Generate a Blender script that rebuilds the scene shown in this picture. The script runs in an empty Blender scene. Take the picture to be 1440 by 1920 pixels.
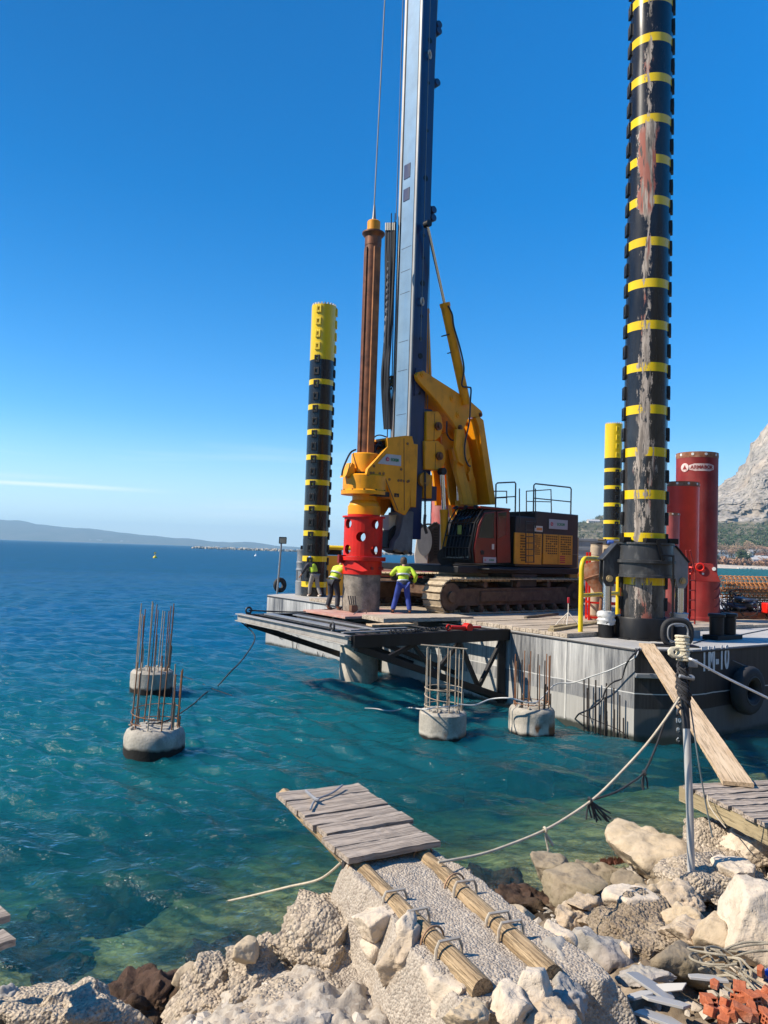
import bpy, math, random
import numpy as np
from mathutils import Vector, Matrix, noise as mn
random.seed(11)
RNG = np.random.default_rng(11)
R = math.radians
SC = bpy.context.scene
COL = SC.collection
V = Vector

# ------------------------------------------------------------------ camera
EYE = V((0.0, 0.0, 4.1)); FPX = 1442.0
PITCH, ROLL = R(2.956), R(1.87)
CF = V((0, math.cos(PITCH), math.sin(PITCH)))
_r0 = V((1, 0, 0)); _u0 = V((0, -math.sin(PITCH), math.cos(PITCH)))
CR = math.cos(ROLL) * _r0 + math.sin(ROLL) * _u0
CU = -math.sin(ROLL) * _r0 + math.cos(ROLL) * _u0
cam = bpy.data.cameras.new("camera"); camo = bpy.data.objects.new("camera", cam); COL.objects.link(camo)
cam.sensor_fit = 'VERTICAL'; cam.sensor_height = 36.0; cam.lens = 36.0 * FPX / 1920.0
cam.clip_start = 0.05; cam.clip_end = 60000
m = Matrix((CR, CU, -CF)).transposed().to_4x4(); m.translation = EYE
camo.matrix_world = m
SC.camera = camo

# ------------------------------------------------------------------ sun, sky, exposure
SUN_AZ, SUN_EL = R(189), R(42)
SUN_DIR = V((math.cos(SUN_AZ) * math.cos(SUN_EL), math.sin(SUN_AZ) * math.cos(SUN_EL), math.sin(SUN_EL)))
sl = bpy.data.lights.new("sun", 'SUN'); sl.energy = 5.0; sl.angle = R(0.5); sl.color = (1.0, 0.90, 0.76)
so = bpy.data.objects.new("sun", sl); COL.objects.link(so)
so.rotation_euler = (-SUN_DIR).to_track_quat('-Z', 'Y').to_euler(); so.location = (-30, 0, 40)
W = bpy.data.worlds.new("World"); SC.world = W; W.use_nodes = True
nt = W.node_tree; nt.nodes.clear()
wo = nt.nodes.new('ShaderNodeOutputWorld'); bg = nt.nodes.new('ShaderNodeBackground')
sky = nt.nodes.new('ShaderNodeTexSky'); sky.sky_type = 'NISHITA'; sky.sun_disc = False
sky.sun_elevation = SUN_EL; sky.sun_rotation = SUN_AZ - R(90)
sky.altitude = 0; sky.air_density = 1.0; sky.dust_density = 0.0; sky.ozone_density = 6.0
hs = nt.nodes.new('ShaderNodeHueSaturation'); hs.inputs['Saturation'].default_value = 1.34
nt.links.new(sky.outputs[0], hs.inputs['Color'])
# thin streaks of cirrus low over the horizon
tc = nt.nodes.new('ShaderNodeTexCoord'); mp = nt.nodes.new('ShaderNodeMapping')
mp.inputs['Scale'].default_value = (2.2, 2.2, 34.0); mp.inputs['Rotation'].default_value = (0, R(1.2), 0)
nz = nt.nodes.new('ShaderNodeTexNoise'); nz.inputs['Scale'].default_value = 1.5; nz.inputs['Detail'].default_value = 5
rp_ = nt.nodes.new('ShaderNodeMapRange'); rp_.inputs[1].default_value = 0.57; rp_.inputs[2].default_value = 0.80
sx = nt.nodes.new('ShaderNodeSeparateXYZ')
lo = nt.nodes.new('ShaderNodeMapRange'); lo.inputs[1].default_value = 0.16; lo.inputs[2].default_value = 0.05
mu = nt.nodes.new('ShaderNodeMath'); mu.operation = 'MULTIPLY'
mu2 = nt.nodes.new('ShaderNodeMath'); mu2.operation = 'MULTIPLY'; mu2.inputs[1].default_value = 0.45
mx = nt.nodes.new('ShaderNodeMixRGB'); mx.inputs[2].default_value = (5.2, 5.8, 6.3, 1)
nt.links.new(tc.outputs['Generated'], mp.inputs[0]); nt.links.new(mp.outputs[0], nz.inputs['Vector'])
nt.links.new(tc.outputs['Generated'], sx.inputs[0]); nt.links.new(sx.outputs[2], lo.inputs[0])
nt.links.new(nz.outputs['Fac'], rp_.inputs[0]); nt.links.new(rp_.outputs[0], mu.inputs[0]); nt.links.new(lo.outputs[0], mu.inputs[1])
nt.links.new(mu.outputs[0], mu2.inputs[0]); nt.links.new(mu2.outputs[0], mx.inputs[0]); nt.links.new(hs.outputs[0], mx.inputs[1])
# one long thin streak of cloud low in the south-west, and a small wisp
def streak(x0, x1, z0, th, amt, prev):
    a = nt.nodes.new('ShaderNodeMath'); a.operation = 'MULTIPLY_ADD'; nt.links.new(nz.outputs['Fac'], a.inputs[0]); a.inputs[1].default_value = th * 1.6; a.inputs[2].default_value = -z0 - th * .8
    b_ = nt.nodes.new('ShaderNodeMath'); b_.operation = 'ADD'; nt.links.new(sx.outputs[2], b_.inputs[0]); nt.links.new(a.outputs[0], b_.inputs[1])
    c_ = nt.nodes.new('ShaderNodeMath'); c_.operation = 'ABSOLUTE'; nt.links.new(b_.outputs[0], c_.inputs[0])
    f_ = nt.nodes.new('ShaderNodeMapRange'); f_.interpolation_type = 'SMOOTHSTEP'; f_.inputs[1].default_value = th; f_.inputs[2].default_value = 0; f_.inputs[4].default_value = amt; nt.links.new(c_.outputs[0], f_.inputs[0])
    g_ = nt.nodes.new('ShaderNodeMapRange'); g_.interpolation_type = 'SMOOTHSTEP'; g_.inputs[1].default_value = x1; g_.inputs[2].default_value = x0; nt.links.new(sx.outputs[0], g_.inputs[0])
    k_ = nt.nodes.new('ShaderNodeMath'); k_.operation = 'MULTIPLY'; nt.links.new(f_.outputs[0], k_.inputs[0]); nt.links.new(g_.outputs[0], k_.inputs[1])
    m_ = nt.nodes.new('ShaderNodeMixRGB'); m_.inputs[2].default_value = (5.6, 6.3, 6.9, 1); nt.links.new(k_.outputs[0], m_.inputs[0]); nt.links.new(prev, m_.inputs[1]); return m_.outputs[0]
mx_out = streak(-.40, -.24, .0665, .0045, .8, mx.outputs[0])
# the pale band of thick air just over the horizon
hz = nt.nodes.new('ShaderNodeMapRange'); hz.interpolation_type = 'SMOOTHSTEP'; hz.inputs[1].default_value = 0.17; hz.inputs[2].default_value = -0.02; hz.inputs[4].default_value = 0.8
mh = nt.nodes.new('ShaderNodeMixRGB'); mh.inputs[2].default_value = (3.5, 4.75, 5.9, 1)
nt.links.new(sx.outputs[2], hz.inputs[0]); nt.links.new(hz.outputs[0], mh.inputs[0]); nt.links.new(hs.outputs[0], mh.inputs[1]); nt.links.new(mh.outputs[0], mx.inputs[1])
# below the horizon there is only dim ground and water
dn = nt.nodes.new('ShaderNodeMapRange'); dn.inputs[1].default_value = -0.004; dn.inputs[2].default_value = -0.05; dn.inputs[4].default_value = 1.0
md = nt.nodes.new('ShaderNodeMixRGB'); md.inputs[2].default_value = (.28, .42, .50, 1)
nt.links.new(sx.outputs[2], dn.inputs[0]); nt.links.new(dn.outputs[0], md.inputs[0]); nt.links.new(mx_out, md.inputs[1])
nt.links.new(md.outputs[0], bg.inputs['Color']); bg.inputs['Strength'].default_value = 0.130
nt.links.new(bg.outputs[0], wo.inputs['Surface'])
SC.view_settings.view_transform = 'Standard'; SC.view_settings.look = 'None'
SC.view_settings.exposure = 0.58; SC.view_settings.gamma = 1.0
SC.render.engine = 'CYCLES'
SC.cycles.max_bounces = 8; SC.cycles.transparent_max_bounces = 12; SC.cycles.volume_bounces = 0
SC.cycles.use_denoising = True; SC.cycles.sample_clamp_direct = 2.5; SC.cycles.sample_clamp_indirect = 5.0
SC.cycles.caustics_reflective = False; SC.cycles.caustics_refractive = False

# ------------------------------------------------------------------ sight lines: a pixel of the photograph onto a real plane of the place
def ray(u, v):
    u, v = float(u), float(v); return CF + (u - 720) / FPX * CR - (v - 960) / FPX * CU
def onz(u, v, z=0.0):
    d = ray(u, v); return EYE + d * ((z - EYE.z) / d.z)
def ony(u, v, y):
    d = ray(u, v); return EYE + d * (y / d.y)
def onpl(u, v, p0, n):
    d = ray(u, v); return EYE + d * ((p0 - EYE).dot(n) / d.dot(n))
class Frame:
    def __init__(s, o, deg):
        s.o = V(o); t = R(deg)
        s.e1 = V((math.cos(t), math.sin(t), 0)); s.e2 = V((math.sin(t), -math.cos(t), 0))
    def p(s, a, b, z): return V((s.o.x, s.o.y, 0)) + s.e1 * a + s.e2 * b + V((0, 0, z))
    def inv(s, P): q = P - s.o; return q.dot(s.e1), q.dot(s.e2), P.z
    def rb(s, u, v, b):
        return s.inv(onpl(u, v, s.p(0, b, 0), s.e2))
    def ra(s, u, v, a):
        return s.inv(onpl(u, v, s.p(a, 0, 0), s.e1))
RG = Frame((-.645, 24.82, 0), 39)       # the drilling rig, its origin on the pile axis
BG = Frame((5.85, 17.75, 0), 34.7)        # the barge, its origin at the corner nearest the shore

# ------------------------------------------------------------------ mesh builder
ROOT = {}
class MB:
    def __init__(s): s.v = []; s.f = []; s.mi = []
    def add(s, vs, fs, mi=0):
        k = len(s.v); s.v += [V(p) for p in vs]
        for f in fs: s.f.append([i + k for i in f]); s.mi.append(mi)
        return s
    def box(s, c, size, X=V((1, 0, 0)), Y=V((0, 1, 0)), mi=0):
        c = V(c); Z = X.cross(Y); a, b, d = size[0] / 2, size[1] / 2, size[2] / 2
        vs = [c + X * (a * i) + Y * (b * j) + Z * (d * k) for i in (-1, 1) for j in (-1, 1) for k in (-1, 1)]
        return s.add(vs, [(0, 1, 3, 2), (4, 6, 7, 5), (0, 4, 5, 1), (2, 3, 7, 6), (0, 2, 6, 4), (1, 5, 7, 3)], mi)
    def fbox(s, F, a0, a1, b0, b1, z0, z1, mi=0):
        return s.box(F.p((a0 + a1) / 2, (b0 + b1) / 2, (z0 + z1) / 2), (a1 - a0, b1 - b0, z1 - z0), F.e1, -F.e2, mi)
    def bar(s, p0, p1, w, h, up=V((0, 0, 1)), mi=0):
        p0, p1 = V(p0), V(p1); X = (p1 - p0); L = X.length; X.normalize()
        Y = V(up).cross(X)
        if Y.length < 1e-4: Y = V((0, 1, 0)).cross(X)
        Y.normalize()
        return s.box((p0 + p1) / 2, (L, w, h), X, Y, mi)
    def ibeam(s, p0, p1, w, h, t=.03, up=V((0, 0, 1))):
        p0, p1 = V(p0), V(p1); X = (p1 - p0).normalized(); Y = V(up).cross(X).normalized(); Z = X.cross(Y)
        s.bar(p0 + Z * (h / 2 - t / 2), p1 + Z * (h / 2 - t / 2), w, t, up); s.bar(p0 - Z * (h / 2 - t / 2), p1 - Z * (h / 2 - t / 2), w, t, up)
        return s.bar(p0, p1, t, h - 2 * t, up)
    def tube(s, pts, r, n=8, closed=False, mi=0, rfun=None):
        pts = [V(p) for p in pts]; N = len(pts); k = len(s.v); prev = None
        for i, p in enumerate(pts):
            if closed: t = pts[(i + 1) % N] - pts[i - 1]
            else: t = pts[min(i + 1, N - 1)] - pts[max(i - 1, 0)]
            t.normalize()
            if prev is None: prev = V((0, 0, 1)) if abs(t.z) < .9 else V((1, 0, 0))
            a = (prev - t * prev.dot(t))
            if a.length < 1e-5: a = t.orthogonal()
            a.normalize(); prev = a; b = t.cross(a)
            rr = r[i] if isinstance(r, (list, tuple)) else r
            for j in range(n):
                q = 2 * math.pi * j / n; s.v.append(p + (a * math.cos(q) + b * math.sin(q)) * rr)
        for i in range(N if closed else N - 1):
            i2 = (i + 1) % N
            for j in range(n):
                j2 = (j + 1) % n; s.f.append([k + i * n + j, k + i * n + j2, k + i2 * n + j2, k + i2 * n + j]); s.mi.append(mi)
        if not closed:
            s.f.append([k + j for j in range(n)][::-1]); s.mi.append(mi)
            s.f.append([k + (N - 1) * n + j for j in range(n)]); s.mi.append(mi)
        return s
    def cyl(s, p0, p1, r0, r1=None, n=24, mi=0):
        return s.tube([p0, p1], [r0, r0 if r1 is None else r1], n, mi=mi)
    def lathe(s, base, prof, n=32, axis=V((0, 0, 1)), closed=False, mi=0):
        base = V(base); a = axis.orthogonal().normalized() if abs(axis.z) < .99 else V((1, 0, 0)); b = axis.cross(a); k = len(s.v); N = len(prof)
        for r, z in prof:
            for j in range(n):
                q = 2 * math.pi * j / n; s.v.append(base + axis * z + (a * math.cos(q) + b * math.sin(q)) * max(r, 1e-4))
        for i in range(N if closed else N - 1):
            i2 = (i + 1) % N
            for j in range(n):
                j2 = (j + 1) % n; s.f.append([k + i * n + j, k + i * n + j2, k + i2 * n + j2, k + i2 * n + j]); s.mi.append(mi)
        if not closed:
            s.f.append([k + j for j in range(n)][::-1]); s.mi.append(mi); s.f.append([k + (N - 1) * n + j for j in range(n)]); s.mi.append(mi)
        return s
    def prism(s, poly, ext, mi=0):
        n = len(poly); P = [V(p) for p in poly]; e = V(ext)
        nn = V((0, 0, 0))
        for i in range(n): nn += P[i].cross(P[(i + 1) % n])
        if nn.dot(e) < 0: P = P[::-1]
        return s.add(P + [p + e for p in P], [list(range(n))[::-1], [n + i for i in range(n)]] + [[i, (i + 1) % n, n + (i + 1) % n, n + i] for i in range(n)], mi)
    def rbprism(s, F, px, b, th):
        """outline seen in the photograph, laid on the rig plane b, thickness th away from the viewer"""
        poly = [F.p(*F.rb(u, v, b)[:1], b, F.rb(u, v, b)[2]) for u, v in px]
        return s.prism(poly, F.e2 * (-th))
    def ring(s, c, Rm, r, axis, n=32, m_=10, mi=0, sq=1.0):
        c = V(c); axis = V(axis).normalized(); a = axis.orthogonal().normalized(); b = axis.cross(a)
        pts = [c + (a * math.cos(2 * math.pi * i / n) + b * math.sin(2 * math.pi * i / n)) * Rm for i in range(n)]
        return s.tube(pts, r, m_, closed=True, mi=mi)
    def build(s, name, mat, parent=None, bev=0, smooth=True, loc=None):
        me = bpy.data.meshes.new(name)
        if parent is not None: L = ROOT[parent.name]
        elif loc is not None: L = V(loc)
        else:
            xs = [p.x for p in s.v]; ys = [p.y for p in s.v]; zs = [p.z for p in s.v]
            L = V(((min(xs) + max(xs)) / 2, (min(ys) + max(ys)) / 2, min(zs)))
        me.from_pydata([tuple(p - L) for p in s.v], [], s.f)
        for mm in (mat if isinstance(mat, (list, tuple)) else [mat]): me.materials.append(mm)
        if any(s.mi): me.polygons.foreach_set('material_index', s.mi)
        me.update()
        if smooth:
            me.polygons.foreach_set('use_smooth', [True] * len(me.polygons)); me.set_sharp_from_angle(angle=R(38))
        o = bpy.data.objects.new(name, me); COL.objects.link(o)
        if parent is not None: o.parent = parent
        else: o.location = L
        ROOT[o.name] = L
        if bev:
            bm_ = o.modifiers.new('edge', 'BEVEL'); bm_.width = bev; bm_.segments = 2; bm_.limit_method = 'ANGLE'; bm_.angle_limit = R(40)
        return o
def tag(o, label, cat, group=None):
    o['label'] = label; o['category'] = cat
    if group: o['group'] = group
    return o
def thing(name, label, cat, loc, group=None):
    o = bpy.data.objects.new(name, None); o.empty_display_size = .3; COL.objects.link(o); o.location = V(loc); ROOT[o.name] = V(loc)
    return tag(o, label, cat, group)
def structure(o): o['kind'] = 'structure'; return o
def copy_tree(o, loc, rotz=0, label=None, scale=1.0):
    c = o.copy(); COL.objects.link(c); c.location = loc; c.rotation_euler = (0, 0, rotz); c.scale = (scale,) * 3
    if label: c['label'] = label
    def kids(src, dst):
        for ch in [x for x in src.children]:
            d = ch.copy(); COL.objects.link(d); d.parent = dst; kids(ch, d)
    kids(o, c); return c
def frame_obj(name, me, mat, origin, X, up, parent=None):
    """object whose own x axis runs along X (grain of a plank, a line of writing)"""
    X = V(X).normalized(); Y = V(up).cross(X).normalized(); Z = X.cross(Y)
    if mat is not None and hasattr(me, 'materials'): me.materials.append(mat)
    o = bpy.data.objects.new(name, me); COL.objects.link(o)
    M4 = Matrix((X, Y, Z)).transposed().to_4x4(); M4.translation = V(origin)
    if parent is not None:
        o.parent = parent; o.matrix_basis = Matrix.Translation(-ROOT[parent.name]) @ M4
    else: o.matrix_basis = M4
    ROOT[o.name] = ROOT[parent.name] if parent is not None else V(origin)
    return o
def plank(name, p0, p1, w, th, mat, parent=None, up=V((0, 0, 1)), rag=.008, seed=0):
    p0, p1 = V(p0), V(p1); L = (p1 - p0).length; n = max(6, int(L / .07)); r = random.Random(seed)
    vs = []; fs = []
    for i in range(n + 1):
        x = -L / 2 + L * i / n
        wob = [r.uniform(-rag, rag) for _ in range(4)]
        if i in (0, n): x += r.uniform(-rag, rag) * 1.5
        vs += [(x, -w / 2 + wob[0], -th / 2 + wob[2] * .4), (x, w / 2 + wob[1], -th / 2 + wob[3] * .4), (x, w / 2 + wob[1], th / 2 + wob[2] * .5), (x, -w / 2 + wob[0], th / 2 + wob[3] * .5)]
    for i in range(n):
        k = i * 4
        for j in range(4): fs.append((k + j, k + (j + 1) % 4, k + 4 + (j + 1) % 4, k + 4 + j))
    fs += [(3, 2, 1, 0), (n * 4, n * 4 + 1, n * 4 + 2, n * 4 + 3)]
    me = bpy.data.meshes.new(name); me.from_pydata(vs, [], fs); me.update()
    import bmesh
    b = bmesh.new(); b.from_mesh(me); bmesh.ops.recalc_face_normals(b, faces=b.faces); b.to_mesh(me); b.free()
    return frame_obj(name, me, mat, (p0 + p1) / 2, p1 - p0, up, parent)
def text(name, body, origin, X, up, size, mat, parent=None, ext=.004, sx=1.0, align='CENTER', off=0.0, sp=1.0):
    cu = bpy.data.curves.new(name, 'FONT'); cu.body = body; cu.size = size; cu.extrude = ext; cu.align_x = align; cu.align_y = 'CENTER'; cu.offset = off; cu.space_character = sp
    tmp = bpy.data.objects.new(name, cu); COL.objects.link(tmp)
    me = bpy.data.meshes.new_from_object(tmp.evaluated_get(bpy.context.evaluated_depsgraph_get())); me.name = name
    bpy.data.objects.remove(tmp); bpy.data.curves.remove(cu); me.materials.clear(); me.materials.append(mat)
    X = V(X).normalized(); Y = V(up).normalized(); Z = X.cross(Y)
    o = bpy.data.objects.new(name, me); COL.objects.link(o)
    M4 = Matrix((X, Y, Z)).transposed().to_4x4() @ Matrix.Diagonal((sx, 1, 1, 1)); M4.translation = V(origin)
    if parent is not None: o.parent = parent; o.matrix_basis = Matrix.Translation(-ROOT[parent.name]) @ M4; ROOT[o.name] = ROOT[parent.name]
    else: o.matrix_basis = M4; ROOT[o.name] = V(origin)
    return o
def arc(c, r, a0, a1, X, Y, n=8): return [V(c) + X * (r * math.cos(a0 + (a1 - a0) * i / n)) + Y * (r * math.sin(a0 + (a1 - a0) * i / n)) for i in range(n + 1)]
def sag(p0, p1, drop, n=16):
    p0, p1 = V(p0), V(p1)
    return [p0.lerp(p1, i / n) - V((0, 0, drop * 4 * (i / n) * (1 - i / n))) for i in range(n + 1)]
def spline(pts, n=8):
    P = [V(p) for p in pts]; P = [P[0]] + P + [P[-1]]; out = []
    for i in range(1, len(P) - 2):
        for k in range(n):
            t = k / n; a, b, c, d = P[i - 1], P[i], P[i + 1], P[i + 2]
            out.append(.5 * ((2 * b) + (c - a) * t + (2 * a - 5 * b + 4 * c - d) * t * t + (3 * b - a - 3 * c + d) * t ** 3))
    out.append(P[-2]); return out

# ------------------------------------------------------------------ materials
class NT:
    def __init__(s, name):
        s.m = bpy.data.materials.new(name); s.m.use_nodes = True; s.t = s.m.node_tree; s.t.nodes.clear()
        s.out = s.n('OutputMaterial')
    def n(s, kind, **kw):
        x = s.t.nodes.new('ShaderNode' + kind)
        for k, v in kw.items(): setattr(x, k, v)
        return x
    def l(s, a, b): s.t.links.new(a, b)
    def coord(s, scale=(1, 1, 1), out='Object'):
        if not hasattr(s, '_tc'): s._tc = s.n('TexCoord')
        mp = s.n('Mapping'); mp.inputs['Scale'].default_value = scale; s.l(s._tc.outputs[out], mp.inputs[0]); return mp.outputs[0]
    def noise(s, scale, detail=4, sc=(1, 1, 1), rough=.55, dist=0, out='Object'):
        x = s.n('TexNoise'); x.inputs['Scale'].default_value = scale; x.inputs['Detail'].default_value = detail
        x.inputs['Roughness'].default_value = rough; x.inputs['Distortion'].default_value = dist; s.l(s.coord(sc, out), x.inputs['Vector']); return x.outputs['Fac']
    def rng(s, x, a, b, c=0., d=1., smooth=False):
        r = s.n('MapRange'); r.inputs[1].default_value = a; r.inputs[2].default_value = b; r.inputs[3].default_value = c; r.inputs[4].default_value = d
        if smooth: r.interpolation_type = 'SMOOTHSTEP'
        s.l(x, r.inputs[0]); return r.outputs[0]
    def math(s, op, a, b=None, c=None):
        x = s.n('Math', operation=op)
        for i, q in enumerate((a, b, c)):
            if q is None: continue
            if isinstance(q, (int, float)): x.inputs[i].default_value = q
            else: s.l(q, x.inputs[i])
        return x.outputs[0]
    def mix(s, f, a, b, mode='MIX'):
        x = s.n('MixRGB', blend_type=mode)
        for i, q in enumerate((f, a, b)):
            if isinstance(q, (int, float)): x.inputs[i].default_value = q if i == 0 else (q, q, q, 1)
            elif isinstance(q, (tuple, list)): x.inputs[i].default_value = (*q[:3], 1)
            else: s.l(q, x.inputs[i])
        return x.outputs[0]
    def xyz(s, out='Object'):
        x = s.n('SeparateXYZ'); s.l(s.coord((1, 1, 1), out), x.inputs[0]); return x.outputs
    def bump(s, h, strength, dist=.02, normal=None):
        b = s.n('Bump'); b.inputs['Strength'].default_value = strength; b.inputs['Distance'].default_value = dist; s.l(h, b.inputs['Height'])
        if normal is not None: s.l(normal, b.inputs['Normal'])
        return b.outputs[0]
    def bsdf(s, col, rough=.6, metal=0., normal=None, spec=.5, coat=0., trans=0.):
        p = s.n('BsdfPrincipled')
        for k, q in (('Base Color', col), ('Roughness', rough), ('Metallic', metal), ('Specular IOR Level', spec), ('Coat Weight', coat), ('Transmission Weight', trans)):
            if isinstance(q, (int, float)): p.inputs[k].default_value = q
            elif isinstance(q, (tuple, list)): p.inputs[k].default_value = (*q[:3], 1)
            else: s.l(q, p.inputs[k])
        if normal is not None: s.l(normal, p.inputs['Normal'])
        s.l(p.outputs[0], s.out.inputs['Surface']); s.p = p; return s.m
def paint(name, col, rough=.5, metal=0., var=.25, vs=2.0, dirt=None, damt=.5, ds=3.0, streak=1.0, bump=.0, bs=60, coat=0., lo=.45, hi=.7, spec=.5):
    """plain coat of paint or metal with uneven tone, grime and wear"""
    n = NT(name); a = n.noise(vs, 5); dark = tuple(c * (1 - var) for c in col); lite = tuple(min(1, c * (1 + var)) for c in col)
    c = n.mix(n.rng(a, .3, .7), dark, lite)
    rg = rough
    if dirt is not None:
        d = n.rng(n.noise(ds, 7, (1, 1, streak), .65), lo, hi, 0, damt)
        c = n.mix(d, c, dirt); rg = n.rng(d, 0, 1, rough, min(1, rough + .3))
    nm = None
    if bump: nm = n.bump(n.noise(bs, 4), bump, .01)
    return n.bsdf(c, rg, metal, nm, spec, coat)
# ================================================================== SETTING: sea, sea bed, shore
SHORE = [(-12, 5.2), (-5.2, 5.7), (-3.4, 6.1), (-2.5, 6.05), (-1.85, 6.3), (-1.45, 7.2), (-.55, 8.2), (.5, 8.5), (1.05, 8.2), (1.5, 8.6), (2.2, 9.7), (3.3, 10.5), (4.6, 11.4), (6.5, 12.2), (9, 14.5), (14, 20), (40, 34), (140, 120)]
def shore_signed(X, Y):
    """metres inland (+) or out to sea (-) of the water line, for arrays"""
    best = np.full(X.shape, 1e9)
    for (x0, y0), (x1, y1) in zip(SHORE, SHORE[1:]):
        dx, dy = x1 - x0, y1 - y0; t = np.clip(((X - x0) * dx + (Y - y0) * dy) / (dx * dx + dy * dy), 0, 1)
        best = np.minimum(best, np.hypot(X - x0 - t * dx, Y - y0 - t * dy))
    ys = np.interp(X, [p[0] for p in SHORE], [p[1] for p in SHORE])
    return np.where(Y < ys, best, -best)
def fbm(X, Y, sc, oct_=4, seed=0):
    r = np.random.default_rng(seed); out = np.zeros(X.shape); amp = 1.0; tot = 0
    for o in range(oct_):
        for _ in range(3):
            a = r.uniform(0, 2 * np.pi); k = sc * 2 ** o * r.uniform(.7, 1.3); ph = r.uniform(0, 6.28); ph2 = r.uniform(0, 6.28)
            out += amp * np.sin(k * (X * np.cos(a) + Y * np.sin(a)) + ph + 1.3 * np.sin(k * .6 * (Y * np.cos(a) - X * np.sin(a)) + ph2)) / 3
        tot += amp; amp *= .5
    return out / tot
def seabed_depth(X, Y):
    s = shore_signed(X, Y)
    d = np.where(s < 0, .12 + 3.0 * (1 - np.exp(s / 11)) + np.maximum(-s - 7, 0) * .12, 0)
    d = d + .16 * fbm(X, Y, 1.3, 4, 3) * (s < -.3)
    return np.maximum(d, 0.02), s
def grid_mesh(name, X, Y, Z, mat, attrs=None):
    nr, nc = X.shape; co = np.stack([X, Y, Z], -1).reshape(-1, 3).astype(np.float32)
    i = np.arange(nr * nc).reshape(nr, nc)
    q = np.stack([i[:-1, :-1], i[:-1, 1:], i[1:, 1:], i[1:, :-1]], -1).reshape(-1, 4)
    me = bpy.data.meshes.new(name); me.vertices.add(len(co)); me.vertices.foreach_set('co', co.ravel())
    me.loops.add(q.size); me.loops.foreach_set('vertex_index', q.ravel().astype(np.int32))
    me.polygons.add(len(q)); me.polygons.foreach_set('loop_start', np.arange(0, q.size, 4, dtype=np.int32)); me.polygons.foreach_set('loop_total', np.full(len(q), 4, np.int32))
    me.update(calc_edges=True); me.polygons.foreach_set('use_smooth', np.ones(len(q), bool))
    for k, a in (attrs or {}).items():
        at = me.attributes.new(k, 'FLOAT', 'POINT'); at.data.foreach_set('value', a.ravel().astype(np.float32))
    me.materials.append(mat); o = bpy.data.objects.new(name, me); COL.objects.link(o); ROOT[o.name] = V((0, 0, 0)); return o

# --- water: rows of the sheet spread with distance, wind waves as real relief, ripples as bump
def sea_material():
    n = NT('sea_water')
    at = n.n('Attribute', attribute_name='depth'); d = at.outputs['Fac']
    far = n.n('Attribute', attribute_name='far').outputs['Fac']
    def ex(k): return n.math('POWER', 2.71828, n.math('MULTIPLY', d, -k))
    cb = n.n('CombineXYZ')
    tr, tg, tb = ex(.62), ex(.40), ex(.52)
    for i, q in enumerate((tr, tg, tb)): n.l(q, cb.inputs[i])
    tp = n.n('BsdfTransparent'); n.l(cb.outputs[0], tp.inputs[0])
    inv = n.n('VectorMath', operation='SUBTRACT'); inv.inputs[0].default_value = (1, 1, 1); n.l(cb.outputs[0], inv.inputs[1])
    deep = n.mix(n.rng(far, 0, 1), (.005, .096, .094), (.002, .082, .185))
    deep = n.mix(n.rng(n.noise(.22, 3), .3, .7, 0, .45), deep, (.003, .072, .088))
    sc = n.mix(1.0, deep, inv.outputs[0], 'MULTIPLY')
    df = n.n('SubsurfaceScattering', falloff='BURLEY'); n.l(sc, df.inputs['Color']); df.inputs['Scale'].default_value = .9; df.inputs['Radius'].default_value = (.35, .9, 1.0)
    add = n.n('AddShader'); n.l(tp.outputs[0], add.inputs[0]); n.l(df.outputs[0], add.inputs[1])
    b1 = n.noise(2.6, 5, (1, 1.35, 1), .6, .4); b2 = n.noise(9, 3, (1, 1.6, 1), .5, .3)
    h = n.math('ADD', b1, n.math('MULTIPLY', b2, .30))
    nm = n.bump(h, .75, .12)
    fd = n.n('Attribute', attribute_name='dist').outputs['Fac']
    gl = n.n('BsdfGlossy'); n.l(n.rng(fd, 0, 1, .085, .40), gl.inputs['Roughness']); n.l(nm, gl.inputs['Normal'])
    fr = n.n('Fresnel'); fr.inputs['IOR'].default_value = 1.33; n.l(nm, fr.inputs['Normal'])
    ms = n.n('MixShader'); n.l(n.math('MINIMUM', fr.outputs[0], n.rng(fd, 0, 1, .75, .12)), ms.inputs[0]); n.l(add.outputs[0], ms.inputs[1]); n.l(gl.outputs[0], ms.inputs[2])
    n.l(ms.outputs[0], n.out.inputs['Surface']); return n.m
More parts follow.
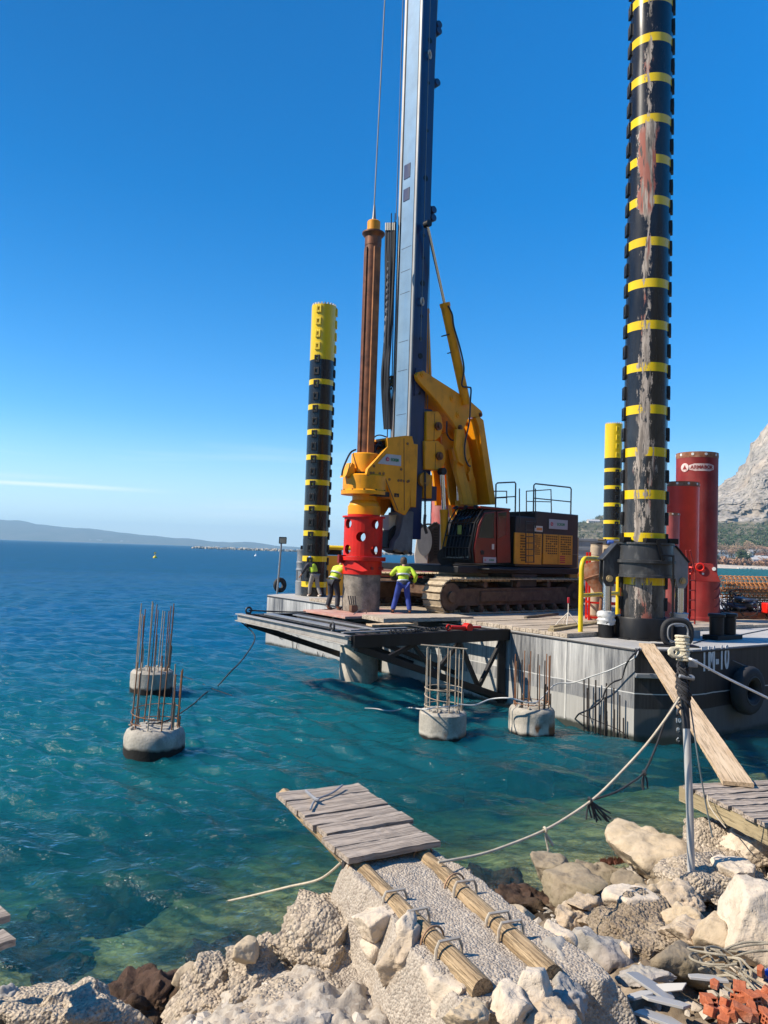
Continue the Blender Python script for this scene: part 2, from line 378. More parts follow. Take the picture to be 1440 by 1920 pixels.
def build_sea():
    dist = np.concatenate([np.geomspace(4.8, 90, 760), np.geomspace(90.4, 16000, 330)])
    ang = np.tan(np.linspace(R(-36), R(36), 560)) * 1.02
    D, A = np.meshgrid(dist, ang, indexing='ij'); X = D * A; Y = D.copy()
    ex = np.geomspace(1.12, 14, 12) - 1; e = np.maximum(X[:, -1:], 3.5)
    X = np.concatenate([X[:, :1] - (e * ex)[:, ::-1], X, X[:, -1:] + e * ex], 1); Y = np.broadcast_to(dist[:, None], X.shape).copy(); D = Y
    Z = np.zeros_like(X); r = np.random.default_rng(4)
    for i in range(84):
        lam = .26 * (12.0 ** (r.random() ** 1.35)); k = 2 * np.pi / lam
        a = R(248) + r.normal(0, .42); amp = .0086 * lam ** .68 * r.uniform(.5, 1.2)
        amp_d = amp * np.clip((lam / (.0058 * D) - 1.3) / 2.6, 0, 1)      # a wave finer than the mesh fades out
        ph = k * (X * np.cos(a) + Y * np.sin(a)) + r.uniform(0, 6.28) + .7 * np.sin(.21 * X + r.uniform(0, 6)) + .7 * np.sin(.17 * Y + r.uniform(0, 6))
        Z += amp_d * (np.sin(ph) + .28 * np.sin(2 * ph + .9))
    dep, s = seabed_depth(X, Y)
    Z *= np.clip(dep / .8, .25, 1)
    return structure(grid_mesh('sea', X, Y, Z, sea_material(), {'depth': dep + dep ** 3 * .9, 'dist': np.clip((np.hypot(X, Y) - 12) / 110, 0, 1) ** .6, 'far': np.clip((np.hypot(X, Y) - 13) / 22, 0, 1) * np.clip(1 - X / 9 + np.maximum(Y - 45, 0) / 30, .0, 1) ** .5}))
SEA = build_sea()

def bed_material():
    n = NT('sea_bed_stone'); a = n.noise(1.1, 6, rough=.65); b = n.noise(6, 5)
    c = n.mix(n.rng(a, .35, .65), (.20, .17, .06), (.60, .50, .25))
    c = n.mix(n.rng(n.noise(.55, 4), .52, .62), c, (.022, .024, .014))
    c = n.mix(n.rng(b, .4, .75, 0, .6), c, (.12, .13, .05))
    return n.bsdf(c, .9, 0, n.bump(b, .6, .08))
def build_bed():
    xs = np.concatenate([np.linspace(-30, -8, 30), np.linspace(-7.8, 9, 150), np.linspace(9.4, 60, 40)]); ys = np.concatenate([np.linspace(3, 14, 120), np.linspace(14.3, 120, 60)])
    X, Y = np.meshgrid(xs, ys); d, s = seabed_depth(X, Y)
    Z = np.where(s < 0, -np.minimum(d, 5.5), -.02 - .35 * np.minimum(s, 2)); return structure(grid_mesh('sea_bed', X, Y, Z, bed_material()))
build_bed()
# ================================================================== materials of the works
def wood(name, lite, dark, rough=.75, gs=1.0, bump=.5):
    n = NT(name)
    g = n.noise(9 * gs, 6, (.09, 1, 1), .65, .6); k = n.noise(2.1 * gs, 3, (.5, 1, 1))
    c = n.mix(n.rng(g, .3, .72), dark, lite); c = n.mix(n.rng(k, .55, .75, 0, .45), c, tuple(x * .55 for x in dark))
    f = n.rng(n.noise(40 * gs, 4, (.035, 1, 1), .7), .5, .62, 0, .75); c = n.mix(f, c, tuple(x * .45 for x in dark))
    return n.bsdf(c, rough, 0, n.bump(n.math('ADD', g, n.math('MULTIPLY', f, -.7)), bump, .012), .25)
W_GREY = wood('weathered_plank_wood', (.50, .42, .34), (.27, .215, .17), bump=.8)
W_PALE = wood('fresh_board_wood', (.70, .54, .36), (.50, .34, .19), bump=.3)
W_LOG = wood('peeled_log_wood', (.50, .37, .22), (.24, .16, .085), gs=2.0, bump=.8)
W_DECK = wood('deck_board_wood', (.60, .51, .40), (.36, .29, .215), gs=.6)
W_BEAM = wood('old_beam_wood', (.46, .37, .22), (.24, .19, .11), gs=1.0)
W_DARK = wood('damp_timber', (.20, .17, .13), (.09, .075, .055), gs=.8)
YEL = paint('rig_yellow_paint', (.80, .315, .004), .45, var=.12, dirt=(.20, .075, .012), damt=.65, ds=2.8, streak=.3, coat=.05, spec=.35, lo=.52, hi=.78)
YEL2 = paint('bright_yellow_paint', (.80, .56, .006), .45, var=.08, dirt=(.3, .2, .03), damt=.4, ds=3)
RED = paint('signal_red_paint', (.66, .014, .006), .45, var=.15, dirt=(.22, .02, .01), damt=.6, ds=1.8, streak=.5, spec=.35)
DRED = paint('faded_red_paint', (.22, .017, .016), .55, var=.25, dirt=(.30, .09, .075), damt=.5, spec=.3, ds=1.5, streak=.3)
PRED = paint('chalky_red_paint', (.40, .085, .075), .6, var=.2, dirt=(.45, .28, .25), damt=.6, ds=2.2, streak=.2)
CABRED = paint('cab_red_paint', (.15, .007, .005), .28, var=.1, dirt=(.05, .008, .007), damt=.5, ds=1.6, coat=.25, spec=.4)
NAVY = paint('mast_navy_paint', (.005, .017, .085), .36, var=.18, dirt=(.02, .022, .035), damt=.7, ds=1.6, streak=.15, coat=.2)
LBLUE = paint('mast_rail_blue_steel', (.115, .225, .36), .5, .1, var=.14, dirt=(.20, .31, .42), damt=.6, ds=1.3, streak=.12)
STEEL = paint('bright_rail_steel', (.33, .33, .32), .45, .4, var=.12, dirt=(.2, .17, .14), damt=.5, ds=3, streak=.1)
CHROME = paint('polished_rod_chrome', (.80, .80, .82), .14, 1.0, var=.03)
BLACK = paint('black_steel_paint', (.008, .008, .009), .45, var=.3, spec=.3, dirt=(.035, .032, .03), damt=.45, ds=3.5, streak=.3)
DGREY = paint('dark_grey_steel', (.032, .032, .034), .5, var=.25, spec=.35, dirt=(.09, .08, .075), damt=.55, ds=3, streak=.3)
HOUSE = paint('house_brown_grey_paint', (.030, .023, .022), .42, var=.12, spec=.35, dirt=(.06, .048, .045), damt=.4, ds=2, streak=.4, coat=.1)
MGREY = paint('galvanised_grey', (.27, .28, .29), .45, .3, var=.15, dirt=(.16, .16, .16), damt=.5, ds=3, streak=.3)
JACK = paint('jack_grey_paint', (.034, .035, .037), .42, var=.2, spec=.4, dirt=(.15, .15, .145), damt=.5, ds=5, streak=.4, bump=.15, lo=.5)
RUSTY = paint('kelly_rust', (.20, .070, .026), .36, .35, var=.45, vs=4, dirt=(.060, .026, .016), damt=.9, ds=2.2, streak=.16, bump=.3, bs=30)
RUST = paint('rust_scale', (.24, .085, .035), .8, var=.4, vs=6, dirt=(.40, .33, .25), damt=.5, ds=4, bump=.3)
REBAR = paint('rebar_rust', (.25, .10, .04), .75, .1, var=.35, vs=7, dirt=(.34, .22, .13), damt=.6, ds=3, streak=.25)
REBARL = paint('rebar_pale', (.46, .38, .28), .7, .1, var=.2, vs=7, dirt=(.26, .14, .07), damt=.6, ds=3, streak=.25)
REBARD = paint('rebar_dark', (.045, .035, .03), .6, .2, var=.3, vs=7)
MUD = paint('track_dusty_steel', (.46, .37, .25), .8, .1, var=.25, vs=4, dirt=(.16, .12, .08), damt=.6, ds=6)
MUDD = paint('track_frame_mud', (.085, .045, .026), .85, var=.4, vs=3, dirt=(.20, .125, .075), damt=.7, ds=4, bump=.4)
RUBBER = paint('tyre_rubber', (.018, .018, .02), .75, var=.2, dirt=(.06, .06, .06), damt=.5, ds=5)
HOSE = paint('black_hose', (.014, .014, .016), .45, var=.2)
ROPEW = paint('pale_rope', (.50, .43, .32), .85, var=.18, vs=14, bump=.5, bs=140)
ROPED = paint('dark_rope', (.03, .03, .034), .85, var=.3, vs=14, bump=.5, bs=140)
WIRE = paint('steel_wire_rope', (.20, .19, .18), .5, .5, var=.2)
TAN = paint('tremie_tan_paint', (.48, .39, .28), .7, var=.18, dirt=(.26, .19, .12), damt=.6, ds=3, streak=.3)
OFFW = paint('off_white_paint', (.60, .56, .49), .5, var=.08, dirt=(.38, .34, .28), damt=.5, ds=2, streak=.4)
WHITE = paint('white_marking', (.72, .72, .70), .6, var=.12, dirt=(.4, .4, .4), damt=.6, ds=8, streak=.4)
SILVER = paint('sign_silver', (.42, .42, .43), .4, .2, var=.08)
GREEN = paint('sign_green', (.02, .22, .08), .5); SIGNRED = paint('sign_red', (.50, .02, .04), .5)
def glass_mat():
    n = NT('cab_glass'); p = n.bsdf((.012, .014, .016), .06, 0, None, .6); return p
GLASS = glass_mat()
def concrete(name, lite, dark, wet=None, rust=None, bump=.6, pebble=0):
    """rough concrete; wet and rust are bands over the water line, in metres of the thing's own height"""
    n = NT(name); a = n.noise(4, 6, rough=.65); b = n.noise(28, 5); c = n.mix(n.rng(a, .3, .7), dark, lite)
    c = n.mix(n.rng(b, .5, .75, 0, .5), c, tuple(x * .55 for x in dark)); st = n.noise(5, 4, (1, 1, .12)); c = n.mix(n.rng(st, .52, .75, 0, .45), c, tuple(x * .6 for x in dark))
    h = n.math('ADD', a, n.math('MULTIPLY', b, .5))
    if wet:
        z = n.xyz()[2]; zz = n.math('ADD', z, n.rng(n.noise(3.5, 5), .2, .8, -.05, .05))
        if rust: c = n.mix(n.rng(zz, rust + .12, rust, 0, .9), c, n.mix(n.rng(n.noise(3, 3, (1, 1, .3)), .5, .56), (.55, .5, .42), (.22, .07, .015)))
        c = n.mix(n.rng(zz, wet + .04, wet - .03), c, (.014, .013, .011))
    return n.bsdf(c, .85, 0, n.bump(h, bump, .02), .3)

# ================================================================== the pontoon
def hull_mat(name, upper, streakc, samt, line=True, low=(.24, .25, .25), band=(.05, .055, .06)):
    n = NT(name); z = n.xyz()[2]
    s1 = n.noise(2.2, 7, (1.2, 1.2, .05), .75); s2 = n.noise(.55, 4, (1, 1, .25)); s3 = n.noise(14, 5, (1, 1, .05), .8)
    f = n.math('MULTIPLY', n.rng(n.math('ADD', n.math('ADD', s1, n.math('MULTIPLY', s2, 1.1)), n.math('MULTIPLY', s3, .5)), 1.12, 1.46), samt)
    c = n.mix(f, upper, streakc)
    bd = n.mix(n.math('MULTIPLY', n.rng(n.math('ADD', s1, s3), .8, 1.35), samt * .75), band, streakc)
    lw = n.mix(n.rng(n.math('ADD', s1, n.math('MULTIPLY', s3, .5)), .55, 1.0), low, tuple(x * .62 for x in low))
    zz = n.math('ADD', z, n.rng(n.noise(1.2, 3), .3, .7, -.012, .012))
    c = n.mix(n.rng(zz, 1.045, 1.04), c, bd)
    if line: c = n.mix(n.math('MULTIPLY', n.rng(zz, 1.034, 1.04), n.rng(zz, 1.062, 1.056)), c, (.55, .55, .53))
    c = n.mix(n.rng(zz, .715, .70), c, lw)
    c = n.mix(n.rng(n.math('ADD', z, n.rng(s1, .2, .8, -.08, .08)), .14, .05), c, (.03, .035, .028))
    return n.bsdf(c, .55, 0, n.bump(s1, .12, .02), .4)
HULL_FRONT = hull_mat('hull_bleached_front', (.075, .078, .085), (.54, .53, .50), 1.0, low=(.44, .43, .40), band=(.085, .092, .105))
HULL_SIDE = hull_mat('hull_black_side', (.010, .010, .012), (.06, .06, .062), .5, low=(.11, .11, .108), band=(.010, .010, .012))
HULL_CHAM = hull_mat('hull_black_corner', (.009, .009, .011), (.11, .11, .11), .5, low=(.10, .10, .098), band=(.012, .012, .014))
DZ = 2.05; BL, BW = 30.0, 18.9
def deck_mat():
    n = NT('deck_plate_grey'); a = n.noise(.7, 6, rough=.65); c = n.mix(n.rng(a, .35, .65), (.36, .355, .34), (.50, .475, .43)); c = n.mix(n.rng(n.noise(5, 5), .5, .8, 0, .5), c, (.26, .22, .18))
    return n.bsdf(c, .6, 0, n.bump(n.noise(30, 4), .15, .01))
DECK = deck_mat()
# corner points in the barge frame: a runs along its length away from the front, b across, 0 at the near corner
CH = .95
plan = [(0, 0), (1.11, .72), (BL, .72), (BL, -BW - .7), (1.1, -BW - .7), (0, -BW)]
barge = thing('barge', 'grey and black flat-topped work pontoon carrying the drilling machine, marked TM-10', 'barge', BG.p(0, 0, 0))
def wall(i, z0=-1.3, z1=DZ): 
    (a0, b0), (a1, b1) = plan[i], plan[(i + 1) % 6]; P, Q = BG.p(a0, b0, 0), BG.p(a1, b1, 0)
    nn = 24; vs = []; fs = []
    for k in range(nn + 1):
        for z in (z0, .2, .7, 1.2, z1): vs.append(P.lerp(Q, k / nn) + V((0, 0, z)))
    for k in range(nn):
        for j in range(4): q = k * 5 + j; fs.append((q, q + 5, q + 6, q + 1))
    return MB().add(vs, fs)
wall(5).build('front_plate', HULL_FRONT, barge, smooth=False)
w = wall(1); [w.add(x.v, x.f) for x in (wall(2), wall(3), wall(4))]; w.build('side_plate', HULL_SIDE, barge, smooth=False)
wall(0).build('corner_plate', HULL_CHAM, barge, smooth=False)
MB().prism([BG.p(a, b, DZ) for a, b in plan], (0, 0, .03)).build('deck', DECK, barge, smooth=False)
e = MB()
for i in (5, 0, 1):
    (a0, b0), (a1, b1) = plan[i], plan[(i + 1) % 6]; e.bar(BG.p(a0, b0, DZ - .02), BG.p(a1, b1, DZ - .02), .05, .05)
e.build('deck_edge', DGREY, barge, bev=.015)
P, Q = BG.p(0, 0, 1.47), BG.p(1.11, .72, 1.47); nrm = (Q - P).normalized().cross(V((0, 0, 1)))
MB().bar(P + nrm * .06, Q + nrm * .06, .12, .10).build('rubbing_strip', MGREY, barge, bev=.01)
# writing on the hull
nS = BG.e2
tp = onpl(1341, 1236, BG.p(0, .72, 0), BG.e2)
text('name_lettering', 'TM-10', tp + nS * .008, BG.e1, (0, 0, 1), .76, WHITE, barge, sx=.50, off=.026, sp=1.14)
dm = P.lerp(Q, .77)
for k, (ch, z) in enumerate((('12', .70), ('10', .47), ('8', .255), ('6', .035))):
    text('draft_mark', ch, dm + nrm * .008 + V((0, 0, z - 1.47)), (Q - P), (0, 0, 1), .135, WHITE, barge, off=.006)
weld = MB(); weld.bar(BG.p(-.006, -2.05, .1), BG.p(-.006, -2.05, DZ - .05), .05, .012, up=BG.e1); weld.build('weld_seam', paint('bleached_steel', (.55, .54, .5), .6, var=.2), barge)

# timber decking the machine stands on: boards laid side by side, each a part would be pattern: one mesh
def deck_boards():
    b = MB(); r = random.Random(5); top = 2.19
    bcur = -2.05
    while bcur > -15.2:
        wd = r.uniform(.22, .27)
        a0 = .02
        for seg in range(3):
            L = r.uniform(3.6, 4.4); h = top + r.uniform(-.012, .012)
            b.fbox(BG, a0, a0 + L - .015, bcur - wd + .012, bcur, DZ + .035, h, 0)
            a0 += L
        bcur -= wd
    return b
o = deck_boards().build('timber_decking', W_DECK, None, bev=.008); tag(o, 'pale timber board decking laid over the pontoon under the drilling machine', 'decking')

# timber baulks lying along the edge of the decking
def baulk(u0, v0, u1, v1, z, w_, h_, label, mat=W_BEAM, grp='loose timbers on the pontoon deck'):
    p0, p1 = onz(u0, v0, z), onz(u1, v1, z); o = plank('timber_baulk', p0 + V((0, 0, h_ / 2)), p1 + V((0, 0, h_ / 2)), w_, h_, mat, seed=int(u0))
    return tag(o, label, 'timber', grp)
baulk(1033, 1191, 1180, 1166, 2.085, .18, .17, 'long squared timber lying on the deck from the decking corner to the striped leg')
baulk(1035, 1178, 1110, 1170, 2.195, .12, .07, 'short grey timber offcut lying beneath the small tripod stand')
baulk(985, 1160, 1045, 1153, 2.195, .10, .07, 'dark red-brown board lying on the decking beside the crawler track', W_DARK)

# ================================================================== spud legs
def leg_mat(name, z0, top=None, worn=None, phase=0.0, sp=1.1):
    n = NT(name); x, y, z = n.xyz()
    fz = n.math('FRACT', n.math('DIVIDE', n.math('ADD', z, 50 * sp - phase), sp)); band = n.math('LESS_THAN', fz, .21)
    if top: band = n.math('MAXIMUM', band, n.math('GREATER_THAN', z, top))
    g = n.noise(1.5, 6, (1, 1, .25), .65)
    blk = n.mix(n.rng(g, .4, .7), (.007, .007, .009), (.022, .021, .021)); yl = n.mix(n.rng(g, .4, .75), (.80, .56, .006), (.70, .45, .008))
    if worn is not None: blk = n.mix(n.math('MULTIPLY', n.rng(z, 12.5, 6.5), n.rng(n.noise(3, 6, (1, 1, .3), .7), .38, .62, .1, .85)), blk, (.105, .10, .095))
    c = n.mix(band, blk, yl); rough = n.rng(n.noise(2.5, 5, (1, 1, .2)), .3, .7, .14, .32); hgt = g
    z = n.math('ADD', z, z0)                                                       # height over the water from here on
    if worn is not None:
        ax, ay = math.cos(worn), math.sin(worn)
        side = n.math('SUBTRACT', n.math('MULTIPLY', y, ax), n.math('MULTIPLY', x, ay))     # metres to the left of the worn line
        face = n.math('GREATER_THAN', n.math('ADD', n.math('MULTIPLY', x, ax), n.math('MULTIPLY', y, ay)), 0)
        wob = n.rng(n.noise(1.1, 5, (.2, .2, 1), .6), .25, .75, -.12, .12)
        edge = n.rng(n.noise(8, 7, (1, 1, .2), .8), .25, .75, -.17, .17)
        dd = n.math('ABSOLUTE', n.math('ADD', side, wob))
        wide = n.math('ADD', n.rng(n.noise(.9, 2, (.01, .01, 1)), .35, .68, .0, .10), .015); up_ = n.math('MULTIPLY', n.rng(z, 13.0, 13.3), n.rng(z, 15.7, 15.3)); wide = n.math('ADD', wide, n.math('MULTIPLY', up_, .15)); wide = n.math('ADD', wide, n.rng(z, 11.0, 10.4, 0, .07)); wide = n.math('ADD', wide, n.rng(z, 7.6, 6.5, 0, .07))
        wm = n.math('MULTIPLY', n.math('LESS_THAN', n.math('ADD', dd, edge), wide), face); wm = n.math('MULTIPLY', wm, n.math('GREATER_THAN', n.math('ADD', n.noise(3.0, 6, (1.5, 1.5, .35), .75), n.math('MULTIPLY', up_, .3)), .47))
        bare = n.mix(n.rng(n.noise(6, 6, (1.8, 1.8, .16), .75), .44, .58), (.17, .14, .115), (.44, .37, .31))
        bare = n.mix(n.math('MAXIMUM', n.rng(n.noise(1.3, 3, (1.8, 1.8, .3)), .56, .60, 0, .9), n.math('MULTIPLY', up_, n.rng(n.noise(2.2, 4, (2.2, 2.2, .25)), .46, .5))), bare, (.30, .085, .055))
        bare = n.mix(n.rng(n.noise(9, 4, (1.5, 1.5, .2)), .56, .64), bare, (.05, .045, .04))
        c = n.mix(wm, c, bare); rough = n.mix(wm, rough, .7); hgt = n.math('ADD', g, n.math('MULTIPLY', wm, -.6))
    return n.bsdf(c, rough, 0, n.bump(hgt, .15, .02), .45, .1)
def lug_mesh(bm, c, ang, z):
    """one square padeye with its slot, welded upright on the pipe"""
    d = V((math.cos(ang), math.sin(ang), 0)); t = V((-d.y, d.x, 0)); b = MB()
    for s_, w_ in ((-1, .075), (1, .075)): b.box(c + d * .555 + t * (s_ * .085) + V((0, 0, z)), (.09, w_, .33), d, t)
    for s_ in (-1, 1): b.box(c + d * .5545 + V((0, 0, z + s_ * .12)), (.088, .096, .09), d, t)
    return b
def leg(base, z0, z1, label, lugs, lugz0, phase, top=None, worn=None, teeth=False, lugmax=99):
    c = V((base.x, base.y, 0)); t = thing('spud_leg', label, 'pontoon leg', V((base.x, base.y, z0)), 'striped steel legs of the pontoon')
    mt = leg_mat('leg_paint', z0, (top - z0) if top else None, worn, phase - z0)
    prof = [(.50, z0), (.55, z0 + .001)] + [(.55, z0 + (z1 - z0) * k / 40) for k in range(1, 41)] + [(.49, z1 + .001), (.48, z1 - .5)]
    MB().lathe(c, prof, 56).build('pipe', mt, t)
    for ang in lugs:
        z = lugz0; k = 0
        while z < z1 - .2 and k < 48:
            lug_mesh(None, c, ang, z).build('lug', YEL2 if (top and z > top + .1) else BLACK, t, bev=.012); z += .55; k += 1
    if teeth:
        b = MB()
        for k in range(22):
            q = 2 * math.pi * k / 22; d = V((math.cos(q), math.sin(q), 0)); b.box(c + d * .51 + V((0, 0, z1 + .03)), (.05, .07, .10), d, V((-d.y, d.x, 0)))
        b.build('cutting_teeth', OFFW, t)
    return t, c
aim = lambda c: math.atan2(-c.y, -c.x)          # direction from a leg back to the eye
pR = ony(1206, 1100, 20.1); pL = ony(590.5, 1050, 33.6); pB = ony(1147.5, 1000, 48.9)
def zof(u, v, y): return ony(u, v, y).z
ar, al, ab = aim(pR), aim(pL), aim(pB)
legR, cR = leg(pR, -3.0, 20.6, 'tallest striped leg, standing at the near corner with scraped bare paint down its face', (ar - R(76), ar + R(86)), 2.98, zof(1206, 930 + 8, 20.1), worn=ar - R(4))
legL, cL = leg(pL, -3.0, zof(602, 576, 33.6), 'striped leg with toothed yellow top beside the floodlight at the far left corner', (al - R(24), al + R(84)), 3.05, zof(590, 907 + 4, 33.6), top=zof(598, 672, 33.6), teeth=True)
legB, cB = leg(pB, -3.0, zof(1150, 796, 48.9), 'shortest-looking striped leg with yellow top, half hidden behind the near leg', (ab + R(28),), 3.0, zof(1147, 918, 48.9), top=zof(1150, 860, 48.9), teeth=True)

# jacking gear round the near leg
def jack_frame(c, az, label, front=True):
    t = thing('jacking_frame', label, 'jacking gear', V((c.x, c.y, DZ + .03)))
    X = V((math.cos(az), math.sin(az), 0)); Y = V((-X.y, X.x, 0))
    z0 = DZ + .03
    MB().lathe(c, [(.60, z0), (.74, z0), (.74, z0 + .52), (.72, z0 + .56), (.66, z0 + .56), (.58, z0 + .545), (.58, z0)], 48, closed=True).build('base_ring', BLACK, t)
    b = MB()
    for k in range(10):
        q = 2 * math.pi * k / 10; d = V((math.cos(q), math.sin(q), 0)); b.box(c + d * .70 + V((0, 0, z0 + .01)), (.2, .3, .05), d, V((-d.y, d.x, 0)))
    b.build('foot_plate', BLACK, t)
    ZB, ZT = 3.66, 4.50
    MB().lathe(c, [(.57, ZB), (.77, ZB), (.77, ZB + .07), (.745, ZB + .075), (.745, ZB + .36), (.80, ZB + .37), (.80, ZB + .44), (.745, ZB + .45), (.72, ZT), (.76, ZT + .005), (.76, ZT + .05), (.57, ZT + .05)], 56, closed=True).build('collar', JACK, t)
    for s in (-1, 1):
        for off in (-.13, .13):
            b = MB(); B0 = c + Y * off
            poly = [B0 + X * s * .70 + V((0, 0, ZT)), B0 + X * s * .80 + V((0, 0, ZT - .02)), B0 + X * s * 1.14 + V((0, 0, ZB + .42)), B0 + X * s * 1.15 + V((0, 0, ZB - .12)), B0 + X * s * 1.06 + V((0, 0, ZB - .26)), B0 + X * s * .86 + V((0, 0, ZB - .26)), B0 + X * s * .80 + V((0, 0, ZB - .02)), B0 + X * s * .70 + V((0, 0, ZB + .02))]
            b.prism([p - Y * .025 for p in poly], Y * .05); b.build('clevis_plate', MGREY if s > 0 else JACK, t, bev=.012)
        b = MB(); b.bar(c + X * s * .79 + V((0, 0, ZT)), c + X * s * 1.17 + V((0, 0, ZB + .42)), .36, .05, up=X * s + V((0, 0, 1))); b.build('gusset', BLACK if s > 0 else JACK, t, bev=.01)
        pc = c + X * s * .985 + V((0, 0, ZB - .06)); pin = MB(); pin.cyl(pc - Y * .2, pc + Y * .2, .085, n=20); pin.cyl(pc - Y * .24, pc - Y * .2, .05, n=12); pin.cyl(pc + Y * .2, pc + Y * .24, .05, n=12); pin.build('pin', paint('pin_brass', (.5, .38, .2), .4, .5), t)
        MB().cyl(c + X * s * .985 + V((0, 0, z0 + .6)), c + X * s * .985 + V((0, 0, ZB - .1)), .115, n=28).build('piston_rod', CHROME, t)
        cb = MB(); cb.lathe(c + X * s * .985, [(.0, z0), (.20, z0), (.20, z0 + .46), (.17, z0 + .47), (.17, z0 + .56), (.0, z0 + .56)], 28); cy = cb.build('cylinder_barrel', BLACK if s < 0 else DGREY, t)
        wr = MB(); r = random.Random(8 + s); kk = 26
        prof = []
        for i in range(7): prof.append((.225 + r.uniform(-.02, .03), z0 + .34 + i * .055))
        wr.lathe(c + X * s * .985, [(.13, z0 + .34)] + prof + [(.13, z0 + .68)], 22)
        for i in range(len(wr.v)): wr.v[i] = wr.v[i] + V((r.uniform(-.02, .02), r.uniform(-.02, .02), r.uniform(-.015, .015)))
        wr.build('plastic_wrap', paint('plastic_sheet', (.55, .55, .53), .35, var=.15), t)
    b = MB(); b.box(c + V((math.cos(az - 1.57), math.sin(az - 1.57), 0)) * .62 + V((0, 0, ZT + .10)), (.55, .2, .12), X, Y); b.box(c + X * .62 - Y * .3 + V((0, 0, ZT + .11)), (.26, .2, .14), X, Y); b.box(c - X * .62 - Y * .3 + V((0, 0, ZT + .11)), (.2, .2, .14), X, Y); b.build('valve_block', BLACK, t, bev=.01)
    h = MB(); p = c - Y * .78 + X * .42
    h.tube([p + V((0, 0, DZ)), p + V((0, 0, 4.25))], .028, 8); h.tube([p + V((0, 0, 4.23)), p - X * .35 + V((0, 0, 4.25))], .022, 8); h.bar(p - X * .42 + V((0, 0, 4.62)), p - X * .26 + V((0, 0, 4.1)), .03, .08); h.build('lever', BLACK, t)
    return t
jack_frame(cR, R(6), 'black jacking collar and chrome hydraulic cylinders clasping the near striped leg')
# what shows of the gear at the far left leg
def canister():
    p = onz(566, 1117, DZ); p.z = 0; s = p.y / FPX
    t = thing('jack_cylinder', 'grey stepped hydraulic jack housing standing left of the far left leg', 'hydraulic jack', V((p.x, p.y, DZ + .03)))
    z = lambda v: zof(566, v, p.y)
    MB().lathe(p, [(.30, DZ + .03), (.31, z(1090)), (.29, z(1089)), (.25, z(1088))], 28).build('base', MGREY, t)
    b = MB(); b.lathe(p, [(.17, z(1090)), (.17, z(1072))], 20)
    for k in range(5):
        q = k * 1.257 + .5; d = V((math.cos(q), math.sin(q), 0)); b.box(p + d * .25 + V((0, 0, z(1080))), (.06, .16, z(1071) - z(1090)), d, V((-d.y, d.x, 0)))
    b.build('cage', MGREY, t)
    MB().lathe(p, [(.25, z(1072)), (.31, z(1069)), (.31, z(1067)), (.285, z(1066)), (.285, z(1057)), (.30, z(1056)), (.30, z(1054)), (.28, z(1053)), (.275, z(1034)), (.29, z(1033)), (.29, z(1031)), (.1, z(1030))], 30).build('barrel', MGREY, t)
    MB().box(p + V((.0, 0, z(1027))), (.26, .26, .19)).build('valve_block', BLACK, t, bev=.02)
canister()

# yellow guard frames of bent pipe
def bent_frame(name, label, pts, r, extra=(), grp=None):
    P = []
    base = pts[0]; t = thing(name, label, 'railing', base, grp)
    MB().tube(pts, r, 14).build('pipe_frame', YEL2, t)
    for q in extra: MB().tube(q, r * .9, 12).build('rail', YEL2, t)
    return t
g0 = onz(1088, 1193, DZ + .03); g1 = ony(1158, 1150, 22.2); g1.z = DZ + .03; zt = 4.10; X = V((g1.x - g0.x, g1.y - g0.y, 0)); LX = X.length; X.normalize(); Zu = V((0, 0, 1))
ptsY = [g0, g0 + Zu * (zt - .3 - g0.z)] + arc(g0 + X * .28 + Zu * (zt - .28 - g0.z), .28, math.pi, math.pi / 2, X, Zu, 6) + arc(g0 + X * (LX - .28) + Zu * (zt - .28 - g0.z), .28, math.pi / 2, 0, X, Zu, 6) + [g1]
mid = 3.13
bent_frame('pipe_railing', 'bright yellow bent pipe guard rail with a cross bar beside the near leg', ptsY, .062, [[g0 + Zu * (mid - g0.z), g1 + Zu * (mid - g1.z)]])
# ================================================================== outrigger work platform hung off the pontoon
N0, F0 = -4.15, -10.40; AO = -5.15
pf = thing('work_platform', 'black steel cantilever platform with open beams, hung off the front of the pontoon', 'platform', BG.p(-2.5, -7, 2.0))
b = MB(); b.ibeam(BG.p(AO, F0, 1.985), BG.p(AO, N0, 1.985), .20, .23, .03); b.build('outer_beam', paint('outer_beam_pale_steel', (.36, .34, .31), .5, .1, var=.12, dirt=(.12, .12, .12), damt=.5, ds=3, streak=.2), pf, bev=.006)
MB().bar(BG.p(AO + .11, N0 + .03, 1.96), BG.p(-.01, N0 + .03, 1.96), .16, .30).build('side_beam', BLACK, pf, bev=.008); MB().bar(BG.p(AO + .11, F0, 1.94), BG.p(-.01, F0, 1.94), .16, .26).build('side_beam', BLACK, pf, bev=.008)
b = MB()
for a, h in ((-4.55, .2), (-3.2, .2), (-1.9, .2), (-.6, .2)): b.ibeam(BG.p(a, F0 + .1, 1.98), BG.p(a, N0 - .1, 1.98), .14, h, .02)
for bb in (-9.9, -8.6, -6.9, -5.3): b.bar(BG.p(AO + .12, bb, 1.86), BG.p(-.02, bb, 1.86), .08, .10)
b.build('floor_beam', DGREY, pf, bev=.005)
b = MB()
for bb in (-5.3, -4.75): b.bar(BG.p(-4.95, bb, 2.10), BG.p(-2.6, bb, 2.10), .12, .03)
b.bar(BG.p(-4.4, -9.9, 2.11), BG.p(-4.4, -5.0, 2.11), .28, .035); b.bar(BG.p(-3.75, -9.4, 2.115), BG.p(-3.75, -5.0, 2.115), .16, .03); b.build('walkway_strip', MGREY, pf, bev=.004)
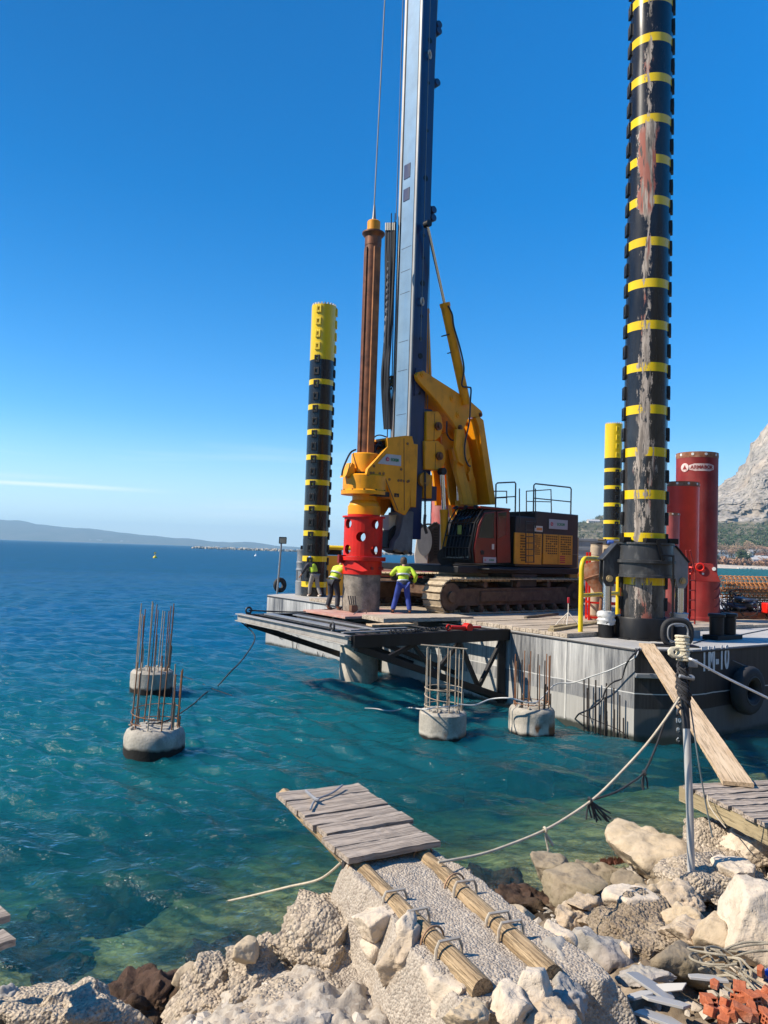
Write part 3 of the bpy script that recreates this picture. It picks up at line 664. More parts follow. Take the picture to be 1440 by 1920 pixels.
for bb in (N0 - .02, F0 + .05):
    b = MB(); b.bar(BG.p(AO + .25, bb, 1.80), BG.p(-.02, bb, .22), .17, .17, up=V((0, 0, 1))); b.bar(BG.p(AO + .55, bb - .12, 1.76), BG.p(-.02, bb - .12, .12), .05, .1); b.build('raking_strut', BLACK, pf, bev=.01)
b = MB()
for s in range(3):
    a0 = -.2 - s * 1.5
    zt = 1.80; zb = lambda a: .28 + (1.80 - .28) * (-a / 4.9)
    b.bar(BG.p(a0, N0 - .02, zt), BG.p(a0 - .8, N0 - .02, zb(a0 - .8)), .10, .10); b.bar(BG.p(a0 - 1.5, N0 - .02, zt), BG.p(a0 - .8, N0 - .02, zb(a0 - .8)), .10, .10)
for bb in (-8.4, -6.3): b.bar(BG.p(-3.3, bb, 1.8), BG.p(-.02, bb, .6), .13, .13)
b.bar(BG.p(-.12, N0 - .1, 1.85), BG.p(-.12, N0 - .1, .1), .2, .22); b.bar(BG.p(-.12, F0 + .1, 1.85), BG.p(-.12, F0 + .1, .1), .2, .22); b.build('bracing', BLACK, pf, bev=.008)
for bb, ax_ in ((-10.2, BG.e2), (-5.3, BG.e1)): b = MB(); b.ring(BG.p(-4.9, bb, 2.20), .09, .03, ax_, 16, 8); b.bar(BG.p(-4.9, bb, 2.08), BG.p(-4.9, bb, 2.15), .14, .08); b.build('lifting_eye', DGREY, pf)
FLOORP = paint('reddish_dusty_plate', (.46, .23, .18), .8, var=.15, vs=1.5, dirt=(.58, .46, .38), damt=.7, ds=2)
b = MB(); b.fbox(BG, -3.0, -1.42, -10.25, -7.75, 2.12, 2.19); b.fbox(BG, -1.40, -.03, -10.25, -7.75, 2.12, 2.195); o = b.build('floor_plate', FLOORP, bev=.006); tag(o, 'dusty reddish floor plates round the foot of the drill casing', 'floor plate')
o = plank('work_floor_board', BG.p(-2.55, -7.0, 2.19), BG.p(.55, -6.75, 2.20), 1.25, .11, W_DECK, seed=3); tag(o, 'thick brown board platform in front of the drill casing above the black beams', 'board')
o = plank('loose_board', BG.p(-3.4, -5.9, 2.13), BG.p(-2.1, -5.75, 2.14), .35, .05, W_PALE, seed=5); tag(o, 'pale splintered board end lying across the black platform beams', 'board')
# red tackle and chain on the near beam
ct = thing('chain_hoist', 'red lever hoist and slack chain lying on the near beam of the black platform', 'hoist', BG.p(-1.6, N0, 2.13))
b = MB(); b.tube([BG.p(-2.0, N0 - .02, 2.2), BG.p(-1.55, N0 + .02, 2.18)], .055, 10); b.cyl(BG.p(-1.45, N0 - .1, 2.19), BG.p(-1.45, N0 + .1, 2.19), .11, n=14); b.tube([BG.p(-1.45, N0, 2.2), BG.p(-.95, N0 - .05, 2.17)], .035, 8); b.ring(BG.p(-2.1, N0, 2.2), .07, .022, BG.e2, 12, 6); b.build('body', RED, ct)
b = MB(); ch = spline([BG.p(-4.0, N0 + .04, 2.16), BG.p(-3.3, N0, 2.15), BG.p(-2.7, N0 - .1, 2.17), BG.p(-2.1, N0, 2.2)], 9)
def chain(b, pts, r=.03, w=.008, step=1):
    for i in range(0, len(pts) - 1, step):
        d = (pts[i + 1] - pts[i]); L = d.length * .75; d.normalize(); a = d.orthogonal().normalized() if i % 2 else d.cross(d.orthogonal()).normalized(); c = (pts[i] + pts[i + 1]) / 2
        P = [c + d * (L * math.cos(q)) + a * (r * math.sin(q)) for q in [k * math.pi / 5 for k in range(10)]]; b.tube(P, w, 5, closed=True)
chain(b, ch, .045, .013); b.build('chain', DGREY, ct)

# the pile being drilled and its casing
PC = RG.p(0, 0, 0)
CONC = concrete('pile_concrete', (.50, .46, .38), (.30, .275, .23), wet=None)
b = MB(); b.lathe(PC, [(.1, -3.5), (.62, -3.5), (.62, 1.9), (.60, 2.0)], 56); o = b.build('cast_pile', concrete('pile_concrete_wet', (.54, .49, .41), (.33, .30, .25), wet=None), loc=V((PC.x, PC.y, 0))); tag(o, 'thick round concrete pile standing in the water under the black platform', 'pile')
MUDC = concrete('muddy_casing', (.36, .32, .26), (.13, .115, .095), bump=1.0)
cs = thing('drill_casing', 'mud-caked grey casing pipe standing on the reddish floor plates below the red adapter', 'casing', V((PC.x, PC.y, 2.19)))
MB().lathe(PC, [(.58, 2.2), (.60, 2.2), (.605, 2.6), (.60, 3.0), (.60, 3.37), (.56, 3.37)], 60).build('pipe', MUDC, cs)
b = MB(); b.fbox(BG, -2.0, -1.8, -9.2, -8.9, 2.2, 2.38); b.build('clod', MUDC, cs, bev=.03)
def ZV(v, u=676): return RG.rb(u, v, 0)[2]
ad = thing('casing_adapter', 'red perforated steel casing driver with round holes, clamped between the drive head and the casing', 'casing driver', V((PC.x, PC.y, 3.38)))
def holed_drum(c, r_out, r_in, z0, z1, cols, rows, hr, mat, name, parent, ph=0.0):
    b = MB(); dz = (z1 - z0) / rows; dq = 2 * math.pi / cols; M_ = 24
    def pt(q, z, r): return c + V((math.cos(q) * r, math.sin(q) * r, z))
    for i in range(cols):
        for j in range(rows):
            q0 = ph + dq * i; za = z0 + dz * j; qc = q0 + dq / 2; zc = za + dz / 2; hole = (i + j) % 2 == 0
            for r, fl in ((r_out, 0), (r_in, 1)):
                if not hole:
                    n = 4; 
                    for k in range(n):
                        qa, qb = q0 + dq * k / n, q0 + dq * (k + 1) / n; b.add([pt(qa, za, r), pt(qb, za, r), pt(qb, za + dz, r), pt(qa, za + dz, r)], [(0, 1, 2, 3) if not fl else (3, 2, 1, 0)])
                else:
                    O = []; I = []
                    for k in range(M_):
                        t = 2 * math.pi * k / M_; cx_, sx_ = math.cos(t), math.sin(t); m_ = max(abs(cx_), abs(sx_))
                        O.append(pt(qc + cx_ / m_ * dq / 2, zc + sx_ / m_ * dz / 2, r)); I.append(pt(qc + cx_ * hr / r_out, zc + sx_ * hr, r))
                    for k in range(M_):
                        k2 = (k + 1) % M_; b.add([O[k], O[k2], I[k2], I[k]], [(0, 1, 2, 3) if not fl else (3, 2, 1, 0)])
            if hole:
                for k in range(M_):
                    t, t2 = 2 * math.pi * k / M_, 2 * math.pi * (k + 1) / M_
                    f_ = lambda t_, r: pt(qc + math.cos(t_) * hr / r_out, zc + math.sin(t_) * hr, r)
                    b.add([f_(t, r_out), f_(t, r_in), f_(t2, r_in), f_(t2, r_out)], [(0, 1, 2, 3)])
    return b.build(name, mat, parent)
z0h, z1h = ZV(1043), ZV(971)
holed_drum(PC, .625, .59, z0h, z1h, 8, 3, .155, RED, 'perforated_drum', ad, ph=R(219 - 22))
MB().lathe(PC, [(.52, z1h + .002), (.69, z1h + .002), (.69, z1h + .05), (.52, z1h + .05)], 48, closed=True).build('top_flange', RED, ad)
MB().lathe(PC, [(.35, z1h + .05), (.52, z1h + .05), (.52, z1h + .14), (.35, z1h + .14)], 40).build('neck', RED, ad)
MB().lathe(PC, [(.58, z0h - .14), (.75, z0h - .14), (.75, z0h - .01), (.58, z0h - .01)], 48, closed=True).build('bottom_flange', RED, ad, bev=.008)
MB().lathe(PC, [(.605, 3.36), (.635, 3.36), (.635, z0h - .15), (.605, z0h - .15)], 48, closed=True).build('skirt', RED, ad)
b = MB(); b.box(PC + V((-.62, -.34, z0h - .1)), (.34, .1, .26), V((.8, .6, 0)), V((-.6, .8, 0))); 
for q in (-95, -60, -30, 5, 40): d = V((math.cos(R(q)), math.sin(R(q)), 0)); b.cyl(PC + d * .62 + V((0, 0, 3.56)), PC + d * .69 + V((0, 0, 3.56)), .05, n=12)
b.build('locking_bolt', DRED, ad, bev=.006)
b = MB(); b.prism([PC + V((-.60, -.24, 3.70)), PC + V((-.28, -.60, 3.80)), PC + V((.22, -.72, 3.48)), PC + V((.05, -.74, 3.44)), PC + V((-.5, -.42, 3.56))], V((-.03, -.05, .02))); b.build('flap', RED, ad)

# bucket and tools beside the casing
bk = thing('tool_bucket', 'small box of steel wedges beside the casing at the leaning worker’s feet', 'tool box', BG.p(-2.1, -9.2, 2.2))
q = onz(662, 1148, 2.2); b = MB(); b.box(q + V((0, 0, .12)), (.22, .16, .2), V((.8, .6, 0)), V((-.6, .8, 0))); b.build('box', MUDD, bk, bev=.01)
b = MB()
for k in range(4): b.bar(q + V((-.1 + k * .06, 0, .2)), q + V((-.17 + k * .07, .02, .50)), .05, .02)
b.build('wedge', DGREY, bk)
o = MB().tube(spline([onz(663, 1152, 2.22), onz(676, 1143, 2.35), onz(686, 1142, 2.36), onz(687, 1150, 2.22)], 6), .014, 6).build('wire_loop', WIRE); tag(o, 'thin bent wire loop lying on the floor plates before the casing', 'wire')

# ================================================================== the drilling rig
rig = thing('drilling_rig', 'large yellow and dark crawler drilling rig with a tall blue mast on the pontoon', 'drilling rig', RG.p(4.5, 0, 2.19))
def az(px, b): return [(RG.rb(u, v, b)[0], RG.rb(u, v, b)[2]) for u, v in px]
def slab(mb, poly, b0, b1, mi=0): return mb.prism([RG.p(a, b0, z) for a, z in poly], RG.e2 * (b1 - b0), mi)
def rbp(u, v, b): a, _, z = RG.rb(u, v, b); return RG.p(a, b, z)
# crawlers
def crawler(bo, bi):
    b = MB(); rI = .56; a0, a1, zc = 1.76, 7.95, 2.19 + .57
    path = []; step = .205
    per = []
    n1 = int((a1 - a0) / step)
    for k in range(n1): per.append((a0 + (a1 - a0) * k / n1, zc + rI, 0))
    na = int(math.pi * rI / step)
    for k in range(na): t = math.pi / 2 - math.pi * k / na; per.append((a1 + rI * math.cos(t), zc + rI * math.sin(t), t - math.pi / 2))
    for k in range(n1): per.append((a1 - (a1 - a0) * k / n1, zc - rI, math.pi))
    for k in range(na): t = -math.pi / 2 - math.pi * k / na; per.append((a0 + rI * math.cos(t), zc + rI * math.sin(t), t - math.pi / 2))
    bc = (bo + bi) / 2; wd = abs(bo - bi)
    for a, z, t in per:
        T = (RG.e1 * math.cos(t) + V((0, 0, math.sin(t)))).normalized(); Nn = (RG.e1 * -math.sin(t) + V((0, 0, math.cos(t))))
        zz = max(z, 2.19 + .045 + .0); c = RG.p(a, bc, zz)
        b.box(c, (.19, wd, .035), T, RG.e2); b.box(c + Nn * .028 - T * .07, (.03, wd, .05), T, RG.e2); b.box(c - Nn * .05, (.16, .22, .08), T, RG.e2)
    tc_ = b.build('track_chain', MUD, rig)
    s = 1 if bo > bi else -1
    b = MB(); poly = [(a0 + .05, zc - .30), (a0 + .05, zc + .18), (a0 + .5, zc + .26), (a1 - .5, zc + .28), (a1 - .1, zc + .1), (a1 - .1, zc - .30)]
    slab(b, poly, bo - s * .12, bi + s * .12); b.fbox(RG, a0 + 1.3, a1 - 1.3, min(bo - s * .06, bo - s * .14), max(bo - s * .06, bo - s * .14), zc - .18, zc + .16)
    b.build('track_frame', MUDD, rig, bev=.02)
    for a in (a0, a1):
        c0, c1 = RG.p(a, bo - s * .10, zc), RG.p(a, bi + s * .1, zc); w = MB(); w.cyl(c0, c1, .44, n=32); w.cyl(RG.p(a, bo - s * .02, zc), c0, .17, n=20); w.build('idler_wheel', MUDD, rig, bev=.01)
    for k in range(9):
        a = a0 + .7 + k * .62; w = MB(); w.cyl(RG.p(a, bo - s * .05, zc - .40), RG.p(a, bi + s * .05, zc - .40), .12, n=18); w.cyl(RG.p(a, bo - s * .02, zc - .40), RG.p(a, bo - s * .05, zc - .40), .07, n=12); w.build('track_roller', MUDD, rig)
    for a in (a0 + 1.5, a0 + 3.1, a0 + 4.7): w = MB(); w.cyl(RG.p(a, bo - s * .06, zc + .38), RG.p(a, bi + s * .05, zc + .38), .10, n=18); w.build('carrier_roller', MUDD, rig)
crawler(2.42, 1.62); crawler(-2.42, -1.62)
b = MB(); b.fbox(RG, 3.2, 6.6, -1.6, 1.6, 2.55, 3.15); b.fbox(RG, 2.6, 3.2, -1.2, 1.2, 2.7, 3.05); b.build('undercarriage', MUDD, rig, bev=.03)
MB().lathe(RG.p(4.9, 0, 0), [(.2, 3.15), (1.25, 3.15), (1.25, 3.35), (1.12, 3.37), (1.12, 3.5), (.2, 3.5)], 40).build('slewing_ring', OFFW, rig)
b = MB(); b.fbox(RG, 2.1, 8.3, -1.7, 2.25, 3.50, 3.72); b.fbox(RG, 3.0, 5.0, 2.25, 2.75, 3.62, 3.68); b.build('turntable_deck', BLACK, rig, bev=.02)
b = MB(); b.fbox(RG, 4.7, 6.0, 1.1, 2.2, 3.05, 3.5); b.fbox(RG, 6.4, 8.2, -1.6, 1.7, 2.95, 3.5); b.build('belly_tank', DGREY, rig, bev=.02)
MB().fbox(RG, 8.32, 8.9, -1.6, 1.8, 3.1, 4.9).build('counterweight', paint('counterweight_ochre', (.42, .2, .02), .5, var=.15), rig, bev=.06)
MB().fbox(RG, 8.3, 8.6, 1.82, 2.05, 2.9, 3.3).build('step_box', OFFW, rig, bev=.02)
# engine house
BH = 2.2
zb = 3.74; zl, zh = 5.47, 5.63
b = MB(); b.fbox(RG, 4.86, 8.3, -1.6, 2.18, zb, zl); b.build('engine_house', HOUSE, rig, bev=.03)
b = MB(); aR = RG.rb(1005, 962, BH)[0]; b.fbox(RG, aR, 8.27, .2, BH + .01, 4.2, zh + .06); b.build('house_top', HOUSE, rig, bev=.03)
def door(px0, px1, cols, rows, nm):
    (a0, z1_), (a1, z0_) = az([px0, px1], BH + .03)
    b = MB(); b.fbox(RG, a0, a1, BH - .02, BH + .035, z0_, z1_); d = b.build('house_door', paint('door_orange_paint', (.68, .27, .012), .45, var=.1, dirt=(.2, .09, .02), damt=.5, ds=2), rig, bev=.012)
    g = MB(); L = a1 - a0; H = z1_ - z0_
    for (fx0, fx1, fz0, fz1) in cols:
        nx = 6
        for j in range(rows):
            for i in range(nx):
                if (i * 7 + j * 3) % 11 == 0: continue
                xx0 = a0 + L * (fx0 + (fx1 - fx0) * i / nx); xx1 = xx0 + L * (fx1 - fx0) / nx * .66
                zz0 = z0_ + H * (fz0 + (fz1 - fz0) * j / rows); zz1 = zz0 + H * (fz1 - fz0) / rows * .55
                g.fbox(RG, xx0, xx1, BH + .034, BH + .038, zz0, zz1)
    g.build('vent_grille', BLACK, d, smooth=False); s = MB(); s.fbox(RG, (a0 + a1) / 2 - .006, (a0 + a1) / 2 + .006, BH + .03, BH + .039, z0_, z1_); s.build('door_seam', BLACK, d, smooth=False)
    return d, (a0, a1, z0_, z1_)
u3 = lambda x: 840 + x / 5.54
v3 = lambda y: 930 + y / 5.54
d1, q1 = door((u3(695), v3(377)), (u3(970), v3(712)), [(.20, .42, .1, .97), (.70, .95, .32, .97)], 10, 1)
d2, q2 = door((u3(993), v3(393)), (u3(1290), v3(715)), [(.08, .48, .34, .98), (.58, .95, .34, .98)], 8, 2)
def sign_plate(c, w, h, X, up, parent, n, red_first='G', rest='EOKIM', sc=1.0, plate=True):
    """silver sign: a red disc carrying the first letter, then green letters"""
    X = V(X).normalized(); up = V(up).normalized(); n = V(n).normalized()
    if plate: pl = MB().box(c, (w, h, .02), X, up).build('company_sign', SILVER, parent, bev=.004)
    else: pl = parent
    pl['label'] = 'silver company sign with a red and green name'
    f = c + n * .0115
    MB().cyl(f - X * (w * .36), f - X * (w * .36) + n * .006, h * .20, n=28).build('emblem', SIGNRED, pl)
    text('emblem_letter', red_first, f - X * (w * .36) + n * .007, X, up, h * .30, WHITE, pl, ext=.002)
    text('company_name', rest, f + X * (w * .13), X, up, h * .42, GREEN, pl, ext=.003, sx=min(1.0, w * .62 / (h * .42 * 3.5)), off=.002)
    return pl
(a0, z1_), (a1, z0_) = az([(u3(1055), v3(238)), (u3(1245), v3(352))], BH + .05)
sign_plate(RG.p((a0 + a1) / 2, BH + .03, (z0_ + z1_) / 2), a1 - a0, z1_ - z0_, RG.e1, (0, 0, 1), rig, RG.e2)
(a0, z1_), (a1, z0_) = az([(u3(906), v3(308)), (u3(985), v3(372))], BH + .03)
ws = MB().fbox(RG, a0, a1, BH + .0, BH + .02, z0_, z1_).build('warning_sticker', OFFW, rig); MB().fbox(RG, a0 + .2 * (a1 - a0), a1 - .03, BH + .02, BH + .024, z0_ + .04, z1_ - .06).build('pictogram', paint('sticker_orange', (.6, .2, .04), .5), ws)
ds = MB()
(a0_, a1_, z0_, z1_) = q2
for k in range(4): ds.fbox(RG, a0_ + .56 * (a1_ - a0_), a0_ + .74 * (a1_ - a0_), BH + .035, BH + .039, z0_ + .06 + k * .07, z0_ + .10 + k * .07)
ds.build('red_stripes_decal', SIGNRED, d2, smooth=False)
# house handrails and ladder
def hr(pts, r=.022): return MB().tube(pts, r, 8).build('handrail', DGREY, rig)
def boxrail(px, b, midpx):
    P = [rbp(u, v, b) for u, v in px]; m_ = MB(); m_.tube(P, .026, 8); m_.tube([rbp(u, v, b) for u, v in midpx], .02, 8); m_.build('handrail', DGREY, rig)
boxrail([(1000, 963), (1001, 910), (1004, 907), (1069, 914), (1071, 917), (1070, 967)], 2.1, [(1001, 934), (1070, 941)])
boxrail([(929, 965), (930, 908), (933, 905.5), (965, 904), (967, 907), (966, 962)], 1.6, [(930, 933), (966, 931)])
boxrail([(925, 945), (926, 921), (950, 921), (950, 944)], -1.0, [(926, 934), (950, 933)])
boxrail([(987, 966), (987, 921), (1033, 918), (1034, 966)], -1.3, [(987, 940), (1034, 941)])
b = MB()
for u in (974, 1004): b.tube([rbp(u, 990, 2.3), rbp(u, 916, 2.3)], .02, 8)
for uu in (986, 1001): b.tube([rbp(uu, 1055, 2.36), rbp(uu, 978, 2.36)], .02, 8)
for k in range(7): b.tube([rbp(986, 982 + k * 12, 2.36), rbp(1001, 982 + k * 12, 2.36)], .014, 6)
b.tube([rbp(986, 978, 2.36), rbp(1004, 979, 2.36)], .018, 8); b.build('ladder', DGREY, rig)
# cab
B1c, B0c = 2.2, .92
P_ = az([(889.6, 1057), (886, 1030), (896, 980), (911, 955), (957, 953.5), (959.5, 1056)], B1c)
b = MB(); slab(b, P_, B0c + .03, B1c - .03); cabn = b.build('cab', BLACK, rig, bev=.02)
dpx = [(891, 1056), (888.5, 1030), (897, 985), (908, 961), (929, 959), (929, 1056)]
b = MB(); slab(b, az(dpx, B1c), B1c - .05, B1c + .02); dr = b.build('cab_door', CABRED, cabn, bev=.012)
b = MB(); slab(b, az([(896, 1008), (901, 982), (909, 963.5), (926, 961.5), (926, 1010)], B1c), B1c + .018, B1c + .028); b.build('door_window', GLASS, dr, bev=.004)
b = MB(); slab(b, az([(900, 1033), (903, 1031), (907, 1034), (906, 1040), (901, 1040)], B1c), B1c + .02, B1c + .035); b.build('door_handle', BLACK, dr)
b = MB(); slab(b, az([(931.5, 1056), (931.5, 959), (955, 957), (957, 1055)], B1c), B1c - .05, B1c + .018); rp2 = b.build('cab_rear_panel', CABRED, cabn, bev=.012)
b = MB(); slab(b, az([(933, 1010), (933, 962), (949, 960), (948, 1003)], B1c), B1c + .017, B1c + .026); b.build('rear_window', GLASS, rp2, bev=.004)
MB().fbox(RG, *sorted((RG.rb(922, 1000, B1c)[0], RG.rb(926, 1000, B1c)[0])), B1c + .02, B1c + .03, RG.rb(922, 1030, B1c)[2], RG.rb(922, 1020, B1c)[2]).build('sticker', OFFW, dr)
(a0, z1_), (a1, z0_) = az([(u3(358), v3(634)), (u3(490), v3(697))], B1c)
sign_plate(RG.p((a0 + a1) / 2, B1c + .035, (z0_ + z1_) / 2), a1 - a0, z1_ - z0_, RG.e1, (0, 0, 1), dr, RG.e2)
# windscreen side: frame, glass and the bar guard
FL = [P_[1], P_[2], P_[3]]
b = MB(); slab(b, [(P_[1][0] - .05, P_[1][1] - .3), (P_[1][0] - .05, P_[1][1]), (P_[2][0] - .04, P_[2][1]), (P_[3][0] - .05, P_[3][1] - .02), (P_[3][0] + .02, P_[3][1] - .02), (P_[2][0] + .03, P_[2][1]), (P_[1][0] + .02, P_[1][1]), (P_[1][0] + .02, P_[1][1] - .3)], B0c + .07, B1c - .07); b.build('windscreen', GLASS, cabn)
b = MB()
for k in range(9):
    bb = B0c + .02 + (B1c - B0c - .04) * k / 8; b.tube([RG.p(P_[1][0] - .13, bb, P_[1][1] - .32), RG.p(P_[1][0] - .13, bb, P_[1][1] + .05), RG.p(P_[2][0] - .12, bb, P_[2][1]), RG.p(P_[3][0] - .10, bb, P_[3][1] + .05)], .022 if k in (0, 8) else .014, 6)
for f in (-.32, .05): b.tube([RG.p(P_[1][0] - .13, B0c, P_[1][1] + f), RG.p(P_[1][0] - .13, B1c, P_[1][1] + f)], .018, 6)
for f in (.5, 1.0): 
    a_ = P_[1][0] - .12 + (P_[2][0] - P_[1][0]) * f; z_ = P_[1][1] + (P_[2][1] - P_[1][1]) * f; b.tube([RG.p(a_, B0c, z_), RG.p(a_, B1c, z_)], .016, 6)
b.build('window_guard', BLACK, cabn)
b = MB(); b.fbox(RG, P_[3][0] - .28, P_[4][0], B0c, B1c + .02, P_[3][1] + .02, P_[3][1] + .10); b.build('cab_roof', CABRED, cabn, bev=.02)
b = MB()
for k in range(3): b.cyl(RG.p(P_[3][0] - .34, B0c + .2 + k * .45, P_[3][1] + .06), RG.p(P_[3][0] - .26, B0c + .2 + k * .45, P_[3][1] + .06), .07, n=14)
b.build('work_light', BLACK, cabn)
# operator's hi-vis shape shows through the glass: a seat with a jacket hung over it
b = MB(); b.fbox(RG, P_[1][0] - .02, P_[1][0] + .0, 1.5, 1.68, 4.75, 5.05); b.build('hung_jacket', paint('hivis_dull', (.22, .25, .05), .7), cabn, bev=.01)

# main boom and rocker linkage
BOOM = az([(852, 812), (868, 803), (892, 783), (903, 786), (929, 946), (868, 946), (862, 884), (853, 856)], .72)
b = MB(); slab(b, BOOM, -.72, -.60); b.build('boom_plate', YEL, rig, bev=.015)
b = MB(); slab(b, BOOM, .02, .10); b.build('boom_inner_web', YEL, rig)
b = MB(); slab(b, az([(891, 783), (899, 782), (906, 788), (929.5, 946), (918, 946), (897, 800)], .72), .12, .74); b.build('boom_edge_flange', YEL, rig, bev=.012)
b = MB(); slab(b, az([(857, 862), (868, 872), (878, 905), (888, 946), (869, 946), (864, 915), (856, 885)], .74), .56, .74); b.build('boom_foot', YEL, rig, bev=.015)
b = MB(); slab(b, az([(904, 942), (904, 902), (908, 896), (912, 902), (914, 942)], .15), .10, .2); b.build('hose_bracket', MGREY, rig)
for v_ in (868, 888): b = MB(); slab(b, az([(878, v_), (884, v_ - 10), (885, v_ + 12), (881, v_ + 14)], .5), .1, .5); b.build('web_rib', YEL, rig)
b = MB(); slab(b, [(BOOM[2][0] - .12, BOOM[2][1] - .05), BOOM[2], BOOM[3], BOOM[4], (BOOM[4][0] - .12, BOOM[4][1])], -.6, .6); b.build('boom_back_plate', YEL, rig, bev=.01)
b = MB(); slab(b, az([(848, 770), (872, 830), (884, 900), (876, 902), (864, 836), (838, 780)], .3), -.45, .45); b.build('boom_web', YEL, rig)
ROCK = az([(780, 703), (783, 698), (790, 696), (800, 700), (877, 749), (902, 771), (904, 778), (900, 783), (878, 783), (868, 806), (861, 810), (856, 806), (844, 786), (818, 752), (790, 722), (782, 712)], .62)
for b1 in (.66, -.50):
    b = MB(); slab(b, ROCK, b1 - .16, b1); rk = b.build('rocker_plate', YEL, rig, bev=.02)
    for (u, v, r_) in ((847, 747, .12), (858, 778, .12), (791, 702, .11), (861, 802, .10), (899, 778, .08)):
        a_, _, z_ = RG.rb(u, v, .62); s_ = 1 if b1 > 0 else -1; w = MB(); w.cyl(RG.p(a_, b1 - (.0 if s_ > 0 else .16), z_), RG.p(a_, b1 + s_ * .03 - (0 if s_ > 0 else .16), z_), r_, n=24); w.cyl(RG.p(a_, b1 + s_ * .03 - (0 if s_ > 0 else .16), z_), RG.p(a_, b1 + s_ * .06 - (0 if s_ > 0 else .16), z_), r_ * .5, n=16); w.build('pivot_pin', YEL if r_ > .1 else RUSTY, rk)
b = MB(); slab(b, az([(800, 720), (850, 792), (842, 797), (795, 735)], .3), -.5, .5); b.build('rocker_web', YEL, rig)
LINK = az([(852, 805), (867, 806), (872, 850), (866, 874), (856, 866), (850, 840)], .75)
for b1 in (.86, -.72):
    b = MB(); slab(b, LINK, b1 - .12, b1); b.build('boom_link', YEL, rig, bev=.02)
# lower arms: seen between mast and cab
ARM = az([(817, 845), (832, 842), (862, 900), (868, 962), (850, 975), (842, 935), (824, 880)], -.4)
b = MB(); slab(b, ARM, -.55, -.35); slab(b, ARM, .2, .4); b.build('lower_arm', YEL, rig, bev=.02)
# hydraulic cylinders: (rod end, gland, body end, plane, rod r, body r)
def ram(p0, p1, p2, b, rr, rb_, nm='hydraulic_ram'):
    A, B, C = (rbp(*p, b) if len(p) == 2 else V(p) for p in (p0, p1, p2))
    m_ = MB(); d = (C - B).normalized(); m_.cyl(B, C, rb_, n=24); m_.cyl(B - d * .03, B + d * .1, rb_ * 1.12, n=24); m_.cyl(C - d * .06, C + d * .12, rb_ * .9, n=16); o = m_.build(nm, YEL, rig)
    w = MB(); w.cyl(A, B, rr, n=18); w.build('piston_rod', CHROME, o); e = MB(); e.cyl(A + RG.e2 * .1, A - RG.e2 * .1, rr * 1.8, n=16); e.build('rod_eye', BLACK, o); return o
ram((801.5, 420), (834, 570), (873, 752), .70, .065, .165, 'backstay_ram')
A_ = RG.p(RG.rb(801.5, 420, .55)[0], -.4, RG.rb(801.5, 420, .55)[2])
ram(tuple(A_), tuple(rbp(796, 582, -.45)), tuple(rbp(801, 712, -.45)), -.4, .065, .165, 'backstay_ram')
ram((829, 884), (832.5, 957), (834, 1036), .75, .07, .135, 'lift_ram')
ram((858, 880), (860, 940), (862, 1000), .3, .075, .12, 'lift_ram')
b = MB(); b.cyl(rbp(838, 1044, 1.0), rbp(838, 1044, .4), .33, n=28); b.build('ram_foot', BLACK, rig)
for pts, bb in (([(840, 573), (848, 590), (851, 612), (862, 650), (870, 690), (866, 722), (878, 726), (883, 729), (882, 752), (880, 790), (872, 830), (872, 856), (878, 872), (882, 874)], .92), ([(838, 790), (838, 812), (845, 824), (853, 826)], .55)):
    MB().tube(spline([rbp(u, v, bb) for u, v in pts], 5), .028, 8).build('hydraulic_hose', HOSE, rig)
for (u, v) in ((849, 660), (838, 628)): MB().ring(rbp(u, v, .58), .19, .02, (rbp(871, 728, .55) - rbp(834, 570, .55)), 20, 6).build('hose_clamp', DGREY, rig)

# mast
MW, MA0, MA1 = .45, 1.47, 2.10; ZM0, ZM1 = 3.95, 26.5
b = MB(); b.fbox(RG, MA0, MA1, -MW, MW, ZM0 + .6, ZM1); mast = b.build('mast', NAVY, rig, bev=.02)
b = MB(); b.fbox(RG, MA0 - .035, MA0 - .004, -MW + .13, MW - .13, 6.6, ZM1); 
b.build('mast_face_strip', LBLUE, mast)
b = MB()
for s in (-1, 1): b.fbox(RG, MA0 - .06, MA0 - .003, *sorted((s * (MW + .02), s * (MW - .085))), 6.0, ZM1); 
b.build('guide_rail', STEEL, mast, bev=.01)
b = MB()
for s in (-1, 1): b.fbox(RG, MA0 - .05, MA0 - .001, *sorted((s * (MW - .09), s * (MW - .125))), 6.0, ZM1)
b.build('rail_groove', BLACK, mast, smooth=False)
for (va, vb) in ((309, 336), (355, 378)):
    z0_, z1_ = RG.rb(765, vb, -.1)[2], RG.rb(765, va, -.1)[2]; b = MB(); b.fbox(RG, MA0 - .05, MA0 - .036, -.24, .08, z0_, z1_); b.build('rail_window', NAVY, mast, smooth=False)
b = MB()
for v in (462, 506, 548, 640, 695, 778): z_ = RG.rb(755, v, 0)[2]; b.fbox(RG, MA0 - .04, MA0 - .0365, -MW + .2, MW - .2, z_, z_ + .012)
b.build('plate_joint', DGREY, mast, smooth=False)
for k, v in enumerate((70, 150, 240, 330, 438, 480, 528, 590, 632, 665, 735)):
    a_, _, z_ = RG.rb(784 + (480 - v) * .03, v, MW); w = MB(); w.cyl(RG.p(1.82, MW + .001, z_), RG.p(1.82, MW + .012, z_), .06 if k % 3 else .1, n=14); w.build('mast_port', BLACK, mast)
for v in (97, 562):
    a_, _, z_ = RG.rb(797 if v < 200 else 781, v, MW + .05); w = MB(); w.ring(RG.p(1.78, MW + .06, z_), .12, .03, RG.e2 + RG.e1 * .5 , 20, 8); w.build('cable_eye', OFFW, mast)
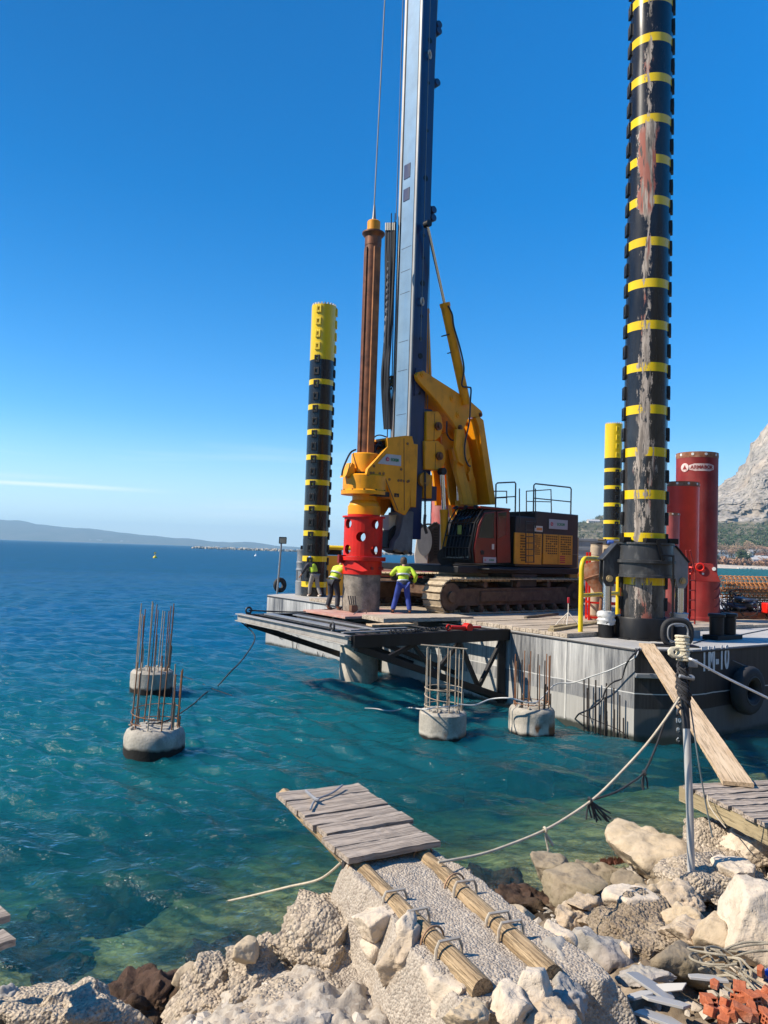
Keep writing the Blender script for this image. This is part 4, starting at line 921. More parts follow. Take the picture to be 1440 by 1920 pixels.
for (u, v) in ((808, 42), (811, 56), (803, 150), (801, 392), (803, 408)):
    P0_ = rbp(u, v, .25); w = MB(); w.fbox(RG, 2.08, 2.34, .0, .35, P0_.z - .12, P0_.z + .12); w.cyl(RG.p(2.3, -.05, P0_.z), RG.p(2.3, .4, P0_.z), .13, n=16); w.build('rope_guide', NAVY, mast, bev=.02)
b = MB(); slab(b, az([(778, 690), (790, 692), (792, 720), (782, 740), (776, 742)], MW), -MW, MW + .05); b.build('mast_bracket', NAVY, mast, bev=.02)
# mast foot
b = MB(); slab(b, az([(758, 960), (771, 958), (776, 960), (773, 1036), (768, 1040), (762, 1032), (752, 1036), (744, 1030), (738, 1032), (741, 1015), (750, 1002), (754, 985)], MW + .02), -MW + .1, MW + .02); b.build('mast_foot', paint('mast_foot_grey', (.12, .12, .125), .5, var=.25, dirt=(.3, .3, .29), damt=.6, ds=3, streak=.4), mast, bev=.02)
b = MB(); slab(b, az([(729, 966), (756, 964), (754, 988), (748, 1000), (740, 1011), (737, 1002), (729, 1000)], .1), -.4, .1); b.build('foot_guard', OFFW, mast, bev=.02)
b = MB(); slab(b, az([(722, 997), (735, 985), (737, 1010), (722, 1028), (719, 1026)], 0), -.3, .2); slab(b, az([(728, 1028), (750, 1034), (752, 1040), (730, 1036)], 0), -.2, .2); b.build('foot_clamp', BLACK, mast, bev=.01)
for (u, v) in ((729, 1034), (770, 1037)):
    w = MB(); w.cyl(rbp(u, v, MW + .08), rbp(u, v, MW - .1), .06, n=12); w.build('foot_bolt', DGREY, mast)
# hose bundle
def bundle():
    b = MB(); r = random.Random(2)
    for k in range(7):
        bb = -.78 + k * .045; du = k * 2.6
        pts = [rbp(725 + du, 424 - k * 1.2, bb), rbp(724 + du, 470, bb), rbp(722 + du * .9 + r.uniform(-2, 2), 560, bb), rbp(720 + du * .8 + r.uniform(-2, 2), 640, bb), rbp(718 + du * .7 + r.uniform(-1, 2), 700, bb), rbp(718 + du * .8, 745, bb), rbp(722 + du * .6, 805, bb)]
        b.tube(spline(pts, 7), .040 if k % 2 else .052, 8)
    o = b.build('hose_bundle', HOSE, rig)
    c = MB()
    for k in range(6): c.tube([rbp(724 + k * 3.2, 418, -.75 + k * .05), rbp(724 + k * 3.2, 432, -.75 + k * .05)], .035, 8)
    c.build('hose_fitting', OFFW, o)
    w = MB(); pts = spline([rbp(730, 480, -.72), rbp(727, 540, -.72), rbp(725.5, 600, -.72), rbp(724, 690, -.72)], 14); rr = [.085 + .02 * math.sin(i * 2.1) for i in range(len(pts))]; w.tube(pts, rr, 10); w.build('hose_wrap', paint('wrap_grey_film', (.16, .16, .17), .3, var=.3, vs=5), o)
    l = MB()
    for k in range(5): l.tube(spline([rbp(726 + k, 722 + k * 3, -.6), rbp(733 + k * 1.5, 705 + k * 4, -.55), rbp(741, 716 + k * 4, -.5), rbp(738, 740 + k * 3, -.5), rbp(728, 760 + k * 2, -.6)], 6), .022, 6)
    l.build('looped_hose', HOSE, o)
    for u in (734, 741): MB().tube([rbp(u, 400, -.5), rbp(u - 8, 830, -.5)], .018, 6).build('hose_line', HOSE, rig)
bundle()
MB().cyl(rbp(735, 722, -.6), rbp(737, 706, -.6), .09, n=16).build('yellow_sheave', YEL2, rig)
# ropes beside the mast
for (u0, v0, u1, v1, bb, r_) in ((757, -40, 743, 412, -.62, .016), (822, -40, 803, 400, .3, .016), (808, -40, 789, 640, MW + .12, .014), (820, -40, 800, 300, .1, .014), (803, 420, 797, 860, .2, .014), (806, 410, 800, 900, .35, .014)):
    MB().tube([rbp(u0, v0, bb), rbp(u1, v1, bb)], r_, 6).build('hoist_rope', WIRE, rig)
MB().tube([RG.p(-.02, 0, 14.95), RG.p(.25, -.05, 26)], .021, 8).build('main_rope', WIRE, rig)
# winches behind the mast
for px in ([(800, 771), (822, 771), (828, 780), (831, 800), (827, 818), (818, 826), (800, 826)], [(796, 826), (822, 826), (833, 838), (837, 858), (832, 874), (823, 882), (797, 880)]):
    W_ = az(px, .55); b = MB(); slab(b, W_, -.5, .55); wn = b.build('winch', YEL, rig, bev=.03)
    ca = sum(p[0] for p in W_) / len(W_) + .06; cz = sum(p[1] for p in W_) / len(W_); w = MB(); w.cyl(RG.p(ca, .55, cz), RG.p(ca, .63, cz), .14, n=20); w.cyl(RG.p(ca, .63, cz), RG.p(ca, .68, cz), .07, n=12); w.build('winch_hub', RUSTY, wn)
    w = MB(); w.fbox(RG, ca - .16, ca - .145, .545, .555, W_[-1][1] + .02, W_[0][1] - .02); w.build('winch_seam', BLACK, wn, smooth=False)
b = MB(); b.fbox(RG, 2.1, 2.5, -.4, .4, 6.3, 9.0); b.fbox(RG, 2.1, 2.9, -.3, .3, 5.9, 6.4); b.build('mast_carriage', NAVY, rig, bev=.02)
b = MB(); b.fbox(RG, 2.12, 2.5, -.2, .5, 5.95, 6.75); b.build('sheave_box', YEL, rig, bev=.03); w = MB(); c_ = rbp(797, 899, .56); w.cyl(c_ + RG.e2 * -.12, c_, .24, n=24); w.build('rope_sheave', paint('sheave_ochre', (.5, .22, .02), .5), rig)
# hook chain
hk = [rbp(797, 905 + k * 2.0, .6) for k in range(1, 32)]
b = MB(); chain(b, hk, .035, .011); b.cyl(rbp(797, 884, .6), rbp(797, 905, .6), .035, n=10); b.build('lifting_chain', DGREY, rig)
b = MB(); b.tube(spline([rbp(797, 965, .6), rbp(796, 985, .6), rbp(800, 1000, .6)], 5), .05, 8); b.build('chain_hook', DGREY, rig)

# rotary head riding on the mast, kelly bar through it
hd = MB(); HP = az([(725.8, 820.8), (760.5, 816.7), (773, 818), (776, 830), (774.4, 855), (772, 883), (771, 946), (769, 952), (760.5, 966), (752, 962), (743.9, 957), (720.3, 896), (687.6, 890), (689.7, 879), (727, 837.5)], .62)
slab(hd, HP, .50, .62); head = hd.build('head_carriage', YEL, rig, bev=.015)
hd = MB(); slab(hd, HP, -.62, -.50); hd.build('head_side_plate', YEL, head, bev=.015)
b = MB(); zc0 = ZV(930); b.fbox(RG, .9, MA0 - .065, -.5, .5, zc0, HP[0][1] - .25); b.build('head_body', YEL, head, bev=.03)
b = MB(); slab(b, az([(725.8, 820.8), (760.5, 816.7), (773, 818), (773, 822), (725.8, 825)], .5), -.5, .5); b.build('head_top', YEL, head)
b = MB()
for s in (-1, 1): b.fbox(RG, MA0 - .08, MA0 + .22, *sorted((s * (MW + .04), s * .62)), 5.6, 7.7)
b.build('slide_shoe', YEL, head, bev=.02)
sg = az([(u_ , v_) for u_, v_ in ((708, 869), (725, 851), (752, 854), (752, 874))], .63)
b = MB(); slab(b, sg, .62, .632); pl = b.build('company_sign', SILVER, head)
sc_ = RG.p((sg[1][0] + sg[3][0]) / 2 - .05, .634, (sg[1][1] + sg[3][1]) / 2)
sign_plate(sc_, .62, .34, RG.e1, (0, 0, 1), pl, RG.e2, plate=False)
b = MB()
for (u, v) in ((695, 887), (700, 887), (712, 888), (719, 888), (730, 899), (747, 901), (752, 901), (757, 902), (764, 903), (766, 902), (743, 930), (764, 832), (701, 874), (752, 880)): p = rbp(u, v, .62); b.cyl(p - RG.e2 * .01, p + RG.e2 * .018, .045, n=10)
b.build('bolt_pattern', paint('bolt_brown', (.22, .1, .03), .5, .3), head)
b = MB()
for (u0, v0, u1, v1, wd_) in ((757.5, 822, 758, 957, .02), (722, 896, 746, 957, .03), (688, 891, 722, 896, .02)): b.bar(rbp(u0, v0, .624), rbp(u1, v1, .624), .012, wd_, up=RG.e1)
b.build('plate_seam', paint('seam_brown', (.12, .055, .02), .6), head, smooth=False)
b = MB(); b.fbox(RG, *sorted((RG.rb(739, 930, .62)[0], RG.rb(748, 930, .62)[0])), .60, .626, RG.rb(743, 932, .62)[2], RG.rb(743, 925, .62)[2]); b.build('access_slot', BLACK, head)
z = ZV
prof = [(.30, z(966)), (.53, z(965)), (.53, z(949)), (.50, z(948)), (.46, z(941)), (.40, z(938)), (.40, z(929)), (.62, z(928)), (.77, z(928)), (.77, z(921)), (.72, z(919)), (.72, z(893)), (.66, z(890.5)), (.30, z(890))]
MB().lathe(PC, prof, 56).build('gear_case', YEL, head)
MB().lathe(PC, [(.3, z(890)), (.48, z(889)), (.48, z(887)), (.3, z(886))], 40).build('seal_ring', BLACK, head)
MB().lathe(PC, [(.3, z(886)), (.47, z(886)), (.47, z(852)), (.44, z(850)), (.27, z(850))], 48).build('guide_tube', YEL, head)
b = MB(); 
for q in range(0, 360, 30): d = V((math.cos(R(q)), math.sin(R(q)), 0)); b.cyl(PC + d * .74 + V((0, 0, z(921))), PC + d * .74 + V((0, 0, z(919))), .03, n=8)
b.fbox(RG, -.1, .45, .3, .72, z(930), z(922)); b.build('case_bolts', BLACK, head)
b = MB(); slab(b, az([(642, 895), (655, 868), (660, 872), (660, 890)], 0), -.15, .15); b.build('rib_plate', YEL, head)
b = MB(); r = random.Random(3)
for k in range(9): b.tube(spline([rbp(700 + r.uniform(-2, 3), 842 + k, .1 * k - .5), rbp(706 + r.uniform(-4, 6), 832 + r.uniform(-4, 6), .1 * k - .5), rbp(718 + r.uniform(-2, 4), 838 + r.uniform(-8, 8), .1 * k - .4), rbp(724, 846, .08 * k - .4)], 6), .028, 6)
b.build('motor_hoses', HOSE, head); b = MB(); b.fbox(RG, .45, .9, -.35, .35, z(868), z(838)); b.build('hydraulic_motor', paint('motor_dark_ochre', (.25, .12, .02), .5, var=.3), head, bev=.03)
MB().tube(spline([rbp(667, 843, -.2), rbp(658, 848, -.1), rbp(650, 862, 0), rbp(643, 880, .1), rbp(641, 892, .1)], 8), .03, 8).build('head_hose', HOSE, head)
MB().tube(spline([rbp(700, 822, -.2), rbp(706, 817, -.2), rbp(714, 816, -.1), rbp(726, 820, 0)], 8), .022, 8).build('head_hose', HOSE, head)
kz0, kz1 = 7.0, RG.rb(699, 462, 0)[2]
kl = MB(); kl.lathe(PC, [(.2, kz0), (.265, kz0), (.265, kz1), (.2, kz1)], 40); kelly = kl.build('kelly_bar', RUSTY, rig)
RIBP = paint('rusty_rib_plate', (.30, .11, .030), .6, .1, var=.4, vs=3, dirt=(.10, .05, .03), damt=.8, ds=3.5, streak=.3, bump=.4, bs=20)
for q, wd_, mt_ in ((-58, .23, RIBP), (-142, .13, RUSTY), (62, .2, RIBP), (150, .13, RUSTY)):
    d = V((math.cos(R(q)), math.sin(R(q)), 0)); w = MB(); w.bar(PC + d * .262 + V((0, 0, kz0)), PC + d * .262 + V((0, 0, kz1 - .1)), wd_, .09, up=d); w.build('drive_rib', mt_, kelly, bev=.006)
b = MB(); d = V((math.cos(R(-58)), math.sin(R(-58)), 0)); X_ = V((-d.y, d.x, 0)); r = random.Random(5)
for k in range(60): p_ = PC + d * .308 + X_ * (.05 if k % 2 else -.04) + V((0, 0, kz0 + .25 + k * .11)); b.cyl(p_, p_ + d * .004, .012, n=7)
zt = RG.rb(700, 440, 0)[2]
MB().lathe(PC, [(.2, kz1), (.275, kz1), (.275, zt - .12), (.375, zt), (.375, zt + .05), (.30, zt + .08), (.2, zt + .08)], 40).build('kelly_collar', RUSTY, kelly)
MB().lathe(PC, [(.1, zt + .08), (.215, zt + .08), (.215, zt + .42), (.19, zt + .45), (.05, zt + .46)], 28).build('kelly_swivel', YEL, kelly)
MB().tube([PC + V((0, 0, zt + .46)), PC + V((-.0, 0, zt + .6)), PC + V((0, 0, zt + 1.0))], [.09, .06, .03], 10).build('rope_socket', WIRE, kelly)
# ================================================================== things standing on the pontoon
DK = DZ + .03
def yz(u, v, y): return ony(u, v, y)
def casing(u, du, vtop, y, z0, label, mat, collar=True, bolts=True):
    c = yz(u, 1040, y); r = du * y / FPX / 2; zt = yz(u, vtop, y).z; t = thing('casing_pipe', label, 'casing', V((c.x, c.y, z0)), 'red drill casings standing on the pontoon'); c = V((c.x, c.y, 0))
    h = r * .28
    MB().lathe(c, [(r - .04, z0), (r, z0), (r, z0 + .3), (r * 1.004, zt - h), (r - .04, zt - h)], 48).build('pipe', mat, t)
    if collar:
        MB().lathe(c, [(r - .05, zt - h), (r * 1.012, zt - h), (r * 1.012, zt), (r - .05, zt), (r - .06, zt - h + .02)], 48).build('joint_collar', RUST, t)
        b = MB()
        for k in range(10):
            q = k * .628 + .35; d = V((math.cos(q), math.sin(q), 0)); b.cyl(c + d * r * 1.0 + V((0, 0, zt - h * .45)), c + d * (r * 1.012 + .012) + V((0, 0, zt - h * .45)), r * .07, n=12)
        b.build('bolt_hole', WHITE, t)
    return t, c, r, zt
t1, c1, r1, zt1 = casing(1305, 74, 851, 30.5, DK, 'tallest and widest casing pipe, faded dark red with a white worn name near its top', DRED)
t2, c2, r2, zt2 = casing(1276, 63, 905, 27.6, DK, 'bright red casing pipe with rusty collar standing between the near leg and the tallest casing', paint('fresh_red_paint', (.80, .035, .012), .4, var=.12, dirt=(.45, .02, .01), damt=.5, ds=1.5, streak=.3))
t3, c3, r3, zt3 = casing(1252, 40, 962, 25.4, DK, 'thin chalky pink casing pipe close behind the near striped leg', PRED)
t4, c4, r4, zt4 = casing(826, 42, 882, 34.0, DK, 'chalky red casing pipe seen behind the yellow arms of the drilling rig', PRED, collar=False)
def wrap_text(body, c, r, z, ang, size, mat, parent, plate=None):
    """letters set one by one round a pipe"""
    d0 = V((math.cos(ang), math.sin(ang), 0)); n = len(body); wch = size * .66
    if plate:
        b = MB(); steps = 24; qa = -plate[0] / 2 / r; vs = []; fs = []
        for i in range(steps + 1):
            q = ang + qa + plate[0] / r * i / steps; d = V((math.cos(q), math.sin(q), 0)); rad = r * 1.004 + .004
            e = min(1.0, 2.2 * min(i, steps - i) / steps + .55); vs += [c + d * rad + V((0, 0, z - plate[1] / 2 * e)), c + d * rad + V((0, 0, z + plate[1] / 2 * e))]
        for i in range(steps): fs.append((2 * i, 2 * i + 2, 2 * i + 3, 2 * i + 1))
        parent = b.add(vs, fs).build('name_plate', plate[2], parent)
    for i, ch in enumerate(body):
        q = ang + (i - (n - 1) / 2) * wch / r; d = V((math.cos(q), math.sin(q), 0)); X = V((-d.y, d.x, 0)); text('name_letter', ch, c + d * (r * 1.004 + .008) + V((0, 0, z)), X, (0, 0, 1), size, mat, parent, ext=.002, off=.006)
    return parent
NPL = paint('worn_white_sticker', (.62, .50, .47), .6, var=.2, dirt=(.36, .08, .07), damt=.7, ds=6)
a_ = math.atan2(-c1.y, -c1.x) - R(2)
zl1 = yz(1305, 880, 30.5).z
pl = wrap_text('ARMABOR', c1, r1, zl1, a_ + R(16), .185, DRED, t1, (.98, .29, NPL))
q = a_ - R(32); d = V((math.cos(q), math.sin(q), 0)); MB().cyl(c1 + d * (r1) + V((0, 0, zl1)), c1 + d * (r1 * 1.004 + .014) + V((0, 0, zl1)), .17, n=24).build('emblem_disc', NPL, t1)
X = V((-d.y, d.x, 0)); e = MB(); o_ = c1 + d * (r1 * 1.004 + .016) + V((0, 0, zl1)); e.prism([o_ - X * .09 - V((0, 0, .07)), o_ + X * .09 - V((0, 0, .07)), o_ + V((0, 0, .10))], d * .006); e.build('emblem_triangle', DRED, t1)
a4 = math.atan2(-c4.y, -c4.x); wrap_text('AB', c4, r4, zof(820, 900, 34), a4 - R(30), .38, WHITE, t4)
# red drilling bucket in front of the casings
p = onz(1327, 1172, DK); s = p.y / FPX; c = V((p.x, p.y + .5, 0)); y = c.y
t = thing('drilling_bucket', 'dark red drilling bucket with sloping lifting plates on top, in front of the red casings', 'drilling bucket', V((c.x, c.y, DK)))
rb_ = .54; zt_ = yz(1327, 1090, y).z
MB().lathe(c, [(.1, DK), (rb_ + .02, DK), (rb_ + .02, DK + .22), (rb_, DK + .24), (rb_, zt_), (.1, zt_)], 44).build('barrel', DRED, t)
b = MB()
for k in range(5):
    z0 = DK + .25 + k * .28; P = [c + V((math.cos(q), math.sin(q), 0)) * (rb_ + .008) + V((0, 0, z0 + .32 * (q + 1.2))) for q in [(-1.2 + i * .12) for i in range(12)]]; b.tube([p_ for p_ in P if p_.z < zt_], .022, 6)
b.build('spiral_bead', DRED, t)
zz = yz(1327, 1057, y).z; Xr = V((.95, -.31, 0)); Yr = V((.31, .95, 0))
b = MB(); Q = lambda x, z, off: c + Xr * x + Yr * off + V((0, 0, z))
for off in (-.42, .30): b.prism([Q(-.54, zt_, off), Q(.54, zt_, off), Q(.30, zz, off), Q(-.30, zz, off)], Yr * .06)
b.build('lifting_plate', DRED, t, bev=.01)
b = MB(); b.box(c + V((0, 0, zz - .02)), (.5, .75, .05), Xr, Yr); b.ring(c + V((-.1, 0, zz - .12)) - Yr * .45, .12, .03, Yr, 18, 8); b.build('top_plate', RED, t, bev=.008)
b = MB(); b.cyl(Q(.33, zt_ + .42, -.44), Q(.33, zt_ + .42, -.40), .06, n=14); b.cyl(Q(0, zt_ + .25, -.44), Q(0, zt_ + .25, -.40), .035, n=12); b.build('pin_hole', WHITE, t)
# red access ladder frame beside the collar
p = onz(1290, 1178, DK); t = thing('ladder_frame', 'thin dark red ladder frame standing right of the jacking collar', 'ladder', p)
X = V((.75, .66, 0)); zt_ = 4.45
b = MB()
for s_ in (0, .42): b.tube([p + X * s_, p + X * s_ + Zu * (3.75 - p.z), p + X * (s_ * .6 - .18) + Zu * (zt_ - p.z)], .028, 8)
for k in range(6): b.tube([p + Zu * (.25 + .3 * k), p + X * .42 + Zu * (.25 + .3 * k)], .018, 6)
b.build('rails_and_rungs', DRED, t); b = MB(); b.ring(p + X * .1 + Zu * 1.75, .1, .03, X, 16, 8); b.build('hook_ring', RED, t)
# mooring bitts
p = onz(1358, 1199, DK); t = thing('mooring_bitts', 'pair of black mooring posts on a base plate near the deck edge above TM-10', 'bollard', p)
b = MB(); b.box(p + V((0, .1, .06)), (1.15, .45, .12), BG.e1, -BG.e2); b.build('base_plate', BLACK, t, bev=.01)
for s_ in (-.28, .28):
    cc = p + BG.e1 * s_ + V((0, .1, 0)); MB().lathe(cc, [(.18, .1), (.18, .58), (.22, .60), (.22, .66), (.20, .68), (.05, .68)], 28).build('post', BLACK, t)
# roller fairlead on the corner
p = yz(1243, 1185, 18.3); t = thing('fairlead', 'black oval rope fairlead ring on the pontoon corner behind the pole head', 'fairlead', V((p.x, p.y, DK)))
X = (BG.p(1.11, .72, 0) - BG.p(0, 0, 0)).normalized(); Yf = V((-X.y, X.x, 0)); ctr = V((p.x, p.y, DK + .33)) + X * .34
P = [ctr + X * (.34 * math.copysign(abs(math.cos(q)) ** .75, math.cos(q))) + V((0, 0, .30 * math.copysign(abs(math.sin(q)) ** .75, math.sin(q)))) for q in [2 * math.pi * k / 40 for k in range(40)]]
MB().tube(P, .062, 12, closed=True).build('ring', RUBBER, t)
P2 = [ctr - Yf * .05 + (q_ - ctr) * .72 for q_ in P]; MB().tube(P2, .02, 8, closed=True).build('bead', MGREY, t)
b = MB(); b.box(ctr + V((0, 0, -.33)) + Yf * .1, (1.0, .4, .08), X, Yf); b.build('seat_plate', BLACK, t, bev=.01)
b = MB(); b.box(onz(1305, 1196, DK) + V((0, 0, .09)), (.18, .14, .18)); o = b.build('deck_block', paint('pinkish_block', (.5, .42, .38), .7), bev=.01); tag(o, 'small pale block on the deck between the fairlead and the black mooring posts', 'block')
# tripod stand
p = onz(1065, 1174, 2.195); t = thing('tripod_stand', 'small white tripod stand with a red head on the timber decking', 'stand', p)
h = .72
b = MB(); b.tube([p + Zu * .36, p + Zu * (h - .08)], .016, 8); b.build('stem', OFFW, t)
for q in (20, 100, 170, 250, 330): d = V((math.cos(R(q)), math.sin(R(q)), 0)); MB().tube([p + Zu * .38, p + d * .24 + Zu * .14, p + d * .34 + Zu * .01], .014, 8).build('leg', OFFW, t)
b = MB(); b.box(p + Zu * (h), (.06, .06, .16)); b.build('head', SIGNRED, t, bev=.01)
# red rack with tremie pipes and rusty hopper
p = onz(1104, 1163, 2.195); y = p.y; t = thing('pipe_rack', 'small red angle-iron rack behind the yellow guard rail', 'rack', p)
X = V((.86, -.1, 0)).normalized(); Yk = V((-X.y, X.x, 0)); b = MB()
for sx_, sy_ in ((0, 0), (.95, 0), (0, .6), (.95, .6)): b.bar(p + X * sx_ + Yk * sy_, p + X * sx_ + Yk * sy_ + Zu * 2.1, .06, .06, up=X)
b.build('posts', RED, t)
for z_ in (.1, .55, 1.2): 
    b = MB()
    for sy_ in (0, .6): b.bar(p + Yk * sy_ + Zu * z_, p + X * .95 + Yk * sy_ + Zu * (z_ - .03), .045, .06)
    for sx_ in (0, .95): b.bar(p + X * sx_ + Zu * z_, p + X * sx_ + Yk * .6 + Zu * z_, .045, .06)
    b.build('crossbar', RED, t)
def tremie(u, y, v1, label, du):
    c = yz(u, 1100, y); c.z = 0; zt_ = yz(u, v1, y).z; r = du * y / FPX / 2; z0 = 2.2
    o = thing('tremie_pipe', label, 'pipe', V((c.x, c.y, z0)), 'tan tremie pipes in the red rack')
    MB().lathe(c, [(r * .8, z0), (r * .96, z0), (r * .96, z0 + .25), (r, z0 + .27), (r, zt_ - .35), (r * 1.06, zt_ - .34), (r * 1.06, zt_ - .1), (r, zt_ - .09), (r, zt_), (r * .8, zt_)], 30).build('tube', TAN, o); MB().lathe(c, [(r * .7, z0 + .0), (r * 1.01, z0 + .0), (r * 1.01, z0 + .12), (r * .97, z0 + .14)], 30).build('foot_band', RUST, o); MB().lathe(c, [(r * .4, zt_), (r * 1.1, zt_), (r * 1.1, zt_ + .05), (r * .4, zt_ + .06)], 24).build('top_band', DGREY, o)
tremie(1117, y + .45, 1020, 'wider tan tremie pipe standing in the rack behind the rusty hopper', 21)
tremie(1138, y + .75, 1021, 'narrower tan tremie pipe standing in the rack next to the near leg', 18)
c = yz(1119, 1084, y - .35); ax = V((.28, -.2, -1)).normalized()
t = thing('hopper', 'rusty orange concreting hopper leaning on the front of the red rack', 'hopper', V((c.x, c.y, 2.2)))
MB().lathe(c - ax * .48, [(.32, 0), (.36, .005), (.36, .42), (.35, .44), (.16, .98), (.13, .98), (.31, .43)], 36, axis=ax, closed=True).build('cone', RUST, t)
MB().ring(c - ax * .06, .365, .02, ax, 32, 6).build('seam_ring', RUST, t)
b = MB(); b.ring(c - ax * .46 + V((-.33, 0, -.35)), .09, .02, V((0, 1, 0)), 14, 6); b.tube([c + ax * .5, V((c.x + .1, c.y, 2.2))], .05, 8); b.build('hanger', RUST, t)
# blue rag and odds on top of the rack
b = MB(); pc = yz(1140, 1016, y + .3); r = random.Random(1)
for k in range(6): b.box(pc + V((r.uniform(-.25, .25), r.uniform(-.15, .15), r.uniform(-.04, .08))), (r.uniform(.15, .4), .06, .05), V((math.cos(k), math.sin(k), 0)), V((-math.sin(k), math.cos(k), 0)))
o = b.build('scrap_battens', W_DARK, bev=.01); tag(o, 'small heap of dark battens lying across the tops of the tan pipes', 'scrap wood')
b = MB(); b.box(yz(1144, 1017, y + .1), (.22, .2, .12)); o = b.build('blue_bag', paint('blue_cloth', (.05, .12, .42), .7, var=.3, bump=.6, bs=12), bev=.04); tag(o, 'small crumpled blue bag on top of the tan pipes by the near leg', 'bag')
# grey container far back on the deck
p0 = yz(1084, 1050, 41); p1 = yz(1134, 1050, 41); t = thing('container', 'grey corrugated steel container on the pontoon behind the drilling rig', 'container', V(((p0.x + p1.x) / 2, 41, DK)))
zt_ = yz(1100, 1010, 41).z; X = V((p1.x - p0.x, 0, 0)); L = X.length * 2.0; X = V((1, 0, 0)); cm = V(((p0.x + p1.x) / 2, 42.2, 0))
b = MB(); b.box(cm + V((0, 0, (DK + zt_) / 2)), (L, 2.4, zt_ - DK)); bx = b.build('shell', MGREY, t, bev=.03)
b = MB()
for k in range(6): b.box(cm + V((0, -1.215, DK + .2 + k * (zt_ - DK - .3) / 6)), (L - .1, .05, .16))
b.build('ribs', MGREY, t, bev=.02)
b = MB(); b.box(cm + V((0, -1.2, zt_ - .06)), (L + .04, .1, .12)); b.box(cm + V((0, -1.2, DK + .08)), (L + .04, .1, .16)); b.build('rail', MGREY, t, bev=.01)
# off-white crane body with its red base and dark grille, behind the mast foot
yb = 31.5; P = lambda u, v: yz(u, v, yb)
t = thing('white_machine', 'off-white machine housing with a round panel and dark side, behind the mast foot', 'machine', V((P(795, 1070).x, yb, DK)))
zA = P(795, 990).z; zB = P(795, 1064).z
b = MB(); poly = [P(778, 1064), P(802, 1064), P(803, 1040), P(803, 1000), P(797, 988), P(786, 990), P(780, 1010), P(776, 1040)]; b.prism(poly, V((1.0, 2.2, 0))); b.build('housing', OFFW, t, bev=.04)
b = MB(); b.prism([P(803, 1062) + V((.03, -.02, 0)), P(824, 1064) + V((.03, -.02, 0)), P(825, 984) + V((.03, -.02, 0)), P(812, 981) + V((.03, -.02, 0)), P(803, 996) + V((.03, -.02, 0))], V((.8, 1.6, 0))); sd = b.build('side_panel', HOUSE, t, bev=.02)
b = MB()
for k in range(10): b.box(P(817, 993 + k * 5.2) + V((.0, -.03, 0)), (.16, .02, .06))
b.build('side_vents', BLACK, t); b = MB(); cc = P(796, 1015) + V((0, -.03, 0)); b.lathe(cc, [(.02, 0), (.30, 0), (.30, .03), (.02, .03)], 32, axis=V((0, -1, 0)))
for i in range(len(b.v)): b.v[i].z = cc.z + (b.v[i].z - cc.z) * 2.0
b.build('round_panel', MGREY, t)
b = MB(); b.box(P(760, 1077) + V((1.2, .8, 0)), (4.6, 2.2, .22)); b.build('red_base', DRED, t, bev=.02)
b = MB(); b.box(P(740, 1072) + V((.3, .8, .0)), (1.7, .16, .5)); b.box(P(700, 1075) + V((.5, .9, -.05)), (1.4, .12, .22)); b.build('base_beam', TAN, t, bev=.02)
b = MB(); b.box(P(752, 1108) + V((.4, .8, 0)), (4.4, 2.4, 1.0)); b.build('crawler_base', MUDD, t, bev=.1)
b = MB(); r = random.Random(6)
for k in range(16): b.tube(spline([P(778 + r.uniform(-2, 6), 985 + r.uniform(-8, 12)), P(788 + r.uniform(-8, 12), 992 + r.uniform(-14, 20)), P(800 + r.uniform(-6, 10), 1000 + r.uniform(-16, 10)), P(815 + r.uniform(-4, 8), 983 + r.uniform(-4, 4))], 6), r.uniform(.025, .05), 6)
o = b.build('hose_tangle', HOSE, t)
# grey-white link plates between casing and crawler
b = MB()
lk = thing('tool_clamp', 'white-edged steel clamp jaws standing in front of the crawler track', 'clamp', onz(800, 1128, 2.2))
for (u, v, h_, w_) in ((792, 1098, .74, .22), (808, 1103, .55, .16), (816, 1104, .5, .16)):
    p = onz(u, 1122, 2.2); M_ = MB(); X = V((.93, .36, 0)); 
    M_.prism([p + X * x_ + Zu * z_ for x_, z_ in ((-w_ / 2, .2), (-w_ / 2, h_ + .1), (-w_ / 2 + .06, h_ + .16), (w_ / 2 - .06, h_ + .16), (w_ / 2, h_ + .1), (w_ / 2, .2), (w_ / 2 - .06, .14), (-w_ / 2 + .06, .14))], V((-.04, .12, 0))); M_.build('jaw_plate', OFFW if u == 792 else DGREY, lk, bev=.01)
b = MB(); b.cyl(onz(797, 1128, 2.2) + Zu * .06, onz(825, 1124, 2.2) + Zu * .3, .1, n=14); b.build('roller', MUDD, lk)
# rebar cages and heaped cables at the right-hand end of the deck
t = thing('rebar_cages', 'stack of rusty orange reinforcement cages lying along the right end of the deck', 'rebar cages', onz(1420, 1150, DK))
yc = 27.5
for row, (v_, dy) in enumerate(((1094, 1.6), (1106, 1.0), (1120, .5), (1134, 0.0))):
    b = MB(); p0 = yz(1352 + row * 3, v_, yc - dy * .0 + .6 * (3 - row)); X = V((.93, .30, 0)).normalized(); rr = .30
    for k in range(10): q = k * .628; o_ = V((0, math.cos(q), math.sin(q))) * rr; b.tube([p0 + o_, p0 + o_ + X * 6.2], .016, 5)
    for k in range(60):
        cc = p0 + X * (k * .105); b.ring(cc, rr + .014, .011, X + V((0, 0, .15 if k % 2 else -.15)), 10, 4)
    b.build('cage', paint('cage_orange_rust', (.42, .17, .05), .8, var=.3, vs=3), t)
b = MB(); b.box(yz(1410, 1150, 26.8) + V((.9, .5, -.2)), (3.4, 1.2, .5)); b.build('bearer', RUST, t, bev=.03)
b = MB(); r = random.Random(12)
cp = onz(1402, 1166, DK)
